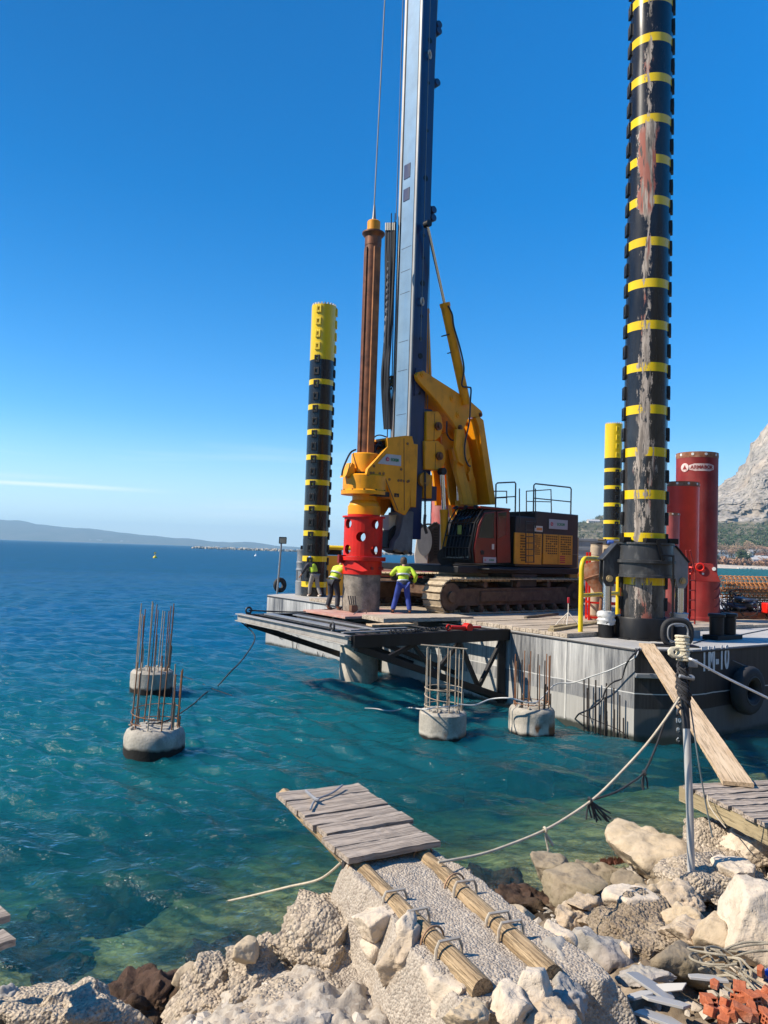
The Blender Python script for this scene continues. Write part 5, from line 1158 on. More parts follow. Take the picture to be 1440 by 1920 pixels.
for k in range(46):
    a = r.uniform(-1.0, 1.0); h_ = .95 * (1 - abs(a) ** 1.5) * r.uniform(.15, 1); P0_ = cp + V((a * 1.0, r.uniform(-.2, .6), h_)); rad = r.uniform(.15, .42)
    n_ = V((r.uniform(-1, 1), r.uniform(-1, 1), r.uniform(.1, .9))).normalized(); u_ = n_.orthogonal().normalized(); w_ = n_.cross(u_); q0 = r.uniform(0, 6); b.tube([P0_ + (u_ * math.cos(q0 + i * .33) + w_ * math.sin(q0 + i * .33)) * rad * r.uniform(.85, 1.15) + V((0, 0, max(0, .0))) for i in range(r.randint(8, 17))], r.uniform(.014, .032), 5)
for p_ in b.v: p_.z = max(p_.z, DK + .01)
o = b.build('cable_heap', HOSE, None); tag(o, 'tangled heap of black cables and hoses in front of the rusty rebar cages', 'cable heap')
b = MB(); r = random.Random(4)
for k in range(9): b.box(cp + V((-.15 + r.uniform(-.35, .35), r.uniform(0, .4), .55 + r.uniform(-.1, .25))), (r.uniform(.3, .6), r.uniform(.2, .4), .1), V((math.cos(k), math.sin(k), r.uniform(-.3, .3))).normalized(), V((-math.sin(k), math.cos(k), 0)))
o = b.build('tarpaulin', paint('bluegrey_tarp', (.06, .07, .09), .5, var=.3), bev=.04); tag(o, 'crumpled blue-grey tarpaulin lying on the heap of cables', 'tarpaulin')
b = MB(); p = onz(1362, 1163, DK); b.prism([p + V((-.16, 0, 0)), p + V((.14, 0, 0)), p + V((.08, .05, .42)), p + V((-.02, .05, .5))], V((0, .1, 0))); o = b.build('white_sack', OFFW, bev=.03); tag(o, 'small white sack leaning at the left edge of the cable heap', 'sack')
b = MB(); b.box(yz(1438, 1140, 26.5) + V((.3, 0, 0)), (.8, .4, .35)); o = b.build('red_crate', RED, bev=.03); tag(o, 'bit of bright red crate beside the rebar cages at the frame edge', 'crate')
for pts, nm, lab in (([(1300, 1206), (1330, 1198), (1352, 1200), (1380, 1192), (1440, 1180)], 'deck_cable', 'thin dark cable wandering over the deck past the mooring posts'), ([(1385, 1170), (1410, 1174), (1440, 1165)], 'deck_cable', 'thin cable lying on the deck in front of the black cable heap')):
    tag(MB().tube(spline([onz(u, v, DK + .015) for u, v in pts], 8), .014, 6).build(nm, HOSE), lab, 'cable')

# left end: floodlight, tyre, plate and bent pipe guard
p = onz(519.5, 1113, DK); y = p.y; zl_ = yz(526, 1013, y).z
t = thing('floodlight_post', 'slim floodlight post with a square lamp at the far left corner of the pontoon', 'floodlight', p)
MB().tube([p, V((p.x + .1, p.y, zl_ - .15))], .042, 10).build('post', MGREY, t)
hc = V((p.x + .16, p.y, zl_)); X = V((.96, .2, 0)).normalized(); n_ = V((.15, -.93, -.22)).normalized(); up_ = n_.cross(X) * -1
if up_.z < 0: up_ = -up_
b = MB(); b.box(hc, (.34, .30, .08), X, up_); lh = b.build('lamp_head', BLACK, t, bev=.015); MB().box(hc + n_ * .042, (.27, .22, .012), X, up_).build('lamp_glass', paint('lamp_led_glass', (.5, .45, .36), .2), lh)
def tyre(c, axis, Rm, r, label, sag_=1.0):
    t = thing('fender_tyre', label, 'tyre', V(c) - V((0, 0, Rm + r)), 'old tyres used as fenders'); axis = V(axis).normalized(); a = V((0, 0, 1)); bx = axis.cross(a).normalized(); n, m_ = 48, 16; vs = []; fs = []
    for i in range(n):
        q = 2 * math.pi * i / n; rad = bx * math.cos(q) + a * math.sin(q)
        for j in range(m_):
            s_ = 2 * math.pi * j / m_; cr, sr = math.cos(s_), math.sin(s_)
            pr = Rm + r * math.copysign(abs(cr) ** .65, cr); ph = r * .85 * math.copysign(abs(sr) ** .65, sr)
            if cr > .6 and i % 2: pr -= r * .05
            vs.append(V(c) + rad * pr + axis * ph)
    for i in range(n):
        for j in range(m_): fs.append((i * m_ + j, ((i + 1) % n) * m_ + j, ((i + 1) % n) * m_ + (j + 1) % m_, i * m_ + (j + 1) % m_))
    MB().add(vs, fs).build('tread', RUBBER, t); MB().ring(V(c) + axis * r * .8, Rm - r * .35, r * .1, axis, 40, 8).build('bead_ring', DGREY, t); MB().ring(V(c) - axis * r * .8, Rm - r * .35, r * .1, axis, 40, 8).build('bead_ring', DGREY, t)
    return t
ft = onpl(1402, 1294, BG.p(0, .72 + .2, 0), BG.e2)
tyre(ft, BG.e2, .40, .19, 'large black fender tyre hung on the dark pontoon side right of TM-10')
MB().tube([ft + Zu * .55, BG.p(BG.inv(ft)[0] - .35, .74, DZ - .3)], .012, 6).build('tyre_chain', WIRE); tag(bpy.data.objects['tyre_chain'], 'thin chain holding the fender tyre to the pontoon side', 'chain')
pt = onz(522, 1111, DK); tyre(pt + Zu * .34 + V((.05, .05, 0)), (.7, -.7, 0), .24, .11, 'small tyre standing at the foot of the floodlight post')
t = thing('guard_plate', 'yellow steel guard box behind the blue-helmeted worker at the far left leg', 'guard', onz(610, 1117, DK)); p = onz(608, 1116, DK); y = p.y + .15
b = MB(); b.prism([yz(579, 1117, y), yz(645, 1117, y), yz(645, 1042, y), yz(579, 1041, y)], V((.05, .08, 0))); b.build('plate', paint('guard_ochre', (.52, .27, .02), .5, var=.12, dirt=(.3, .14, .03), damt=.4, ds=2), t)
MB().bar(yz(579, 1117, y - .05), yz(579, 1042, y - .05), .06, .06, up=V((1, 0, 0))).build('edge', YEL2, t)
y = y + .3; zz = yz(600, 1026, y).z; xl = yz(592, 1040, y).x; xr = yz(650, 1030, y).x
bent_frame('pipe_railing', 'thick yellow bent pipe rail above the yellow guard box at the far left leg', [V((xl, y, DK)), V((xl, y, zz - .35))] + arc((xl + .35, y, zz - .35), .35, math.pi, math.pi / 2, V((1, 0, 0)), Zu, 6) + [V((xr + .5, y, zz))], .10)
b = MB(); b.box(yz(618, 1033, y + .3), (1.1, .5, .35)); o = b.build('valve_bank', BLACK, bev=.03); tag(o, 'black valve bank behind the bent yellow pipe at the far left leg', 'valve bank')
# ================================================================== people
def skin(name, J, E, mat, parent, L, sub=2, rootj=None):
    names = list(J); me = bpy.data.meshes.new(name); me.from_pydata([tuple(J[n][0]) for n in names], [(names.index(a), names.index(b)) for a, b in E], []); me.update()
    o = bpy.data.objects.new(name, me); COL.objects.link(o); me.materials.append(mat)
    s = o.modifiers.new('skin', 'SKIN'); s.use_smooth_shade = True; s.branch_smoothing = .5
    for i, n in enumerate(names):
        r = J[n][1]; r = r if isinstance(r, tuple) else (r, r); d = me.skin_vertices[0].data[i]; d.radius = r; d.use_root = (n == (rootj or names[0]))
    ss = o.modifiers.new('sub', 'SUBSURF'); ss.levels = sub; ss.render_levels = sub
    if parent: o.parent = parent
    ROOT[o.name] = L; return o
def person(base, az_, label, lean=.3, side=0.0, elbows=None, wrists=None, feet=None, jacket=None, trousers=None, helmet=None, glove=None, boots=None, vest=None, hood=None, bands=2, look=0.0):
    """joints in metres: x to the person's right, y forward, z up"""
    t = thing('person', label, 'person', base, 'workers on the pontoon'); t.rotation_euler = (0, 0, az_ - math.pi / 2); L = V((0, 0, 0)); ROOT[t.name] = L
    hip = V((0, -.05 * lean, .92)); up = V((side, math.sin(lean), math.cos(lean))).normalized()
    T = lambda d, x=0, y=0: hip + up * d + V((x, y, 0))
    fl, fr = feet or (V((-.14, 0, 0)), V((.14, .05, 0)))
    neck = T(.50); head = neck + up * .06 + V((0, .05 + .06 * lean, .085)); shl, shr = T(.46, -.19), T(.46, .19)
    el = elbows or (V((-.27, .1, 1.15)), V((.27, .1, 1.15))); wr = wrists or (V((-.25, .3, 1.0)), V((.25, .3, 1.0)))
    J = {'pelvis': (hip, (.135, .11)), 'waist': (T(.17), (.125, .10)), 'chest': (T(.36), (.15, .11)), 'neck0': (neck, .058), 'neck': (neck + (head - neck) * .5, .055), 'head': (head, (.078, .092)), 'crown': (head + V((0, 0, .10)), (.075, .085)), 'nose': (head + V((0, .115, -.01)), .014), 'chin': (head + V((0, .075, -.085)), .035)}
    E = [('pelvis', 'waist'), ('waist', 'chest'), ('chest', 'neck0'), ('neck0', 'neck'), ('neck', 'head'), ('head', 'crown'), ('head', 'nose'), ('head', 'chin')]
    for s, sh, e, w in (('l', shl, el[0], wr[0]), ('r', shr, el[1], wr[1])):
        sx_ = -1 if s == 'l' else 1; d = (w - e).normalized(); pal = w + d * .07
        J.update({'sh' + s: (sh, .062), 'el' + s: (e, .046), 'wr' + s: (w, .030), 'pa' + s: (pal, (.040, .022))}); E += [('chest', 'sh' + s), ('sh' + s, 'el' + s), ('el' + s, 'wr' + s), ('wr' + s, 'pa' + s)]
        lat = d.cross(V((0, 0, 1)));
        if lat.length < .1: lat = V((1, 0, 0))
        lat.normalize(); dn = d.cross(lat)
        for k in range(4):
            f0 = pal + lat * ((k - 1.5) * .021) + d * .035; ln = (.034, .04, .037, .028)[k]
            J.update({f'f{s}{k}a': (f0, .0095), f'f{s}{k}b': (f0 + d * ln - V((0, 0, .008)), .009), f'f{s}{k}c': (f0 + d * ln * 1.5 - V((0, 0, .03)), .008)}); E += [('pa' + s, f'f{s}{k}a'), (f'f{s}{k}a', f'f{s}{k}b'), (f'f{s}{k}b', f'f{s}{k}c')]
        th = w + d * .03 + lat * (.04 * -sx_); J.update({f't{s}a': (th, .011), f't{s}b': (th + d * .035 + lat * (.012 * -sx_), .010)}); E += [('wr' + s, f't{s}a'), (f't{s}a', f't{s}b')]
    legs = {}
    for s, f in (('l', fl), ('r', fr)):
        sx_ = -1 if s == 'l' else 1; h_ = hip + V((.095 * sx_, 0, -.06)); k_ = (h_ + f) * .5 + V((0, .05, .02)); an = f + V((0, -.04, .09)); legs[s] = (h_, k_, an, f)
        J.update({'hp' + s: (h_, .095), 'kn' + s: (k_, .058), 'an' + s: (an, .042), 'to' + s: (f + V((0, .13, .045)), .038)}); E += [('pelvis', 'hp' + s), ('hp' + s, 'kn' + s), ('kn' + s, 'an' + s), ('an' + s, 'to' + s)]
    SKIN = paint('skin_tone', (.42, .22, .14), .55, var=.08)
    skin('body', J, E, glove or SKIN if False else SKIN, t, L)
    # jacket: torso and sleeves a little fuller than the body
    jj = {'hem': (T(-.06), (.175, .14)), 'w': (T(.14), (.168, .135)), 'c': (T(.36), (.19, .15)), 'col': (T(.50), (.10, .09))}; je = [('hem', 'w'), ('w', 'c'), ('c', 'col')]
    for s, sh, e, w in (('l', shl, el[0], wr[0]), ('r', shr, el[1], wr[1])):
        jj.update({'s' + s: (sh, .088), 'm' + s: ((sh + e) * .5, .080), 'e' + s: (e, .068), 'u' + s: (e.lerp(w, .88), .052)}); je += [('c', 's' + s), ('s' + s, 'm' + s), ('m' + s, 'e' + s), ('e' + s, 'u' + s)]
    if hood: jj['hood'] = (T(.50) + V((0, -.07, .03)), .10); je.append(('c', 'hood'))
    jk = skin('jacket', jj, je, jacket, t, L)
    tj = {'b': (hip, (.15, .125))}; te = []
    for s in 'lr':
        h_, k_, an, f = legs[s]; tj.update({'h' + s: (h_ + V((0, 0, .0)), .112), 't' + s: (h_.lerp(k_, .5), .098), 'k' + s: (k_, .080), 'c' + s: (k_.lerp(an, .5), .080), 'a' + s: (an, .072)}); te += [('b', 'h' + s), ('h' + s, 't' + s), ('t' + s, 'k' + s), ('k' + s, 'c' + s), ('c' + s, 'a' + s)]
    skin('trousers', tj, te, trousers, t, L)
    for s in 'lr':
        h_, k_, an, f = legs[s]; skin('boot', {'a': (an + V((0, 0, .05)), .060), 'h': (f + V((0, -.05, .045)), .046), 'm': (f + V((0, .05, .045)), .048), 't': (f + V((0, .15, .040)), .040)}, [('a', 'h'), ('h', 'm'), ('m', 't')], boots or DGREY, t, L, rootj='h')
        if glove is not None:
            pass
    if glove:
        for s in 'lr':
            ks = [k for k in J if k[0] in 'ft' and k[1:2] == s and k not in ('to' + s,)] + ['wr' + s, 'pa' + s]
            skin('glove', {k: (J[k][0], tuple(q * 1.25 for q in (J[k][1] if isinstance(J[k][1], tuple) else (J[k][1],) * 2))) for k in ['wr' + s] + [k for k in ks if k != 'wr' + s]}, [(a, b) for a, b in E if a in ks and b in ks], glove, t, L, sub=1)
    # reflective bands round the trunk
    def rib(d, mat, w=.05, grow=1.0):
        c = T(d); a = V((1, 0, 0)); a = (a - up * a.dot(up)).normalized(); b_ = up.cross(a); rx, ry = (.20 + .008) * grow, (.163 + .008) * grow
        P = []
        for z_ in (-w / 2, w / 2): P.append([c + a * math.cos(q) * rx + b_ * math.sin(q) * ry + up * z_ for q in [k * 2 * math.pi / 28 for k in range(28)]])
        vs = P[0] + P[1]; fs = [(k, (k + 1) % 28, 28 + (k + 1) % 28, 28 + k) for k in range(28)]; b2 = MB().add(vs, fs); o = b2.build('reflective_band', mat, t)
        sm = o.modifiers.new('thick', 'SOLIDIFY'); sm.thickness = .012; return o
    REFL = paint('reflective_tape', (.5, .52, .54), .35, .2, var=.1)
    for k in range(bands): rib(.04 + .19 * k, REFL, grow=.86 if k == 0 else .95)
    if vest:
        b_ = MB(); skin('vest', {'h': (T(.02), (.178, .146)), 'w': (T(.2), (.176, .143)), 'c': (T(.36), (.196, .158)), 'k': (T(.47), (.13, .11))}, [('h', 'w'), ('w', 'c'), ('c', 'k')], vest, t, L)
    # head: hair or helmet, ears, eyes
    f_ = V((math.sin(look), math.cos(look), 0))
    if helmet:
        b_ = MB(); n = 22; prof = []
        b_.lathe(head + V((0, 0, .035)), [(.132, -.012), (.128, 0), (.125, .04), (.108, .085), (.07, .115), (.01, .125)], 26); b_.prism([head + V((x_, y_, .03)) for x_, y_ in ((-.09, .09), (-.06, .155), (0, .175), (.06, .155), (.09, .09))], V((0, 0, .012))); b_.build('helmet', helmet, t)
    else:
        b_ = MB(); b_.lathe(head + V((0, -.015, .0)), [(.088, -.06), (.098, 0), (.1, .06), (.08, .125), (.04, .155), (.005, .165)], 20); b_.build('hair', paint('dark_hair', (.06, .04, .03), .7), t)
    for s_ in (-1, 1):
        b_ = MB(); b_.ring(head + V((s_ * .088, 0, -.01)), .018, .010, V((1, 0, 0)), 10, 6); b_.build('ear', SKIN, t); b_ = MB(); b_.lathe(head + V((s_ * .032, .088, .015)), [(.002, -.008), (.008, -.004), (.008, .004), (.002, .008)], 8); b_.build('eye', BLACK, t)
    return t
HV = paint('hivis_yellow', (.52, .72, .03), .65, var=.14, vs=6, dirt=(.28, .34, .04), damt=.5, ds=5, bump=.5, bs=12)
NAVYC = paint('navy_cloth', (.022, .024, .034), .8, var=.25, vs=5, bump=.5, bs=14); BLUEC = paint('work_trouser_blue', (.018, .045, .26), .75, var=.25, vs=5, bump=.5, bs=14)
GREYC = paint('grey_trouser_cloth', (.25, .225, .20), .8, var=.2, vs=5, bump=.5, bs=14); DKBOOT = paint('brown_work_boot', (.16, .115, .08), .7, var=.2)
GLV = paint('grey_work_glove', (.22, .25, .27), .8, var=.2); BLUEH = paint('blue_helmet_shell', (.02, .20, .55), .35); YELH = paint('yellow_helmet_shell', (.62, .52, .10), .4)
base = onz(624, 1143, 2.2)
person(base, R(52), 'worker in yellow high-visibility jacket and black trousers leaning with one arm against the red adapter', lean=.52, side=.06, elbows=(V((-.32, .40, 1.22)), V((.36, .56, 1.50))), wrists=(V((-.15, .66, 1.20)), V((.34, .72, 1.76))), feet=(V((-.13, -.06, 0)), V((.15, .06, 0))), jacket=HV, trousers=NAVYC, helmet=YELH, glove=GLV, boots=DKBOOT).scale = (1.08, 1.08, 1.03)
base = onz(754, 1150, 2.2)
NH = paint('hivis_navy_hem', (.03, .035, .05), .7, var=.2)
w2 = person(base, R(96), 'worker seen from behind in yellow high-visibility jacket with navy hem and bright blue trousers', lean=.34, side=.05, elbows=(V((-.33, .14, 1.13)), V((.36, -.02, 1.12))), wrists=(V((-.28, .38, 1.17)), V((.33, .14, .90))), feet=(V((-.27, .06, 0)), V((.20, -.06, 0))), jacket=HV, trousers=BLUEC, helmet=None, boots=DGREY, hood=True); w2.scale = (1.1, 1.1, 1.04)
hm = skin('jacket_hem', {'a': (V((-.0, -.02, .78)), (.212, .178)), 'b': (V((.005, .0, .92)), (.208, .172)), 'c': (V((.01, .02, 1.03)), (.200, .165))}, [('a', 'b'), ('b', 'c')], NH, w2, V((0, 0, 0)))
base = onz(588, 1119, DK)
person(base, R(128), 'worker in blue helmet, black top and grey trousers beside the yellow guard box', lean=.34, side=-.08, elbows=(V((-.36, .16, 1.12)), V((.26, .26, 1.2))), wrists=(V((-.40, .34, .90)), V((.1, .5, 1.2))), feet=(V((-.12, .16, 0)), V((.16, -.2, 0))), jacket=NAVYC, trousers=GREYC, helmet=BLUEH, boots=OFFW, vest=HV, bands=0).scale = (1.08, 1.08, 1.04)
# ================================================================== finished piles with their starter bars
def pile(u, vw, r, ztop, label, nb, hb, mats, seed, tall=None, bevel=.1, tiltx=0.0, ties=2, wet=.16, rust=None, slit=False):
    f = onz(u, vw, 0); d = V((f.x, f.y, 0)).normalized(); c = V((f.x, f.y, 0)) + d * r; rd = random.Random(seed)
    t = thing('concrete_pile', label, 'pile', c, 'concrete pile heads standing in the water'); n = 56
    cm = concrete('pile_head_concrete', (.47, .43, .36), (.28, .255, .21), wet=wet, rust=rust, bump=.8)
    prof = [(r * .98, -2.2), (r, -.3), (r, .1), (r * 1.0, ztop * .5), (r * .995, ztop - bevel), (r * .93, ztop - bevel * .35), (r * .84, ztop), (r * .5, ztop + .02), (.02, ztop + .03)]
    # finer rings and a chipped, rubbly crown
    rings = []
    for (ra, za), (rb2, zb2) in zip(prof, prof[1:]):
        m_ = max(1, int(abs(zb2 - za) / .07 + abs(rb2 - ra) / .05)); rings += [(ra + (rb2 - ra) * k / m_, za + (zb2 - za) * k / m_) for k in range(m_)]
    rings.append(prof[-1]); b = MB()
    for ra, za in rings:
        for j in range(n):
            q = 2 * math.pi * j / n; p = V((math.cos(q) * ra, math.sin(q) * ra, za)); nn = mn.noise(p * 4.5 + V((seed * 7.1, 0, 0))); n2 = mn.noise(p * 14 + V((0, seed * 3.3, 0)))
            k = 1 + .006 * nn + .005 * n2; top = max(0, min(1, (za - ztop + bevel * 1.4) / (bevel * 1.4))); b.v.append(V((p.x * k - top * .05 * max(0, nn) * math.cos(q), p.y * k - top * .05 * max(0, nn) * math.sin(q), za + top * (.016 * nn + .022 * n2))) + c)
    for i in range(len(rings) - 1):
        for j in range(n): b.f.append([i * n + j, i * n + (j + 1) % n, (i + 1) * n + (j + 1) % n, (i + 1) * n + j]); b.mi.append(0)
    b.f.append([(len(rings) - 1) * n + j for j in range(n)]); b.mi.append(0); b.build('shaft', cm, t)
    rc = r * .76; tops = []
    for k in range(nb):
        q = 2 * math.pi * k / nb + rd.uniform(-.12, .12); p = c + V((math.cos(q) * rc, math.sin(q) * rc, ztop - .08)); h = hb * rd.uniform(.82, 1.04) if tall is None else hb; lean = V((tiltx + rd.uniform(-.012, .012), rd.uniform(-.02, .02), 1))
        e = p + lean * h; MB().tube([p, p.lerp(e, .5) + V((rd.uniform(-.008, .008), 0, 0)), e], .0135, 7).build('starter_bar', mats[k % len(mats)], t); tops.append(e)
        if rd.random() < .35: p2 = p + V((.03, .01, 0)); MB().tube([p2, p2 + lean * h * rd.uniform(.25, .6)], .0135, 7).build('starter_bar', mats[(k + 1) % len(mats)], t)
    for k in range(ties):
        z = ztop + .10 + k * .19 + rd.uniform(-.03, .05); P = [c + V((math.cos(q) * (rc + .02), math.sin(q) * (rc + .02), z + .10 * math.sin(q * .5 + k) * (k % 2))) for q in [i * 2 * math.pi / 30 for i in range(rd.randint(20, 29))]]; MB().tube(P, .009, 5).build('tie_hoop', mats[0], t)
    b = MB()
    for k in range(26): a_ = rd.uniform(0, 6.28); rr = r * math.sqrt(rd.random()) * .85; s_ = rd.uniform(.02, .06); b.box(c + V((math.cos(a_) * rr, math.sin(a_) * rr, ztop + s_ * .3 + .01)), (s_ * 1.6, s_, s_), V((math.cos(k), math.sin(k), .2)).normalized(), V((-math.sin(k), math.cos(k), 0)))
    o = b.build('broken_concrete', cm, t, bev=.01); return t, c, tops
_t, cp1, tp1 = pile(288, 1428, .585, .52, 'nearest left pile head with broken rubbly top and brown bars leaning slightly right', 11, 1.30, [REBAR, REBAR, REBARL], 3, bevel=.16, tiltx=.045, wet=.20)
_t, cp2, tp2 = pile(283, 1305, .575, .62, 'farther left pile head carrying the tallest cluster of thin rusty bars', 15, 1.95, [REBAR, REBARL], 5, bevel=.06, tiltx=.03, ties=0, wet=.17)
_t, cp3, tp3 = pile(829, 1393, .53, .60, 'pile head with pale bars joined by a straight bar across their tops', 10, 1.45, [REBARL], 8, tall=1, bevel=.05, ties=3, wet=.10, rust=.10)
_t3 = _t
_t, cp4, tp4 = pile(996, 1384, .53, .62, 'pile head with rust-stained foot and thin brown bars beside the pontoon wall', 13, 1.30, [REBAR, REBAR, REBARD], 13, bevel=.09, ties=1, wet=.07, rust=.22)
p0 = ony(789, 1209, cp3.y - .30); p1 = ony(876, 1217, cp3.y - .26); MB().tube([p0, p1], .016, 7).build('cross_bar', REBARL, _t3)
# drowned bars by the pontoon corner
f = onz(1130, 1376, 0); t = thing('sunken_rebar_cage', 'group of black reinforcement bars rising out of the water by the pontoon corner', 'rebar cage', V((f.x, f.y, -1)))
for (u, vt, vb) in ((1095, 1272, 1368), (1104, 1270, 1371), (1101, 1290, 1369), (1117, 1275, 1372), (1116, 1300, 1373), (1137, 1281, 1377), (1134, 1307, 1377), (1151, 1290, 1380), (1152, 1330, 1381), (1162, 1303, 1384), (1126, 1340, 1375), (1169, 1346, 1385)):
    q0 = onz(u, vb, 0); q1 = yz(u, vt, q0.y); MB().tube([q0 - V((0, 0, 1.2)), q0, q1], .018, 7).build('bar', REBARD, t)
MB().tube(spline([yz(1085, 1338, f.y - .2), yz(1120, 1352, f.y - .3), yz(1165, 1372, f.y - .4), yz(1185, 1398, f.y - .5)], 6), .010, 5).build('hoop', REBARD, t)

# ================================================================== lines and ropes over the water
def rope(name, pts, r, mat, label, cat='rope', n=8, seg=8):
    return tag(MB().tube(spline(pts, seg), r, n).build(name, mat), label, cat)
tip = BG.p(AO, F0 + .3, 1.85)
rope('mooring_rope', [tip, yz(478, 1194, 22.5), yz(458, 1232, 20), yz(430, 1262, 18), onz(408, 1286, .02), onz(385, 1300, .03), onz(360, 1322, .05), cp1 + V((.2, .1, .62)), cp1 + V((-.15, -.1, .60))], .017, ROPED, 'thin black rope from the platform tip dipping to the nearest left pile head')
rope('floating_line', [cp2 + V((.4, -.3, .5)), onz(340, 1268, .03), onz(375, 1280, .03), onz(400, 1292, .03), onz(435, 1304, .02)], .012, ROPED, 'thin line trailing over the water from the farther left pile head')
rope('pale_hose', [onz(684, 1328, .02), onz(705, 1329, .03), onz(735, 1333, .04), onz(765, 1327, .08), yz(795, 1330, cp3.y - .5), cp3 + V((-.2, -.35, .72)), cp3 + V((.25, -.3, .76)), yz(862, 1321, cp3.y - .1), yz(890, 1322, cp3.y), yz(920, 1311, 17.8), yz(955, 1309, 17.6), cp4 + V((0, -.4, .78)), yz(1040, 1284, 18.6), yz(1075, 1280, 18.6), yz(1110, 1268, 18.2), yz(1150, 1254, 17.9), yz(1190, 1233, 17.6), BG.p(.1, .02, DZ + .03)], .016, paint('pale_hose_plastic', (.5, .5, .48), .5), 'long pale hose strung between the two right-hand pile heads and the pontoon corner', 'hose')
rope('dark_hose', [BG.p(.1, .05, DZ + .02), yz(1180, 1236, 17.5), yz(1172, 1252, 17.6), yz(1165, 1272, 17.6), yz(1150, 1279, 17.6), yz(1137, 1290, 17.6), yz(1128, 1312, 17.6), yz(1112, 1326, 17.5), yz(1096, 1334, 17.5), yz(1084, 1340, 17.7), onz(1076, 1352, -.1)], .020, HOSE, 'dark hose looping down the pontoon corner into the water among black bars', 'hose')
for k, (u0, v0, u1, v1, dr) in enumerate(((520, 1175, 533, 1178, .45), (547, 1190, 559, 1193, .75), (595, 1222, 606, 1226, .3))):
    a_, b_ = BG.inv(onpl(u0, v0, BG.p(-.05, 0, 0), BG.e1))[1], BG.inv(onpl(u1, v1, BG.p(-.05, 0, 0), BG.e1))[1]
    z0 = onpl(u0, v0, BG.p(-.05, 0, 0), BG.e1).z
    o = MB().tube(sag(BG.p(-.05, a_, z0), BG.p(-.05, b_, z0), dr), .014, 6).build('rope_loop', ROPED); tag(o, ('left', 'middle', 'right')[k] + ' one of the dark rope loops hanging on the far left pontoon wall', 'rope', 'rope loops on the pontoon wall')
o = MB().tube(spline([BG.p(-4.9, F0 + .2, 2.2), BG.p(-3.0, F0 + .3, 2.13), BG.p(-1.5, F0 + .3, 2.3), BG.p(-.4, F0 - .4, 2.45), BG.p(.3, F0 - 1, DK)], 8), .022, 6).build('deck_rope', ROPED); tag(o, 'dark rope running along the far edge of the black platform', 'rope')

# ================================================================== rope pole on the rocks
pb = ony(1300, 1672, 7.75); pole = thing('scaffold_pole', 'leaning pale steel pole planted in the rocks, its head wrapped with rope', 'pole', pb)
yp = pb.y; ptop = yz(1279, 1190, yp + .35); pj = yz(1282, 1300, yp + .28); pj2 = yz(1287, 1362, yp + .22)
TUBE = paint('galvanised_tube', (.55, .54, .51), .45, .4, var=.12, dirt=(.30, .26, .21), damt=.5, ds=6, streak=.2)
MB().tube([pb - V((0, 0, .5)), pb.lerp(ptop, .3), pj2], .036, 16).build('lower_tube', TUBE, pole); MB().tube([pj2 - V((0, 0, .02)), pj + V((0, 0, .02))], .041, 16).build('sleeve', DGREY, pole); MB().tube([pj, ptop], .032, 14).build('upper_tube', DGREY, pole)
MB().tube([pb - V((0, 0, .05)), pb + V((-.002, 0, .09))], .038, 16).build('rusty_foot', RUST, pole)
b = MB(); dpo = (ptop - pj).normalized(); aX = dpo.orthogonal().normalized(); aY = dpo.cross(aX)
P = [ptop.lerp(pj, .02 + .42 * k / 150) + (aX * math.cos(k * .75) + aY * math.sin(k * .75)) * (.058 + .008 * math.sin(k * .3)) for k in range(151)]; b.tube(P, .014, 7)
P = [ptop.lerp(pj, .30) + V((-.05, -.05, 0)) + (V((1, .1, 0)) * math.cos(k * .7) * .07 + V((0, .3, 1)) * math.sin(k * .7) * .045) + V((-.05 + .004 * k * .3, 0, 0)) for k in range(34)]; b.tube(P, .018, 7); b.build('rope_wrapping', paint('cream_rope', (.60, .53, .38), .9, var=.15, vs=20, bump=.5, bs=160), pole)
b = MB(); r = random.Random(3)
for k in range(14):
    q = r.uniform(.42, .9); P0_ = ptop.lerp(pj, q); P = [P0_ + (aX * math.cos(r.uniform(0, 6.3)) + aY * math.sin(r.uniform(0, 6.3))) * .05]
    for i in range(7): P.append(P0_ + (aX * math.cos(i * 1.1 + k) + aY * math.sin(i * 1.1 + k)) * r.uniform(.04, .075) - dpo * (.05 * i + r.uniform(0, .02)))
    b.tube(spline(P, 4), r.uniform(.008, .013), 6)
b.build('dark_lashing', ROPED, pole)
b = MB(); b.box(ptop.lerp(pj, .48) + V((.09, -.02, 0)), (.10, .06, .08)); b.cyl(ptop.lerp(pj, .7) + V((-.06, -.04, .0)), ptop.lerp(pj, .7) + V((.10, -.04, -.02)), .022, n=10); b.build('clamp', MGREY, pole, bev=.008)
kn = pj + V((-.05, -.03, -.03))
rope('guy_rope', [kn, yz(1255, 1338, 7.85), yz(1215, 1392, 7.8), yz(1170, 1442, 7.7), yz(1120, 1492, 7.55), yz(1070, 1528, 7.4), yz(1020, 1557, 7.2), yz(960, 1582, 7.0), yz(900, 1602, 6.8), yz(822, 1617, 6.55)], .012, ROPEW, 'pale rope sagging from the pole across the water to the log jetty')
rope('black_guy_rope', [kn, yz(1252, 1340, 7.9), yz(1230, 1400, 7.9), yz(1208, 1447, 7.85), yz(1180, 1470, 7.75), yz(1150, 1487, 7.65), yz(1110, 1500, 7.55)], .010, ROPED, 'thin black rope hanging from the pole to the knot on the pale rope')
rope('white_line', [kn + V((.1, 0, .38)), yz(1300, 1238, 7.9), yz(1360, 1270, 8.05), yz(1440, 1309, 8.3), yz(1560, 1368, 8.6)], .012, paint('white_cord', (.78, .76, .72), .8), 'taut white line running from the pole head out of frame to the right')
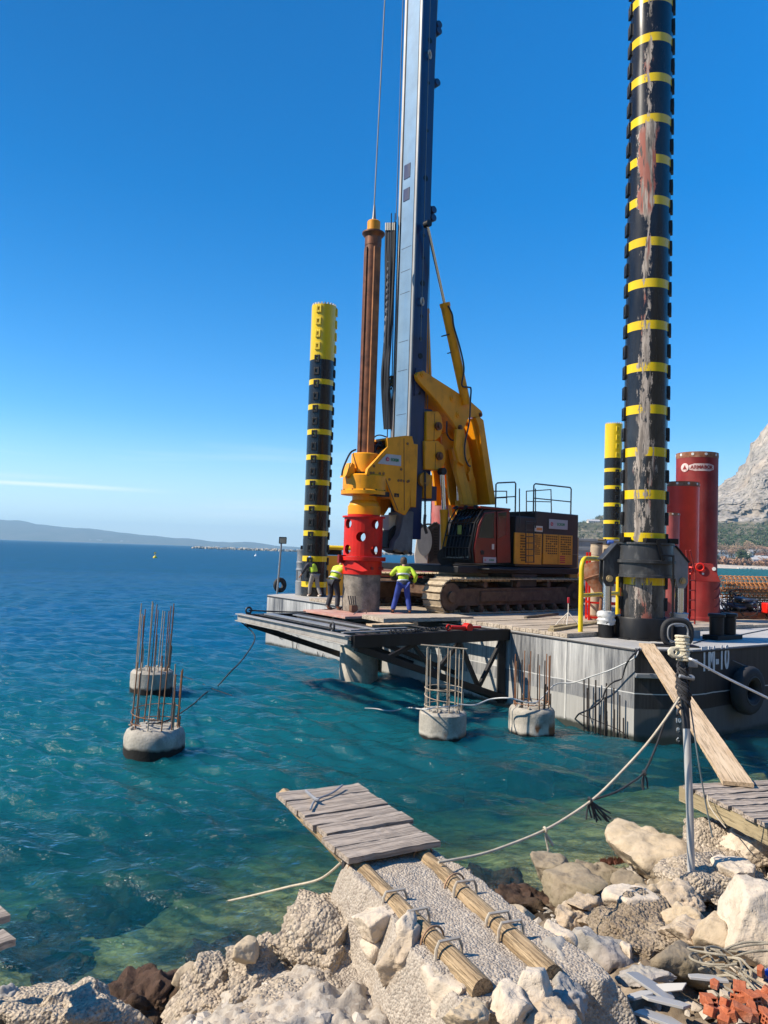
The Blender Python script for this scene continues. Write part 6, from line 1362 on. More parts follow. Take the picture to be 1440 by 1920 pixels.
rope('stay_wire', [ptop.lerp(pj, .8) + V((.03, 0, 0)), yz(1297, 1340, yp + .3), yz(1310, 1430, yp + .3), yz(1324, 1510, yp + .4), yz(1336, 1570, yp + .4)], .008, paint('blue_grey_cord', (.16, .19, .20), .6), 'thin grey stay running from the pole down to the white rocks', 'wire')
rope('jetty_lashing', [yz(1326, 1490, 8.9), yz(1330, 1510, 8.8), yz(1345, 1533, 8.6), yz(1361, 1552, 8.5)], .006, ROPEW, 'thin cord tied from the right jetty beam to the white rocks', 'cord')
for k, (u, v, y, lab, mt, w_) in enumerate(((1022, 1556, 7.2, 'pale frayed rope end hanging from the sagging pale rope', ROPEW, 1.0), (1208, 1449, 7.85, 'black knot with a dangling end where the black rope bends', ROPED, .9), (1106, 1500, 7.52, 'tangle of black frayed strands knotted on the pale rope', ROPED, 1.2))):
    b = MB(); c = yz(u, v, y); r = random.Random(k); b.ring(c, .022, .012, V((1, .3, .2)), 10, 6)
    for i in range(3 if k < 2 else 11):
        e = V((r.uniform(-.03, .1) if k < 2 else r.uniform(-.05, .22), r.uniform(-.03, .03), -r.uniform(.1, .2) * w_)); b.tube(spline([c, c + e * .5 + V((r.uniform(-.02, .02), 0, .0)), c + e], 4), [.008 + .006 * (j > 3) * (k == 0 and i == 0) for j in range(9)], 6)
    o = b.build('rope_knot', mt); tag(o, lab, 'knot', 'knots on the ropes over the water')

# gangplank from the pontoon corner to the jetty
g0 = onz(1212, 1208, DZ + .06); g1 = onz(1384, 1470, 1.46)
up_ = V((0, 0, 1)); o = plank('gangplank', g0, g1, .345, .05, W_PALE, seed=2, rag=.003); tag(o, 'long pale sawn board sloping from the pontoon corner down to the right jetty', 'gangplank')
# right-hand timber jetty
tJ = V((.26, -.965, 0)).normalized(); wJ = V((.965, .26, 0)); J0 = onz(1285, 1474, 1.40)
jt = thing('timber_jetty', 'weathered plank jetty at the right edge under the foot of the gangplank', 'jetty', J0)
for k in range(10):
    c0 = J0 + tJ * (.09 + .205 * k) + wJ * (-.03 + random.uniform(-.02, .02)); plank('deck_plank', c0 + V((0, 0, .0)), c0 + wJ * (1.45 + random.uniform(-.03, .03)), .17, .045, W_GREY, jt, seed=30 + k)
for off in (.05, 1.25): plank('side_beam', J0 + wJ * off - tJ * .1 - V((0, 0, .115)), J0 + wJ * off + tJ * 2.9 - V((0, 0, .115)), .12, .175, W_BEAM, jt, seed=int(off * 9) + 60)
for (x_, y_) in ((.05, 1.9), (1.25, .3), (1.25, 1.9)): MB().tube([J0 + wJ * x_ + tJ * y_ - V((0, 0, .2)), J0 + wJ * x_ + tJ * y_ - V((0, 0, 1.9))], .045, 10).build('support_post', W_DARK, jt)

# ================================================================== the log jetty in the foreground
LZ = 1.42
A0, A1 = onz(662, 1618, LZ), onz(905, 1858, LZ); B0, B1 = onz(792, 1606, LZ), onz(1036, 1832, LZ)
dA = (A0 - A1).normalized(); dB = (B0 - B1).normalized()
jl = thing('log_jetty', 'weathered plank platform over the water carried on two pale peeled logs', 'jetty', (A1 + B1) / 2 - V((0, 0, .1)))
def log(p0, p1, r0, r1, seed):
    L = (p1 - p0).length; n = 40; m_ = 22; vs = []; fs = []; X = (p1 - p0).normalized(); Y = V((0, 0, 1)).cross(X).normalized(); Z = X.cross(Y)
    for i in range(n + 1):
        x = -L / 2 + L * i / n; rr = r0 + (r1 - r0) * i / n
        for j in range(m_):
            q = 2 * math.pi * j / m_; k = rr * (1 + .11 * mn.noise(V((x * 1.7, math.cos(q) * 1.2, math.sin(q) * 1.2 + seed))) + .05 * mn.noise(V((x * 3, math.cos(q) * 5, math.sin(q) * 5 + seed)))); vs.append((x, math.cos(q) * k, math.sin(q) * k))
    for i in range(n):
        for j in range(m_): fs.append((i * m_ + j, (i + 1) * m_ + j, (i + 1) * m_ + (j + 1) % m_, i * m_ + (j + 1) % m_))
    fs += [tuple(range(m_)), tuple(n * m_ + j for j in range(m_))[::-1]]
    me = bpy.data.meshes.new('log'); me.from_pydata(vs, [], fs); me.update()
    import bmesh
    bm_ = bmesh.new(); bm_.from_mesh(me); bmesh.ops.recalc_face_normals(bm_, faces=bm_.faces); bm_.to_mesh(me); bm_.free()
    me.polygons.foreach_set('use_smooth', [True] * len(me.polygons)); me.set_sharp_from_angle(angle=R(50)); o = frame_obj('log', me, W_LOG, (p0 + p1) / 2, p1 - p0, (0, 0, 1), jl); return o
log(A1, A0 + dA * 1.95, .078, .070, 1.0); log(B1, B0 + dB * 1.9, .076, .068, 9.0)
# the seven planks over the logs
FLc, FRc, NLc, NRc = onz(522, 1490, 1.53), onz(674, 1471, 1.53), onz(652, 1616, 1.53), onz(820, 1583, 1.53)
fr_ = [(0.0, .15), (.165, .315), (.33, .42), (.437, .56), (.575, .695), (.71, .85), (.865, 1.0)]
for k, (f0, f1) in enumerate(fr_):
    fm = (f0 + f1) / 2; w_ = (f1 - f0) * (FLc - NLc).length * .97; jit = V((random.uniform(-.02, .02), random.uniform(-.02, .02), random.uniform(-.006, .006)))
    plank('deck_plank', FLc.lerp(NLc, fm) + jit, FRc.lerp(NRc, fm) + jit + V((0, 0, random.uniform(-.008, .008))), w_, .052, W_GREY, jl, seed=80 + k, rag=.007)
plank('cross_bearer', FLc.lerp(NLc, .18) + (FRc - FLc).normalized() * .06 - V((0, 0, .055)), FLc.lerp(NLc, .7) + (FRc - FLc).normalized() * .06 - V((0, 0, .055)), .05, .045, W_LOG, jl, seed=4)
IRON = paint('galvanised_staple', (.50, .44, .35), .5, .3, var=.15, dirt=(.28, .15, .07), damt=.6, ds=9)
STR = paint('rusty_strap', (.34, .20, .11), .6, .2, var=.2)
def log_point(P0, P1, u, v):   # nearest point of a log's axis to a sight line
    best = min((abs((P0.lerp(P1, k / 400) - EYE).normalized().angle(ray(u, v))), k) for k in range(401))[1]; return P0.lerp(P1, best / 400)
def staple(P0, P1, u, v, hz=.115, ln=.0, strap=False, rad=.10):
    c = log_point(P0, P1, u, v); d = (P1 - P0).normalized(); s_ = d.cross(V((0, 0, 1))).normalized()
    if strap: P = [c + s_ * math.cos(q) * rad + V((0, 0, math.sin(q) * rad)) + d * .02 * math.cos(q) for q in [math.pi * (-.15 + 1.3 * k / 14) for k in range(15)]]; return MB().tube(P, .008, 7).build('strap', STR, jl)
    top = c.z + hz; L_ = s_ * .105; b = MB()
    P = [c - L_ - V((0, 0, .06)), c - L_ * .92 + V((0, 0, hz * .6)), c - L_ * .72 + V((0, 0, hz)), c + L_ * .72 + V((0, 0, hz)), c + L_ * .92 + V((0, 0, hz * .6)), c + L_ - V((0, 0, .06))]
    vs = []; fs = []; b.tube(P, .0115, 6); return b.build('staple', IRON, jl)
for (u, v) in ((792, 1722), (849, 1785)): staple(A1, A0, u, v)
for (u, v) in ((875, 1676), (963, 1752)): staple(B1, B0, u, v)
staple(A1, A0, 747, 1686, hz=.10); staple(B1, B0, 938, 1732, hz=.10)
for (u, v) in ((820, 1752), ): staple(A1, A0, u, v, strap=True)
for (u, v) in ((790, 1610), (852, 1662)): staple(B1, B0, u, v, strap=True)
staple(A1, A0, 670, 1628, strap=True)
# iron tie lying on the far planks
cx_ = onz(592, 1498, 1.575); r = random.Random(5)
b = MB(); b.tube(spline([onz(642, 1472, 1.6), onz(622, 1487, 1.585), onz(592, 1500, 1.58), onz(582, 1518, 1.58)], 6), .011, 6); b.tube(spline([onz(574, 1483, 1.58), onz(590, 1497, 1.6), onz(598, 1500, 1.6)], 6), .016, 6)
o = b.build('tie_cord', paint('grey_cord', (.22, .23, .25), .7)); tag(o, 'frayed grey cord lying crossed on the far end of the plank platform', 'cord')
o = MB().tube(spline([A0 + V((-.08, 0, .02)), onz(600, 1648, .9), onz(540, 1663, .55), onz(470, 1680, .2), onz(425, 1690, .02)], 8), .012, 7).build('shore_rope', ROPEW); tag(o, 'pale rope stretching left from the log jetty into the water', 'rope')
b = MB(); 
for k in range(3): cc = log_point(A1, A0, 660, 1622 + k * 5); b.ring(cc, .10, .011, dA + V((.1 * k, .1, 0)), 24, 6)
o = b.build('rope_turns', ROPED, jl)
# two plank ends of a neighbouring jetty at the left edge
lj = thing('plank_walkway', 'two weathered plank ends poking in at the left edge of the frame', 'jetty', onz(0, 1740, 1.2))
for (u0, v0, u1, v1) in ((-70, 1736, 10, 1712), (-70, 1788, 18, 1757)): plank('deck_plank', onz(u0, v0, 1.25), onz(u1, v1, 1.25), .20, .05, W_GREY, lj, seed=v0)
for q_ in ((-30, 1700), (-20, 1790)): MB().tube([onz(*q_, 1.16), onz(*q_, 1.16) - V((0, 0, 3.2))], .05, 10).build('support_post', W_DARK, lj)
plank('bearer', onz(-30, 1690, 1.19), onz(-18, 1800, 1.19), .1, .1, W_BEAM, lj, seed=3)
# ================================================================== the rocky shore
def hash3(i, j, k, s):
    h = (i * 374761393 + j * 668265263 + k * 2147483647 + s * 1274126177) & 0xffffffff
    h = ((h ^ (h >> 13)) * 1274126177) & 0xffffffff; return ((h ^ (h >> 16)) & 0xffff) / 65535.0
def vnoise(P, s=0):
    P = np.asarray(P, float); F = np.floor(P).astype(np.int64); T = P - F; T = T * T * (3 - 2 * T); out = 0
    for a in (0, 1):
        for b in (0, 1):
            for c in (0, 1):
                w = (T[:, 0] if a else 1 - T[:, 0]) * (T[:, 1] if b else 1 - T[:, 1]) * (T[:, 2] if c else 1 - T[:, 2]); out = out + w * hash3(F[:, 0] + a, F[:, 1] + b, F[:, 2] + c, s)
    return out * 2 - 1
def vfbm(P, o=4, s=0):
    r = 0; a = 1.0
    for k in range(o): r = r + a * vnoise(P * 2.03 ** k + 17.3 * k, s + k); a *= .5
    return r
def pebbles(X, Y, cell, s=0):
    """height of rounded stones set in mortar: one stone per jittered cell"""
    gx, gy = np.floor(X / cell).astype(np.int64), np.floor(Y / cell).astype(np.int64); best = np.zeros(X.shape)
    for a in (-1, 0, 1):
        for b in (-1, 0, 1):
            i, j = gx + a, gy + b; cx_ = (i + .15 + .7 * hash3(i, j, j * 0 + 1, s)) * cell; cy_ = (j + .15 + .7 * hash3(i, j, j * 0 + 2, s)) * cell; r = cell * (.28 + .42 * hash3(i, j, j * 0 + 3, s))
            best = np.maximum(best, np.sqrt(np.maximum(r * r - (X - cx_) ** 2 - (Y - cy_) ** 2, 0)))
    return best
def stone_mat(name, lite, dark, stain=None, samt=.5, wet=None, pebbly=False, bump=.7, sc=1.0):
    n = NT(name); a = n.noise(3.2 * sc, 7, rough=.65); b = n.noise(17 * sc, 6, rough=.6); c = n.mix(n.rng(a, .32, .66), dark, lite)
    mid = tuple((x + y) / 2 * .8 for x, y in zip(lite, dark)); c = n.mix(n.rng(b, .48, .72, 0, .55), c, mid)
    if stain: c = n.mix(n.rng(n.noise(1.6 * sc, 5, rough=.6), .48, .68, 0, samt), c, stain)
    h = n.math('ADD', a, n.math('MULTIPLY', b, .45))
    pit = n.rng(n.noise((42 if pebbly else 20) * sc, 3), .58, .70, 0, 1 if pebbly else .45); c = n.mix(n.math('MULTIPLY', pit, .55), c, tuple(x * .4 for x in dark)); h = n.math('SUBTRACT', h, n.math('MULTIPLY', pit, .25))
    if pebbly:
        v = n.n('TexVoronoi'); v.inputs['Scale'].default_value = 34 * sc; n.l(n.coord(), v.inputs['Vector']); h = n.math('SUBTRACT', h, n.math('MULTIPLY', v.outputs['Distance'], .9)); 
        w = n.n('TexVoronoi'); w.inputs['Scale'].default_value = 34 * sc; n.l(n.coord(), w.inputs['Vector']); hv = n.n('SeparateColor'); n.l(w.outputs['Color'], hv.inputs[0]); c = n.mix(n.rng(hv.outputs[0], .5, 1, 0, .4), c, tuple(min(1, x * 1.3) for x in lite)); c = n.mix(n.rng(hv.outputs[1], .75, .8, 0, .5), c, (.24, .19, .15))
    if wet is not None:
        g = n.n('NewGeometry'); s_ = n.n('SeparateXYZ'); n.l(g.outputs['Position'], s_.inputs[0]); zz = n.math('ADD', s_.outputs[2], n.rng(n.noise(2.5, 5), .25, .75, -.12, .12)); f = n.rng(zz, wet + .14, wet - .05, 0, 1); c = n.mix(n.math('MULTIPLY', f, .92), c, (.028, .020, .012))
    return n.bsdf(c, .85, 0, n.bump(h, bump, .035), .25)
LIME = stone_mat('pale_limestone', (.60, .50, .38), (.30, .23, .155), (.40, .25, .12), .55, wet=.06, bump=1.0)
LIMEW = stone_mat('white_limestone', (.66, .57, .46), (.46, .38, .28), (.48, .33, .18), .45, bump=.9)
TANS = stone_mat('tan_limestone', (.58, .47, .33), (.36, .28, .18), (.30, .20, .10), .5, wet=.05)
BRNS = stone_mat('brown_algae_stone', (.36, .29, .20), (.19, .15, .10), (.10, .085, .04), .6, wet=.14)
GRYS = stone_mat('grey_stone', (.42, .39, .35), (.25, .23, .20), (.30, .21, .16), .4)
WETS = stone_mat('wet_weedy_rock', (.11, .060, .038), (.022, .016, .012), (.05, .045, .02), .5, bump=1.0)
CONG = stone_mat('conglomerate', (.54, .455, .35), (.31, .25, .18), (.33, .24, .15), .5, wet=.04, pebbly=True, bump=.9)
DIRT = stone_mat('brown_gravel_earth', (.33, .26, .18), (.18, .135, .09), (.42, .35, .26), .4, pebbly=True, bump=1.0)
import bmesh
ICO = {}
def ico(l):
    if l not in ICO:
        bm_ = bmesh.new(); bmesh.ops.create_icosphere(bm_, subdivisions=l, radius=1.0); bm_.verts.ensure_lookup_table()
        ICO[l] = (np.array([v.co[:] for v in bm_.verts]), [tuple(v.index for v in f.verts) for f in bm_.faces]); bm_.free()
    return ICO[l]
def rock_shape(seed, lvl, W_, D_, H_, facets=11, rough=.07, yaw=0.0, peb=0.0, tilt=0.0):
    r = np.random.default_rng(seed); P, F = ico(lvl); N = r.normal(size=(facets, 3)); N /= np.linalg.norm(N, axis=1)[:, None]; dist = r.uniform(.50, .92, facets)
    N = np.vstack([N, [[0, 0, 1], [0, 0, -1]]]); dist = np.append(dist, [r.uniform(.7, .95), .8])
    dd = P @ N.T; rad = np.where(dd > .05, dist / np.maximum(dd, .05), 9).min(1); rad = np.minimum(rad, 1.25)
    Q = P * rad[:, None]; Q = Q * np.array([W_ / 2, D_ / 2, H_ / 2]); s = (W_ + D_ + H_) / 3
    n1 = vfbm(Q / s * 2.6 + seed * 3.7, 5, seed); n2 = vfbm(Q / s * 9 + seed * 1.7, 3, seed + 9); crack = -np.abs(vnoise(Q / s * 3.4 + seed, seed + 5)); crack = np.maximum(crack + .16, 0) * -1.3
    Q = Q + P * ((n1 * rough + n2 * rough * .35 + crack * rough * 1.4) * s)[:, None]
    if peb: Q = Q + P * ((np.abs(vnoise(Q / peb * .8, seed + 31)) * .9 + np.abs(vnoise(Q / peb * 1.9, seed + 32)) * .4 - .35) * peb * .75)[:, None]
    c, s_ = math.cos(yaw), math.sin(yaw); X = Q[:, 0] * c - Q[:, 1] * s_; Y = Q[:, 0] * s_ + Q[:, 1] * c; Q = np.stack([X, Y, Q[:, 2]], 1)
    if tilt: c, s_ = math.cos(tilt), math.sin(tilt); Q = np.stack([Q[:, 0] * c + Q[:, 2] * s_, Q[:, 1], -Q[:, 0] * s_ + Q[:, 2] * c], 1)
    return Q, F
def rock(u, v, wpx, hpx, z, label, mat, seed, k=.75, dk=.9, facets=11, rough=.095, yaw=None, lvl=None, name='boulder', grp='rocks of the shore', peb=0.0, tilt=0.0):
    c = onz(u, v, z); sc_ = (c - EYE).length / FPX; W_ = wpx * sc_ * 1.1; el = math.atan2(EYE.z - c.z, c.y); D_ = W_ * dk
    H_ = max(.25 * W_, (hpx * sc_ - D_ * math.sin(el) * .75) / math.cos(el)) if k is None else W_ * k
    if lvl is None: lvl = 5 if wpx > 60 else 4 if wpx > 25 else 3
    Q, F = rock_shape(seed, lvl, W_, D_, H_, facets, rough, (seed * 1.37) % 3.1 if yaw is None else yaw, peb, tilt)
    me = bpy.data.meshes.new(name); me.from_pydata(Q.tolist(), [], F); me.update(); me.polygons.foreach_set('use_smooth', [True] * len(me.polygons)); me.set_sharp_from_angle(angle=R(60)); me.materials.append(mat)
    o = bpy.data.objects.new(name, me); COL.objects.link(o); o.location = c; ROOT[o.name] = c; return tag(o, label, 'rock', grp)
_dm = (dA + dB).normalized(); _dm.z = 0; _dm.normalize(); GS = V((_dm.y, -_dm.x, 0)); GO = (A1 + B1) / 2      # the gully along the right side of the ramp
def land_z(X, Y):
    s = shore_signed(X, Y); l = np.clip((.9 - X) / 1.4, 0, 1)
    zl = 1.24 * (1 - np.exp(-np.maximum(s, 0) * .8)); zr = 1.30 * (1 - np.exp(-np.maximum(s, 0) * .42)); z = zl * l + zr * (1 - l)
    q = (X - (GO.x + GS.x * 1.0)) * GS.x + (Y - (GO.y + GS.y * 1.0)) * GS.y; z = z - .50 * np.exp(-(q / .30) ** 2) * np.clip(s * 2, 0, 1) - .10 * (1 - l)
    return np.where(s > 0, z, s * .6), s
def build_shore():
    xs = np.concatenate([np.linspace(-14, -3.8, 40), np.arange(-3.75, 5.6, .024), np.linspace(5.7, 20, 60)]); ys = np.concatenate([np.linspace(-4, 3.7, 20), np.arange(3.75, 11.5, .024), np.linspace(11.6, 22, 30)])
    X, Y = np.meshgrid(xs, ys); Z, s = land_z(X, Y); P = np.stack([X.ravel(), Y.ravel(), X.ravel() * 0], 1)
    Z = Z + (.10 * vfbm(P * 1.5, 4, 5) + .09 * (.5 - np.abs(vfbm(P * 5, 4, 8))) + .025 * vfbm(P * 11, 3, 9)).reshape(X.shape)
    m_ = np.clip(s * 3, 0, 1); Z = Z + m_ * (.30 * pebbles(X, Y, .085, 3) * (vnoise(P * 5, 41).reshape(X.shape) > .1) + .55 * pebbles(X + .3, Y, .048, 4) * (.4 + .6 * (vnoise(P * 9, 43).reshape(X.shape) > -.2))); Z = np.where(s < -.25, -np.minimum(seabed_depth(X, Y)[0], 5.5) - .10, Z)
    n = NT('shore_gravel_concrete'); a = n.noise(2.2, 6, rough=.6); c = n.mix(n.rng(a, .35, .65), (.31, .265, .21), (.45, .39, .315)); v = n.n('TexVoronoi'); v.inputs['Scale'].default_value = 30; n.l(n.coord(), v.inputs['Vector']); sc_ = n.n('SeparateColor'); n.l(v.outputs['Color'], sc_.inputs[0]); c = n.mix(n.rng(sc_.outputs[0], .6, 1, 0, .5), c, (.52, .47, .39)); c = n.mix(n.rng(sc_.outputs[1], .78, .84, 0, .55), c, (.26, .21, .165))
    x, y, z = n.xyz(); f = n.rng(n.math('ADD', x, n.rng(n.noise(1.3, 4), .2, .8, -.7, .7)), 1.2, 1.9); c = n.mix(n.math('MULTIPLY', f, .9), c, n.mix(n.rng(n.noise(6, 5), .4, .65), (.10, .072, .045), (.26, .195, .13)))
    f = n.rng(n.math('ADD', z, n.rng(n.noise(3, 4), .2, .8, -.1, .1)), .26, .06); c = n.mix(n.math('MULTIPLY', f, .93), c, (.026, .018, .011))
    m = n.bsdf(c, .88, 0, n.bump(n.noise(60, 4), .6, .01), .2); return structure(grid_mesh('shore_ground', X, Y, Z, m))
build_shore()
def gz(p): return float(land_z(np.array([p.x]), np.array([p.y]))[0][0])

# the rough concrete ramp that carries the logs
def ramp():
    dm = (dA + dB).normalized(); dm.z = 0; dm.normalize(); sd = V((dm.y, -dm.x, 0)); O = (A1 + B1) / 2; O.z = 0
    la = (A0 - A1).length; n1, n2 = 300, 190; S_ = np.linspace(-.25, la + .22, n1); T_ = np.linspace(-.86, 1.0, n2); S2, T2 = np.meshgrid(S_, T_, indexing='ij'); X = O.x + dm.x * S2 + sd.x * T2; Y = O.y + dm.y * S2 + sd.y * T2
    P = np.stack([X.ravel(), Y.ravel(), X.ravel() * 0], 1); wob = (.10 * vfbm(P * 2.2, 4, 2)).reshape(X.shape)
    spread = .62 + .0 * S2; lft = -(.43 - .03 * np.clip(S2 / la, 0, 1)); rgt = .62 - .16 * np.clip(S2 / la, 0, 1)
    e = np.minimum(np.minimum(T2 - lft, rgt - T2), np.minimum(la + .02 - S2, S2 + .04 + wob * 1.2)) + wob * .5
    Z = 1.425 - .50 * np.clip(-e / .17, 0, 1) ** 1.2 + .016 * vfbm(P * 3.5, 3, 6).reshape(X.shape) + .05 * np.clip(S2 / la, 0, 1) - .02
    gr = np.clip(.3 + np.abs(T2) / .5, .25, 1); Z = Z + gr * (.20 * pebbles(X, Y, .042, 7) + .22 * pebbles(X + .7, Y, .022, 8))
    o = grid_mesh('concrete_ramp', X, Y, Z, stone_mat('ramp_concrete', (.46, .40, .325), (.32, .27, .215), (.40, .33, .25), .4, pebbly=True, bump=.55, sc=1.6)); return tag(o, 'rough gravelly concrete ramp in which the two logs are bedded', 'ramp')
ramp()
o = plank('timber_stake', onz(650, 1718, .55), onz(662, 1662, 1.2), .07, .06, W_DARK, up=V((0, -1, 0)), seed=1); tag(o, 'short upright timber stake at the seaward left corner of the concrete ramp', 'stake')
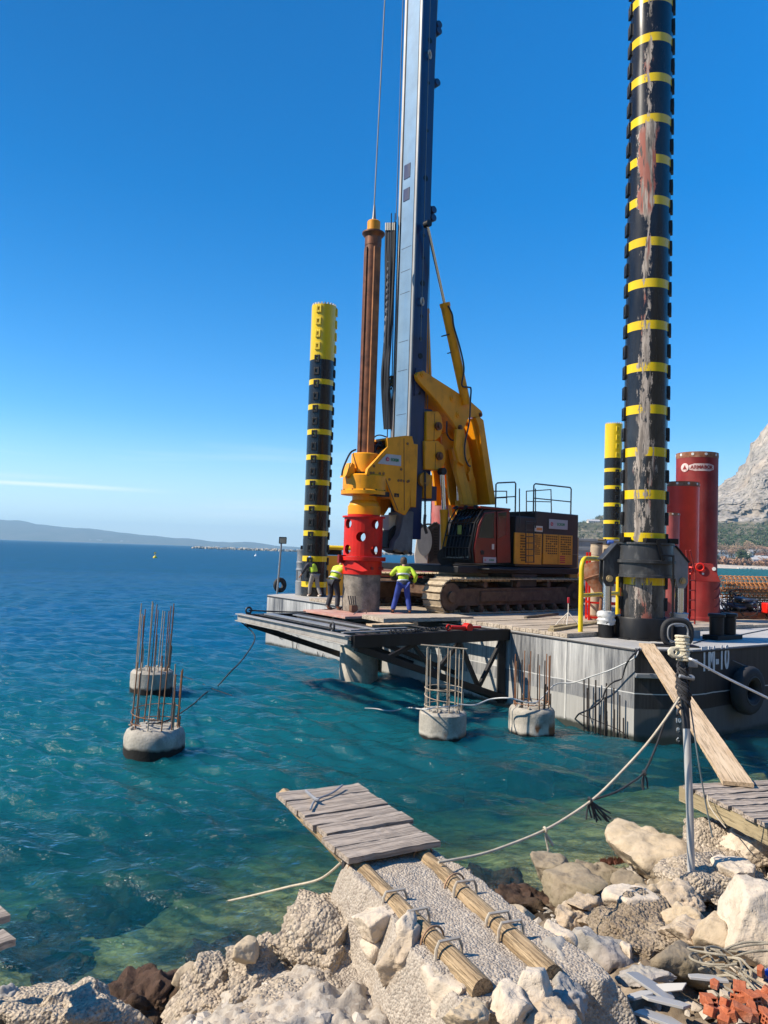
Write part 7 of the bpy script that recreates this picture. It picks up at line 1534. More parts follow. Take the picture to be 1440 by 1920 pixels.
RK = [
 # u, v, w, h, z, label, material, seed, options
 (612, 1776, 190, 120, .78, 'broad conglomerate block whose shaded hollow side faces the concrete ramp', CONG, 3, dict(k=.62, dk=.85, rough=.10, peb=.05, yaw=.5)),
 (505, 1806, 170, 100, .66, 'low pebbly conglomerate block in the middle of the left ridge', CONG, 14, dict(k=.5, dk=.8, rough=.10, peb=.05, yaw=.5)),
 (400, 1850, 150, 90, .50, 'pebbly conglomerate lump next to the dark weedy rock', CONG, 25, dict(k=.55, dk=.8, rough=.10, peb=.05, yaw=.6)),
 (560, 1875, 230, 70, .72, 'flat pebbly slab in front of the left ridge at the bottom', CONG, 31, dict(k=.22, dk=.7, rough=.06, peb=.04, yaw=.4)),
 (455, 1784, 46, 42, .88, 'smooth tan stone perched on top of the left ridge', TANS, 6, dict(k=.8, rough=.04)),
 (344, 1838, 38, 48, .60, 'small pinkish-tan stone at the left foot of the ridge', TANS, 7, dict(k=1.1, rough=.05)),
 (262, 1886, 150, 110, .10, 'dark brown weedy rock awash at the water edge, bottom left', WETS, 8, dict(k=.45, rough=.13, peb=.06)),
 (318, 1868, 100, 70, .12, 'second weedy wet rock touching the left ridge', WETS, 18, dict(k=.5, rough=.12, peb=.05)),
 (120, 1912, 190, 80, .28, 'rubbly pale mound at the bottom left corner', CONG, 9, dict(k=.5, rough=.10, peb=.055)),
 (8, 1888, 90, 110, .25, 'grey-white rock cut off by the left frame edge', GRYS, 10, dict(k=.6)),
 (700, 1730, 88, 62, 1.12, 'clean white angular stone against the left log', LIMEW, 11, dict(k=.62, rough=.03, facets=9)),
 (664, 1702, 30, 50, 1.0, 'yellowish stone wedged behind the timber stake', TANS, 12, dict(k=1.3, rough=.05)),
 (694, 1776, 44, 40, .95, 'small white stone below the angular white one', LIMEW, 13, dict(k=.8, rough=.04)),
 (752, 1798, 84, 130, 1.10, 'tall upright boulder beside the lower half of the left log', LIME, 15, dict(k=1.25, dk=.8, rough=.06, facets=10)),
 (768, 1746, 44, 60, 1.25, 'pointed white stone leaning on top of the tall boulder', LIMEW, 16, dict(k=1.2, rough=.05)),
 (838, 1870, 130, 120, 1.02, 'big pale fractured boulder under the butt of the left log', LIMEW, 17, dict(k=.85, rough=.05, facets=9)),
 (966, 1890, 72, 56, 1.22, 'rounded white stone between the butts of the two logs', LIMEW, 19, dict(k=.75, rough=.05)),
 (1010, 1868, 58, 82, 1.24, 'narrow white stone standing under the butt of the right log', LIMEW, 20, dict(k=1.35, dk=.8, rough=.05)),
 (948, 1876, 24, 34, 1.2, 'little brown stone tucked against the butt of the left log', TANS, 21, dict(k=1.2)),
 (1056, 1868, 76, 64, 1.16, 'brownish grey stone right of the butt of the right log', GRYS, 22, dict(k=.8)),
 (1046, 1752, 42, 88, 1.10, 'long white stone along the right edge of the concrete ramp', LIMEW, 23, dict(k=.7, dk=1.5, yaw=.2, rough=.05)),
 (1062, 1812, 60, 110, 1.12, 'grey-brown boulder pressed against the ramp near the right log', GRYS, 24, dict(k=1.0, dk=1.3, yaw=.2)),
 (976, 1713, 42, 30, 1.15, 'small pinkish stone on the right shoulder of the ramp', TANS, 26, dict(k=.6, rough=.04)),
 (872, 1641, 26, 16, 1.3, 'tiny pale stone at the seaward end of the ramp', LIME, 27, dict(k=.6)),
 (1034, 1634, 72, 52, .32, 'square dark-footed rock nearest the ramp at the water edge', BRNS, 28, dict(k=.65, rough=.05, facets=8)),
 (1082, 1668, 104, 50, .42, 'flat-topped brown rock lying in front of the square one', BRNS, 29, dict(k=.45, rough=.06)),
 (1118, 1644, 112, 52, .36, 'long pitted brown rock at the water edge', BRNS, 30, dict(k=.45, rough=.06, peb=.03)),
 (1188, 1656, 56, 34, .55, 'low brown wedge between the pitted rock and the big boulder', BRNS, 32, dict(k=.5)),
 (1228, 1606, 136, 90, .62, 'big rounded boulder, brown below and pale above, left of the pole', TANS, 33, dict(k=.66, rough=.06, peb=.03)),
 (1232, 1662, 34, 36, .8, 'small greenish stone at the foot of the big rounded boulder', BRNS, 34, dict(k=.9)),
 (1362, 1588, 150, 96, .85, 'white pitted conglomerate mass below the right jetty', CONG, 35, dict(k=.5, rough=.10, peb=.04)),
 (1424, 1600, 90, 80, .9, 'white rock at the right frame edge under the jetty', LIMEW, 36, dict(k=.6, rough=.08)),
 (1340, 1636, 150, 64, .92, 'crumbly white ledge right of the pole foot', CONG, 37, dict(k=.38, rough=.09, peb=.03)),
 (1270, 1640, 40, 60, .9, 'white knobbly stone just left of the pole', LIMEW, 38, dict(k=1.0)),
 (1232, 1674, 96, 36, .82, 'flat tan stone pointing at the pole foot', TANS, 39, dict(k=.34, dk=.7)),
 (1190, 1696, 82, 48, .86, 'sharp white block with a dark split end', LIMEW, 40, dict(k=.55, dk=.7, rough=.03, facets=7)),
 (1288, 1690, 66, 46, .92, 'pink-white stone right below the pole foot', LIME, 41, dict(k=.6)),
 (1284, 1724, 66, 44, .92, 'tan stone under the pink-white stone', TANS, 42, dict(k=.6)),
 (1424, 1742, 134, 190, 1.18, 'largest boulder, smooth and creamy white, at the right edge', LIMEW, 43, dict(k=1.0, dk=.75, rough=.035, facets=9, yaw=.1)),
 (1340, 1760, 88, 76, 1.0, 'rounded yellow-white boulder in front of the largest one', TANS, 44, dict(k=.85, rough=.04)),
 (1280, 1752, 86, 42, .95, 'elongated pale stone sloping toward the rope coil', LIME, 45, dict(k=.45, dk=.6, yaw=-.6)),
 (1066, 1718, 80, 40, .72, 'flat pale stone half in the ramp’s shadow', LIME, 46, dict(k=.35, dk=.9)),
 (1126, 1722, 66, 42, .74, 'pale square-ish stone next to the half-shaded one', LIME, 47, dict(k=.4, rough=.05)),
 (1096, 1690, 60, 26, .6, 'thin pale stone above the half-shaded one', LIME, 48, dict(k=.35)),
 (1196, 1742, 170, 90, .80, 'brown earthy gravel hump in the middle of the rocks', DIRT, 49, dict(k=.32, rough=.10, peb=.045)),
 (1112, 1790, 110, 92, .92, 'large grey boulder lying in the shade right of the ramp', GRYS, 50, dict(k=.75)),
 (1176, 1798, 32, 42, .95, 'small white splinter beside the shaded grey boulder', LIMEW, 51, dict(k=1.2, dk=.5)),
 (1110, 1842, 58, 50, 1.0, 'rounded grey stone below the shaded grey boulder', GRYS, 52, dict(k=.8, rough=.04)),
 (1104, 1878, 52, 70, 1.05, 'brown-grey stone leaning at the bottom of the shaded gap', GRYS, 53, dict(k=1.1)),
 (1270, 1806, 88, 80, .98, 'brown boulder with a flat top above the white tiles', BRNS, 54, dict(k=.85, rough=.05)),
 (1090, 1908, 120, 70, 1.2, 'pale peaked stone at the bottom edge right of the logs', LIME, 55, dict(k=.75, rough=.06)),
 (1150, 1760, 60, 34, .88, 'dark earthy stone right of the shaded grey boulder', BRNS, 56, dict(k=.5)),
 (1210, 1828, 70, 30, 1.0, 'flat grey stone in the shade behind the white tiles', GRYS, 57, dict(k=.35)),
 (1386, 1640, 70, 50, 1.0, 'curved white lip of rock near the right edge', LIMEW, 58, dict(k=.5, rough=.06)),
 (1300, 1668, 40, 30, .88, 'dark rough stone right behind the pole foot', BRNS, 59, dict(k=.7, rough=.1)),
 (1430, 1840, 60, 60, 1.1, 'pale stone at the right edge beyond the bricks', LIME, 60, dict(k=.6)),
 (1000, 1806, 30, 24, 1.2, 'small grey stone on the ramp shoulder by the right log', GRYS, 61, dict(k=.7)),
 (884, 1910, 74, 50, 1.2, 'tan stone at the very bottom beneath the left log', TANS, 62, dict(k=.6)),
 (1022, 1914, 84, 50, 1.2, 'pink-white stone at the very bottom between the logs', LIME, 63, dict(k=.6)),
]
for (u, v, w_, h_, z_, lab, mt, sd, kw) in RK:
    if 1062 < u < 1185 and v > 1690: z_ -= .22
    elif u < 1080 and v > 1690: z_ += .20 if u > 640 else .13 if u > 380 else 0
    rock(u, v, w_, h_, z_, lab, mt, sd, **kw)
for (u, v, w_, z_, lab, sd) in ((232, 1704, 170, -.9, 'dark sunken rock under the green water off the left jetty', 201), (420, 1800, 150, -.5, 'dark sunken rock just off the left ridge', 202), (915, 1668, 130, -.25, 'dark wet rock at the waterline right of the ramp', 203), (60, 1760, 110, -.7, 'dark sunken patch of rock near the left edge', 204), (985, 1690, 120, .05, 'dark wet rock in the gap right of the ramp', 205), (120, 1830, 80, -.4, 'small sunken rock close to the left corner', 206)):
    rock(u, v, w_, 40, z_, lab, WETS, sd, k=.3, dk=1.1, rough=.14, grp='rocks at and under the waterline')
# loose stones past counting
def rubble():
    P, F = ico(1); r = np.random.default_rng(9); vs = []; fs = []; n = 0; base = 0
    while n < 5200:
        x, y = r.uniform(-3.2, 5.4), r.uniform(4.4, 10.8); z, s = land_z(np.array([x]), np.array([y]))
        if s[0] < .15: continue
        if x < .9 and r.random() < .2: continue
        sz = .012 + .058 * r.random() ** 3.2; Q = P * (1 + .24 * r.normal(size=(len(P), 1))) * np.array([1.3, 1, .75]) * sz; a = r.uniform(0, 6.28); c, s_ = math.cos(a), math.sin(a); Q = np.stack([Q[:, 0] * c - Q[:, 1] * s_ + x, Q[:, 0] * s_ + Q[:, 1] * c + y, Q[:, 2] + z[0] + .05 + sz * .3], 1)
        vs.append(Q); fs += [tuple(i + base for i in f) for f in F]; base += len(P); n += 1
    me = bpy.data.meshes.new('shore_rubble'); me.from_pydata(np.concatenate(vs).tolist(), [], fs); me.update(); me.materials.append(stone_mat('rubble_stone', (.60, .55, .47), (.36, .32, .27), (.30, .21, .13), .6)); o = bpy.data.objects.new('shore_rubble', me); COL.objects.link(o); o['kind'] = 'stuff'; tag(o, 'loose pebbles and rubble strewn between the shore rocks', 'rubble')
rubble()
# broken white tiles, bricks and a coil of old rope in the bottom right corner
def shard(u, v, w_, h_, z, yaw, tilt, mat, seed, th=.018):
    c = onz(u, v, z); sc_ = (c - EYE).length / FPX; r = random.Random(seed); W_, D_ = w_ * sc_ * .85, h_ * sc_ * 1.3; n = 6; X = V((math.cos(yaw), math.sin(yaw), tilt)).normalized(); Y = V((0, 0, 1)).cross(X).normalized(); Y = (Y + V((0, 0, -.25))).normalized()
    pts = [(-.5, -.5), (.45, -.55), (.55, .1), (.35, .5), (-.3, .48), (-.55, .1)]; return MB().prism([c + X * (W_ * (a + r.uniform(-.1, .1))) + Y * (D_ * (b_ + r.uniform(-.1, .1))) for a, b_ in pts], X.cross(Y) * th)
TILE = paint('broken_white_tile', (.40, .385, .36), .5, var=.06, dirt=(.4, .38, .34), damt=.5, ds=6)
for k, (u, v, w_, h_, yaw, tilt, lab) in enumerate(((1152, 1898, 62, 28, .1, .05, 'square white tile lying flat nearest the logs'), (1220, 1850, 76, 36, -.5, -.35, 'large grey-white broken tile tipped against the brown boulder'), (1246, 1880, 76, 22, -.15, -.1, 'greyish tile lying in front of the tipped one'), (1236, 1912, 76, 30, -.4, -.1, 'white tile at the bottom edge below the others'), (1330, 1836, 66, 20, -.15, 0, 'pale tile half under the coil of old rope'), (1140, 1913, 40, 14, .1, 0, 'sliver of white tile at the bottom by the square one'), (1258, 1852, 14, 30, 1.2, .9, 'thin upright splinter of tile'), (1200, 1868, 40, 14, .3, .1, 'small white tile piece between two larger ones'), (1160, 1880, 30, 14, .5, .2, 'dusty tile scrap behind the square white tile'))):
    o = shard(u, v, w_, h_, 1.12 + .02 * k % .05, yaw, tilt, TILE, k).build('broken_tile', TILE, bev=.003); tag(o, lab, 'tile', 'broken tiles among the rocks')
BRICK = stone_mat('terracotta_brick', (.52, .16, .07), (.34, .09, .04), (.55, .38, .28), .5, bump=.4, sc=3)
r = random.Random(21); spots = [(1335, 1872), (1352, 1888), (1340, 1900), (1372, 1868), (1390, 1880), (1362, 1905), (1385, 1902), (1405, 1893), (1420, 1878), (1412, 1910), (1432, 1900), (1345, 1852), (1395, 1850), (1430, 1862), (1375, 1918), (1440, 1915), (1358, 1918), (1328, 1888), (1403, 1866), (1420, 1830)]
for k, (u, v) in enumerate(spots):
    c = onz(u + r.uniform(-9, 9), v + r.uniform(-9, 9), 1.16 + r.uniform(0, .06)); a = r.uniform(0, 3.1); X = V((math.cos(a), math.sin(a), r.uniform(-.5, .5))).normalized(); Y = V((0, 0, 1)).cross(X).normalized(); L_ = r.uniform(.055, .105); b = MB()
    if k % 3: b.prism([c + X * x_ * L_ + Y * y_ * L_ for x_, y_ in ((-.6, -.35), (.3, -.45), (.65, .05), (.2, .4), (-.5, .3))], X.cross(Y) * r.uniform(.03, .07))
    else:
        for off in (-1, 0, 1): b.box(c + X.cross(Y) * off * .026, (L_ * 1.3, L_ * .9, .010), X, Y)
        for off in (-1, 0, 1): b.box(c + Y * off * L_ * .40, (L_ * 1.28, .010, .062), X, Y)
    o = b.build('brick_fragment', BRICK, bev=.004); tag(o, 'jagged terracotta brick fragment in the rubble heap at the bottom right corner', 'brick', 'brick fragments heaped at the bottom right')
b = MB(); r = random.Random(17); cc = onz(1372, 1816, 1.12)
for k in range(7):
    n = 60; rad = .10 + .035 * k; ph = r.uniform(0, 6); P = [cc + V((math.cos(q) * rad * (1.0 + .25 * math.sin(2 * q + ph) + .1 * math.sin(3.3 * q)) + .05 * math.sin(ph), math.sin(q) * rad * (.7 + .25 * math.cos(1.5 * q + ph)) + .05 * math.cos(ph * 2), .04 + .06 * math.sin(q * 1.4 + ph) + .012 * k)) for q in [2 * math.pi * i / n * r.uniform(.985, 1.0) for i in range(int(n * r.uniform(.6, 1.0)))]]; b.tube(P, .0085, 7)
for (p, q_) in (((1322, 1806), (1440, 1878)), ((1360, 1800), (1440, 1836)), ((1330, 1850), (1420, 1890)), ((1385, 1822), (1440, 1900)), ((1350, 1796), (1440, 1852)), ((1310, 1818), (1395, 1838)), ((1345, 1830), (1402, 1880))):
    a_, e_ = onz(*p, 1.16), onz(*q_, 1.16); b.tube(spline([a_, a_.lerp(e_, .3) + V((r.uniform(-.06, .06), 0, .05)), a_.lerp(e_, .7) + V((r.uniform(-.06, .06), 0, .03)), e_], 8), .009, 7)
o = b.build('rope_coil', paint('dirty_old_rope', (.30, .26, .19), .9, var=.4, vs=9, bump=.6, bs=150)); tag(o, 'tangled coil of old pale rope lying on the bricks in the corner', 'rope')
b = MB(); c = onz(1436, 1840, 1.14); b.lathe(c, [(.02, 0), (.06, .0), (.062, .10), (.05, .13), (.02, .13)], 20, axis=V((.9, .3, .3)).normalized()); o = b.build('blue_can', paint('blue_plastic', (.02, .07, .42), .4)); tag(o, 'bright blue plastic scrap at the right frame edge by the rope coil', 'plastic scrap')
# dead seaweed fringe on the water's edge rocks
b = MB(); r = random.Random(8)
for k in range(420):
    u = r.uniform(1125, 1178); c = onz(u, 1622 - (u - 1125) * .18 + r.uniform(-5, 5), .42); d = V((r.uniform(-.5, .5), r.uniform(-.2, .5), r.uniform(.5, 1))).normalized(); s_ = r.uniform(.03, .08); w_ = d.cross(V((0, 1, .3))).normalized() * .006; b.add([c - w_, c + w_, c + d * s_], [(0, 1, 2)])
o = b.build('seaweed', paint('red_brown_weed', (.20, .075, .045), .8, var=.4)); o['kind'] = 'stuff'; tag(o, 'reddish dry weed fringe behind the brown shoreline rocks', 'seaweed')
# ================================================================== far shores
def grid_rows(name, rows, mat): 
    A = np.array(rows); return structure(grid_mesh(name, A[..., 0], A[..., 1], A[..., 2], mat))
def island():
    prof = [(-900, 930), (-300, 950), (0, 974), (60, 981), (115, 988), (150, 990), (200, 996), (280, 1004), (350, 1010), (400, 1015), (430, 1017), (460, 1016), (480, 1018), (520, 1023), (600, 1027), (700, 1031)]
    us = np.linspace(-900, 700, 420); ks = np.linspace(0, 1, 26); rows = []; rr = np.random.default_rng(3)
    nz_ = np.cumsum(rr.normal(size=420)) * .0; n1 = vfbm(np.stack([us / 22, us * 0, us * 0], 1), 4, 3)
    for k in ks:
        row = []
        for i, u in enumerate(us):
            v = np.interp(u, [p[0] for p in prof], [p[1] for p in prof]); y = 8600 + 2600 * k; top = max(0, ony(u, v + n1[i] * .6, 10200).z)
            h = top * math.sin(min(1, k / .62) * math.pi / 2) ** .8 * (1 if k < .63 else max(0, 1 - (k - .63) / .37)); p = ony(u, 1000, y); row.append((p.x, y, h * (1 + .10 * float(mn.noise(V((p.x / 260, y / 260, 0))))) - 1.5))
        rows.append(row)
    n = NT('island_scrub'); c = n.mix(n.rng(n.noise(.004, 6, rough=.65), .4, .62), (.026, .034, .022), (.075, .068, .055)); m = n.bsdf(c, .95); return grid_rows('island_hills', rows, m)
island()
r = random.Random(6); b = MB()
for k in range(150):
    u = r.choice((r.uniform(105, 130), r.uniform(150, 245), r.uniform(150, 245))); p = ony(u, 1012, 8720 + r.uniform(0, 140)); w_ = r.uniform(14, 34); h_ = r.uniform(7, 16); z0 = 3 + r.uniform(0, 30) * r.random(); b.box(V((p.x, p.y, z0 + h_ / 2)), (w_, 14, h_), mi=r.choice((0, 0, 1)))
o = b.build('distant_town', [paint('far_walls', (.70, .58, .50), .8), paint('far_roofs', (.50, .24, .16), .8)]); o['kind'] = 'stuff'; tag(o, 'pale specks of a town at the foot of the distant island', 'town')
# breakwater of pale stone
def breakwater():
    b = MB(); r = random.Random(4)
    p0, p1 = onz(362, 1027, 0), ony(760, 1045, 1050); p0 = p0 * (1050 / p0.y); y = 1050; x0 = ony(360, 1025, y).x; x1 = ony(790, 1040, y).x; n = 1100
    for k in range(n):
        t = r.random(); x = x0 + (x1 - x0) * t; s_ = r.uniform(1.0, 2.2); hgt = r.random() ** 1.3 * 2.6 * min(1, t * 30 + .3); b.box(V((x, y + r.uniform(-3, 3), hgt)), (s_ * 1.4, s_, s_), V((math.cos(k), math.sin(k), .3)).normalized(), V((-math.sin(k), math.cos(k), 0)))
    b.box(V(((x0 + x1) / 2 + 6, y + 2, .6)), (x1 - x0 - 12, 6, 3.2)); o = b.build('breakwater', paint('breakwater_stone', (.50, .44, .36), .9, var=.15, vs=.2)); tag(o, 'long low breakwater of pale stone out on the water', 'breakwater')
breakwater()
def buoy(u, v, dia_px, label, mat, cone):
    p = onz(u, v, 0); r_ = dia_px * p.y / FPX / 2; t = thing('buoy', label, 'buoy', p); MB().lathe(p, [(.05 * r_, -r_ * .7), (.7 * r_, -r_ * .6), (r_, 0), (r_ * .92, r_ * .5), (r_ * .55, r_ * 1.0), (r_ * .18, r_ * 1.25), (.05 * r_, r_ * 1.3)], 24).build('float', mat, t)
    MB().tube([p + Zu * r_ * 1.2, p + Zu * r_ * 2.4], r_ * .10, 8).build('mast', mat, t)
    if cone:
        for q in (R(0), R(90)): MB().box(p + Zu * r_ * 2.4, (r_ * .9, r_ * .08, r_ * .7), V((math.cos(q), math.sin(q), 0)), V((-math.sin(q), math.cos(q), 0))).build('topmark', mat, t)
buoy(290.5, 1046.5, 8, 'yellow buoy with a topmark far out on open water left of the pontoon', paint('buoy_yellow', (.66, .48, .02), .5), True)
buoy(479.5, 1043, 5.5, 'small white buoy floating nearer the breakwater left of the floodlight post', paint('buoy_white', (.7, .7, .68), .5), False)

# ---- the right-hand coast: beach, town, wooded slopes and the limestone cliff
SIL = [(950, 1040), (1000, 1022), (1050, 1000), (1086, 985), (1105, 979), (1122, 971), (1150, 965), (1200, 958), (1260, 950), (1310, 935), (1344, 915), (1352, 909), (1366, 901), (1380, 891), (1392, 878), (1400, 868), (1406, 856), (1408, 844), (1414, 832), (1424, 822), (1430, 806), (1440, 794), (1480, 760), (1540, 735), (1640, 700), (1760, 690)]
def coast_z(u, y):
    """height of the ground along the sight column u at distance y"""
    v = float(np.interp(u, [p[0] for p in SIL], [p[1] for p in SIL])); top = ony(u, v, 1500).z; cl = min(1, max(0, (u - 1290) / 60))
    zb = ony(u, 985, 1150).z                      # foot of the cliff or mid slope
    zs = [(560, -3), (585, .3), (606, 2.2), (650, 4), (800, 14), (950, zb * .55), (1150, zb), (1500, top), (1800, top * .9)]
    if cl > 0: zs = [(560, -3), (585, .3), (606, 2.2), (650, 4), (800, 14), (950, zb * .55), (1150, zb), (1240, zb + (top - zb) * .42), (1330, zb + (top - zb) * .66), (1420, zb + (top - zb) * .93), (1500, top), (1800, top * .8)]
    return float(np.interp(y, [a for a, _ in zs], [b_ for _, b_ in zs]))
def coast():
    us = np.linspace(960, 1760, 430); ys = np.concatenate([np.linspace(560, 660, 20), np.linspace(670, 1140, 50), np.linspace(1145, 1520, 190), np.linspace(1540, 1800, 12)]); rows = []
    G = np.array([[(*ony(u, 1000, y).xy[:], coast_z(u, y)) for u in us] for y in ys]); X, Y, Z = G[..., 0], G[..., 1], G[..., 2]; P = np.stack([X.ravel(), Y.ravel(), Z.ravel()], 1)
    am = np.clip((Y - 700) / 400, 0, 1); cliff = np.clip((Y - 1130) / 60, 0, 1) * np.clip((np.linspace(960, 1760, 430)[None, :] - 1290) / 70, 0, 1)
    Z2 = Z + am * 4 * vfbm(P / 60, 4, 3).reshape(Z.shape); d = cliff * (17 * vfbm(P * np.array([1 / 24, 1 / 24, 1 / 60]), 6, 12) + 9 * vfbm(P / 8, 4, 7)).reshape(Z.shape)
    edge = np.clip((1505 - Y) / 90, .0, 1); Y2 = Y + d * edge; Z2 = np.where(Y > 1495, np.minimum(Z2, Z + 2), Z2 + .2 * d * edge)
    n = NT('coast_ground'); g = n.n('NewGeometry'); at = n.n('Attribute', attribute_name='cliff').outputs['Fac']; z = n.xyz()[2]
    rk = n.noise(.035, 7, (1, 1, .45), .7); c = n.mix(n.rng(rk, .34, .66), (.22, .195, .165), (.46, .415, .355)); c = n.mix(n.rng(n.noise(.16, 6, (1, 1, .5), .7), .47, .62, 0, .85), c, (.125, .11, .095)); c = n.mix(n.rng(n.noise(.012, 4), .5, .7, 0, .45), c, (.55, .43, .31)); c = n.mix(n.rng(n.noise(.11, 4), .63, .68, 0, .8), c, (.035, .045, .02))
    gr = n.mix(n.rng(n.noise(.022, 6, rough=.7), .42, .58), (.23, .19, .125), (.055, .062, .030)); gr = n.mix(n.rng(n.noise(.2, 5), .45, .65, 0, .6), gr, (.30, .26, .19)); gr = n.mix(n.rng(n.noise(.006, 3), .45, .6, 0, .5), gr, (.035, .048, .022))
    c = n.mix(n.rng(n.math('ADD', at, n.rng(n.noise(.03, 5), .2, .8, -.35, .35)), .35, .55), gr, c); sand = n.mix(n.rng(n.noise(.3, 4), .4, .7), (.56, .48, .38), (.44, .38, .30)); c = n.mix(n.rng(z, 3.6, 2.6), c, sand)
    m = n.bsdf(c, .95, 0, n.bump(rk, 1.0, 4.0), .1); return structure(grid_mesh('coast_hills', X, Y2, Z2, m, {'cliff': cliff}))
coast()
LEAFG = paint('pine_leaf', (.045, .075, .025), .8, var=.4, vs=.15); LEAFB = paint('bare_twig', (.30, .20, .13), .9, var=.25, vs=.2); LEAFM = paint('shrub_leaf', (.075, .088, .040), .85, var=.45, vs=.06); BARK = paint('tree_bark', (.16, .12, .085), .9)
def crown_mb(c, rx, rz, n, s_, rd, flat=False):
    b = MB(); lobes = [(V((rd.gauss(0, .45) * rx, rd.gauss(0, .45) * rx, rd.uniform(-.45, .5) * rz)), rd.uniform(.35, .6)) for _ in range(7)]
    for k in range(n):
        l, q = rd.choice(lobes); d = V((rd.gauss(0, 1), rd.gauss(0, 1), rd.gauss(0, .8))).normalized() * (rd.random() ** .4); p = c + l + V((d.x * rx * q, d.y * rx * q, d.z * rz * q)); a = V((rd.gauss(0, 1), rd.gauss(0, 1), rd.gauss(0, .5))).normalized(); e = a.orthogonal().normalized(); s1 = s_ * rd.uniform(.6, 1.4); b.add([p - a * s1, p + e * s1 * .8, p + a * s1, p - e * s1 * .8], [(0, 1, 2, 3)])
    return b
def tree(u, vb, y, hpx, wpx, label, leaf, seed, bare=False, grp='trees behind the far beach'):
    rd = random.Random(seed); p = ony(u, vb, y); p.z = coast_z(u, y) - .3; h = hpx * y / FPX; w_ = wpx * y / FPX; t = thing('bare_tree' if bare else 'pine_tree', label, 'tree', p, grp); b = MB()
    b.tube([p, p + Zu * h * .35 + V((rd.uniform(-.5, .5), 0, 0)), p + Zu * h * .7], [h * .028, h * .02, h * .008], 7)
    for k in range(9 if bare else 5): q = rd.uniform(0, 6.28); z0 = rd.uniform(.25, .6) * h; e = V((math.cos(q) * w_ * .4, math.sin(q) * w_ * .4, z0 + h * rd.uniform(.15, .35))); b.tube([p + Zu * z0, p + (Zu * z0 + e) * .5 + V((0, 0, h * .02)), p + e], [h * .012, h * .008, h * .003], 5)
    b.build('trunk', BARK, t); crown_mb(p + Zu * h * .64, w_ * .5, h * .36, 1300 if bare else 800, (.22 if bare else .36) * w_ / 9, rd).build('crown', leaf, t)
for k, (u, vb, y, h_, w_, lab, bare) in enumerate((
    (1352, 1052, 640, 40, 26, 'bare brown tree immediately right of the tallest casing', 1), (1372, 1053, 650, 44, 30, 'tall bare brown tree, second to the right of the casing', 1), (1392, 1054, 655, 46, 34, 'widest bare brown tree above the small green pine', 1), (1414, 1056, 660, 40, 30, 'bare reddish tree right of the small green pine', 1), (1434, 1057, 665, 36, 28, 'bare tree cut by the right frame edge', 1),
    (1384, 1060, 632, 30, 34, 'small leaning green pine in front of the bare trees', 0), (1345, 1052, 628, 22, 14, 'dark shrubby pine at the casing edge by the beach', 0), (1424, 1022, 760, 18, 22, 'dark green pine near the houses at the right edge', 0))):
    tree(u, vb, y, h_, w_, lab, LEAFB if bare else LEAFG, 40 + k, bool(bare))
def wood(name, label, spots_fn, n, leaf, seed):
    b = MB(); rd = random.Random(seed)
    for k in range(n):
        u, y = spots_fn(rd); p = ony(u, 1000, y); p.z = coast_z(u, y) + 1.0; rr = rd.uniform(1.6, 4.2)
        for i in range(26):
            d = V((rd.gauss(0, 1), rd.gauss(0, 1), rd.gauss(0, .8))).normalized() * rr * rd.random() ** .4; a = V((rd.gauss(0, 1), rd.gauss(0, 1), rd.gauss(0, 1))).normalized(); e = a.orthogonal().normalized(); s1 = rr * rd.uniform(.16, .34); q = p + d + Zu * rr * .5; b.add([q - a * s1, q + e * s1, q + a * s1, q - e * s1], [(0, 1, 2, 3)])
    o = b.build(name, leaf); o['kind'] = 'stuff'; tag(o, label, 'woodland')
wood('pine_wood', 'dark green pine wood on the slope under the white cliff', lambda rd: (rd.uniform(1330, 1460), rd.choice((rd.uniform(860, 980), rd.uniform(1000, 1140), rd.uniform(760, 900)))), 420, LEAFG, 1)
wood('scrub_wood', 'grey-green scrub covering the low hill behind the drilling rig', lambda rd: (rd.uniform(1070, 1340), rd.uniform(760, 1490)), 620, LEAFM, 2)
wood('hedge_scrub', 'reddish brown hedge scrub along the back of the far beach', lambda rd: (rd.uniform(1338, 1460), rd.uniform(612, 634)), 110, paint('russet_scrub', (.30, .17, .10), .9, var=.35, vs=.1), 3)
def house(u, y, wm, hm, label, wallc, roofc, seed, dz=0):
    p = ony(u, 1000, y); p.z = coast_z(u, y) - .5 + dz; t = thing('house', label, 'house', p, 'houses behind the far beach'); D_ = wm * .7
    MB().box(p + Zu * hm / 2, (wm, D_, hm)).build('wall', wallc, t); b = MB(); z1 = hm; x0, x1, y0, y1 = -wm / 2 - .4, wm / 2 + .4, -D_ / 2 - .4, D_ / 2 + .4
    b.add([p + V(q) for q in ((x0, y0, z1 + .003), (x1, y0, z1 + .003), (x1, y1, z1 + .003), (x0, y1, z1 + .003), (x0, 0, z1 + wm * .16), (x1, 0, z1 + wm * .16))], [(0, 1, 5, 4), (2, 3, 4, 5), (1, 2, 5), (3, 0, 4), (3, 2, 1, 0)]); b.build('roof', roofc, t)
    n = max(2, int(wm / 3.2))
    for fl in range(max(1, int(hm / 3))):
        for k in range(n): MB().box(p + V((-wm / 2 + wm * (k + .5) / n, -D_ / 2 - .03, 1.6 + fl * 2.9)), (1.1, .08, 1.3)).build('window', DGREY, t)
WA = paint('house_wall_cream', (.62, .56, .48), .8, var=.06); WB = paint('house_wall_white', (.70, .68, .64), .8, var=.05); RT = paint('roof_tile_red', (.36, .16, .10), .8); RF = paint('roof_grey', (.42, .40, .38), .8)
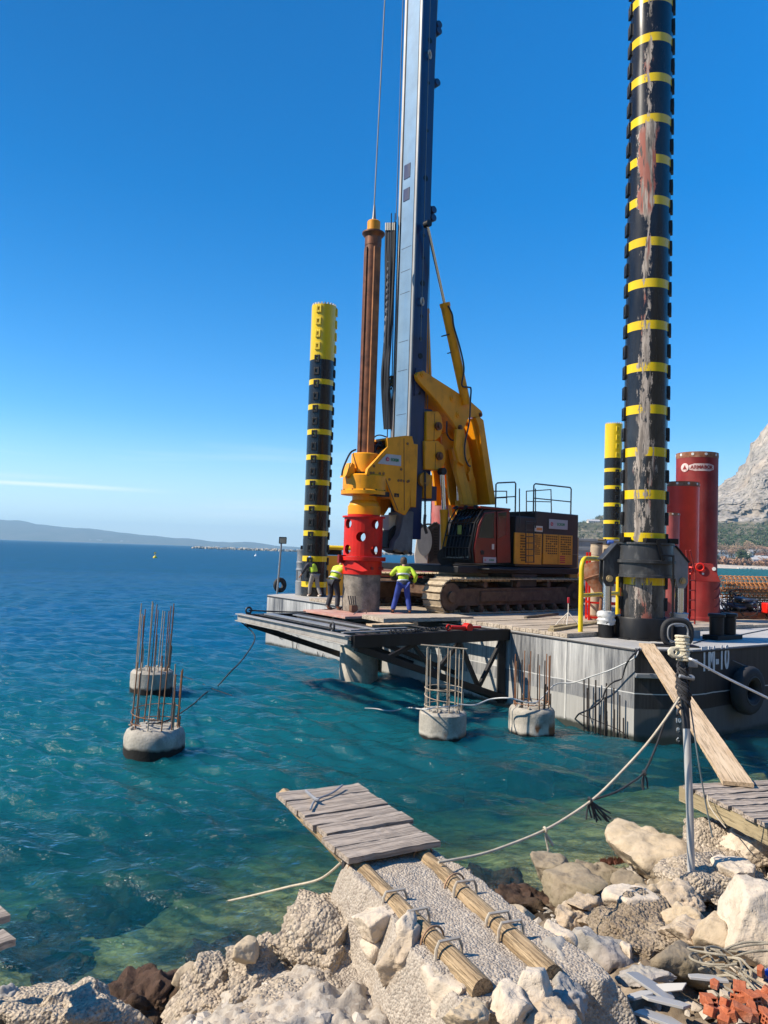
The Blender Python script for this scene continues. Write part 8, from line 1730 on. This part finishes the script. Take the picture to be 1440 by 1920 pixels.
for k, (u, y, wm, hm, lab, wc, rc) in enumerate(((1350, 720, 12, 6, 'white house just right of the tallest casing', WB, RF), (1418, 745, 18, 6, 'long pale house with a grey roof above the bare trees', WB, RF), (1436, 690, 14, 6, 'cream house at the right frame edge', WA, RT), (1402, 640, 13, 4, 'low cream house behind the small green pine', WA, RF), (1428, 628, 20, 5, 'white flat-fronted house nearest the beach', WB, RF), (1372, 735, 11, 6, 'cream house with red roof behind the bare trees', WA, RT), (1432, 800, 15, 6, 'pale house up the slope at the right edge', WB, RT), (1112, 1180, 18, 6, 'lone pale house on the scrubby hill behind the rig', WA, RF))): house(u, y, wm, hm, lab, wc, rc, k)
b = MB(); r = random.Random(9)
for k in range(240): u = r.uniform(1385, 1470); p = ony(u, 1000, 583 + r.uniform(-2, 3)); s_ = r.uniform(.4, 1.3); b.box(V((p.x, p.y, s_ * .3)), (s_ * 1.5, s_, s_), V((math.cos(k), math.sin(k), .2)).normalized(), V((-math.sin(k), math.cos(k), 0)))
o = b.build('shore_boulders', paint('beach_boulder', (.52, .49, .44), .9, var=.2)); o['kind'] = 'stuff'; tag(o, 'line of pale boulders along the edge of the far beach', 'boulders')

# ---- the hillside behind and to the right of the viewer, which shades and reflects as land does
def hillside():
    xs = np.linspace(-70, 260, 110); ys = np.concatenate([np.linspace(-260, -20, 60), np.linspace(-17, 60, 40)]); X, Y = np.meshgrid(xs, ys)
    back = np.maximum(-6 - Y, 0) * np.clip((X + 45) / 40, 0, 1); right = np.maximum(X - 34 - np.maximum(Y, 0) * .9, 0); Z = 1.0 + .42 * back + .35 * right; Z = np.where(Y > -4, np.where(right > 0, Z, -7), Z); Z = np.where((X < -45), -7, Z)
    P = np.stack([X.ravel() / 14, Y.ravel() / 14, X.ravel() * 0], 1); Z = Z + np.clip(back + right, 0, 8) * .3 * vfbm(P, 3, 2).reshape(X.shape)
    n = NT('hillside_scrub'); c = n.mix(n.rng(n.noise(.12, 5), .4, .6), (.05, .06, .03), (.22, .19, .14)); structure(grid_mesh('hillside', X, Y, Z, n.bsdf(c, .95)))
hillside()

# ---- the air between here and the far shores
HZ = True
if HZ:
    n = NT('haze_air'); pv = n.n('VolumePrincipled'); pv.inputs['Color'].default_value = (.52, .82, 1.0, 1); pv.inputs['Density'].default_value = 1.0e-4; pv.inputs['Anisotropy'].default_value = .1
    n.l(pv.outputs[0], n.out.inputs['Volume'])
    b = MB(); b.box((0, 5800, 156.5), (30000, 12800, 327)); o = b.build('haze', n.m, smooth=False); o['kind'] = 'stuff'; tag(o, 'thin bluish sea haze lying over the water toward the island', 'haze')
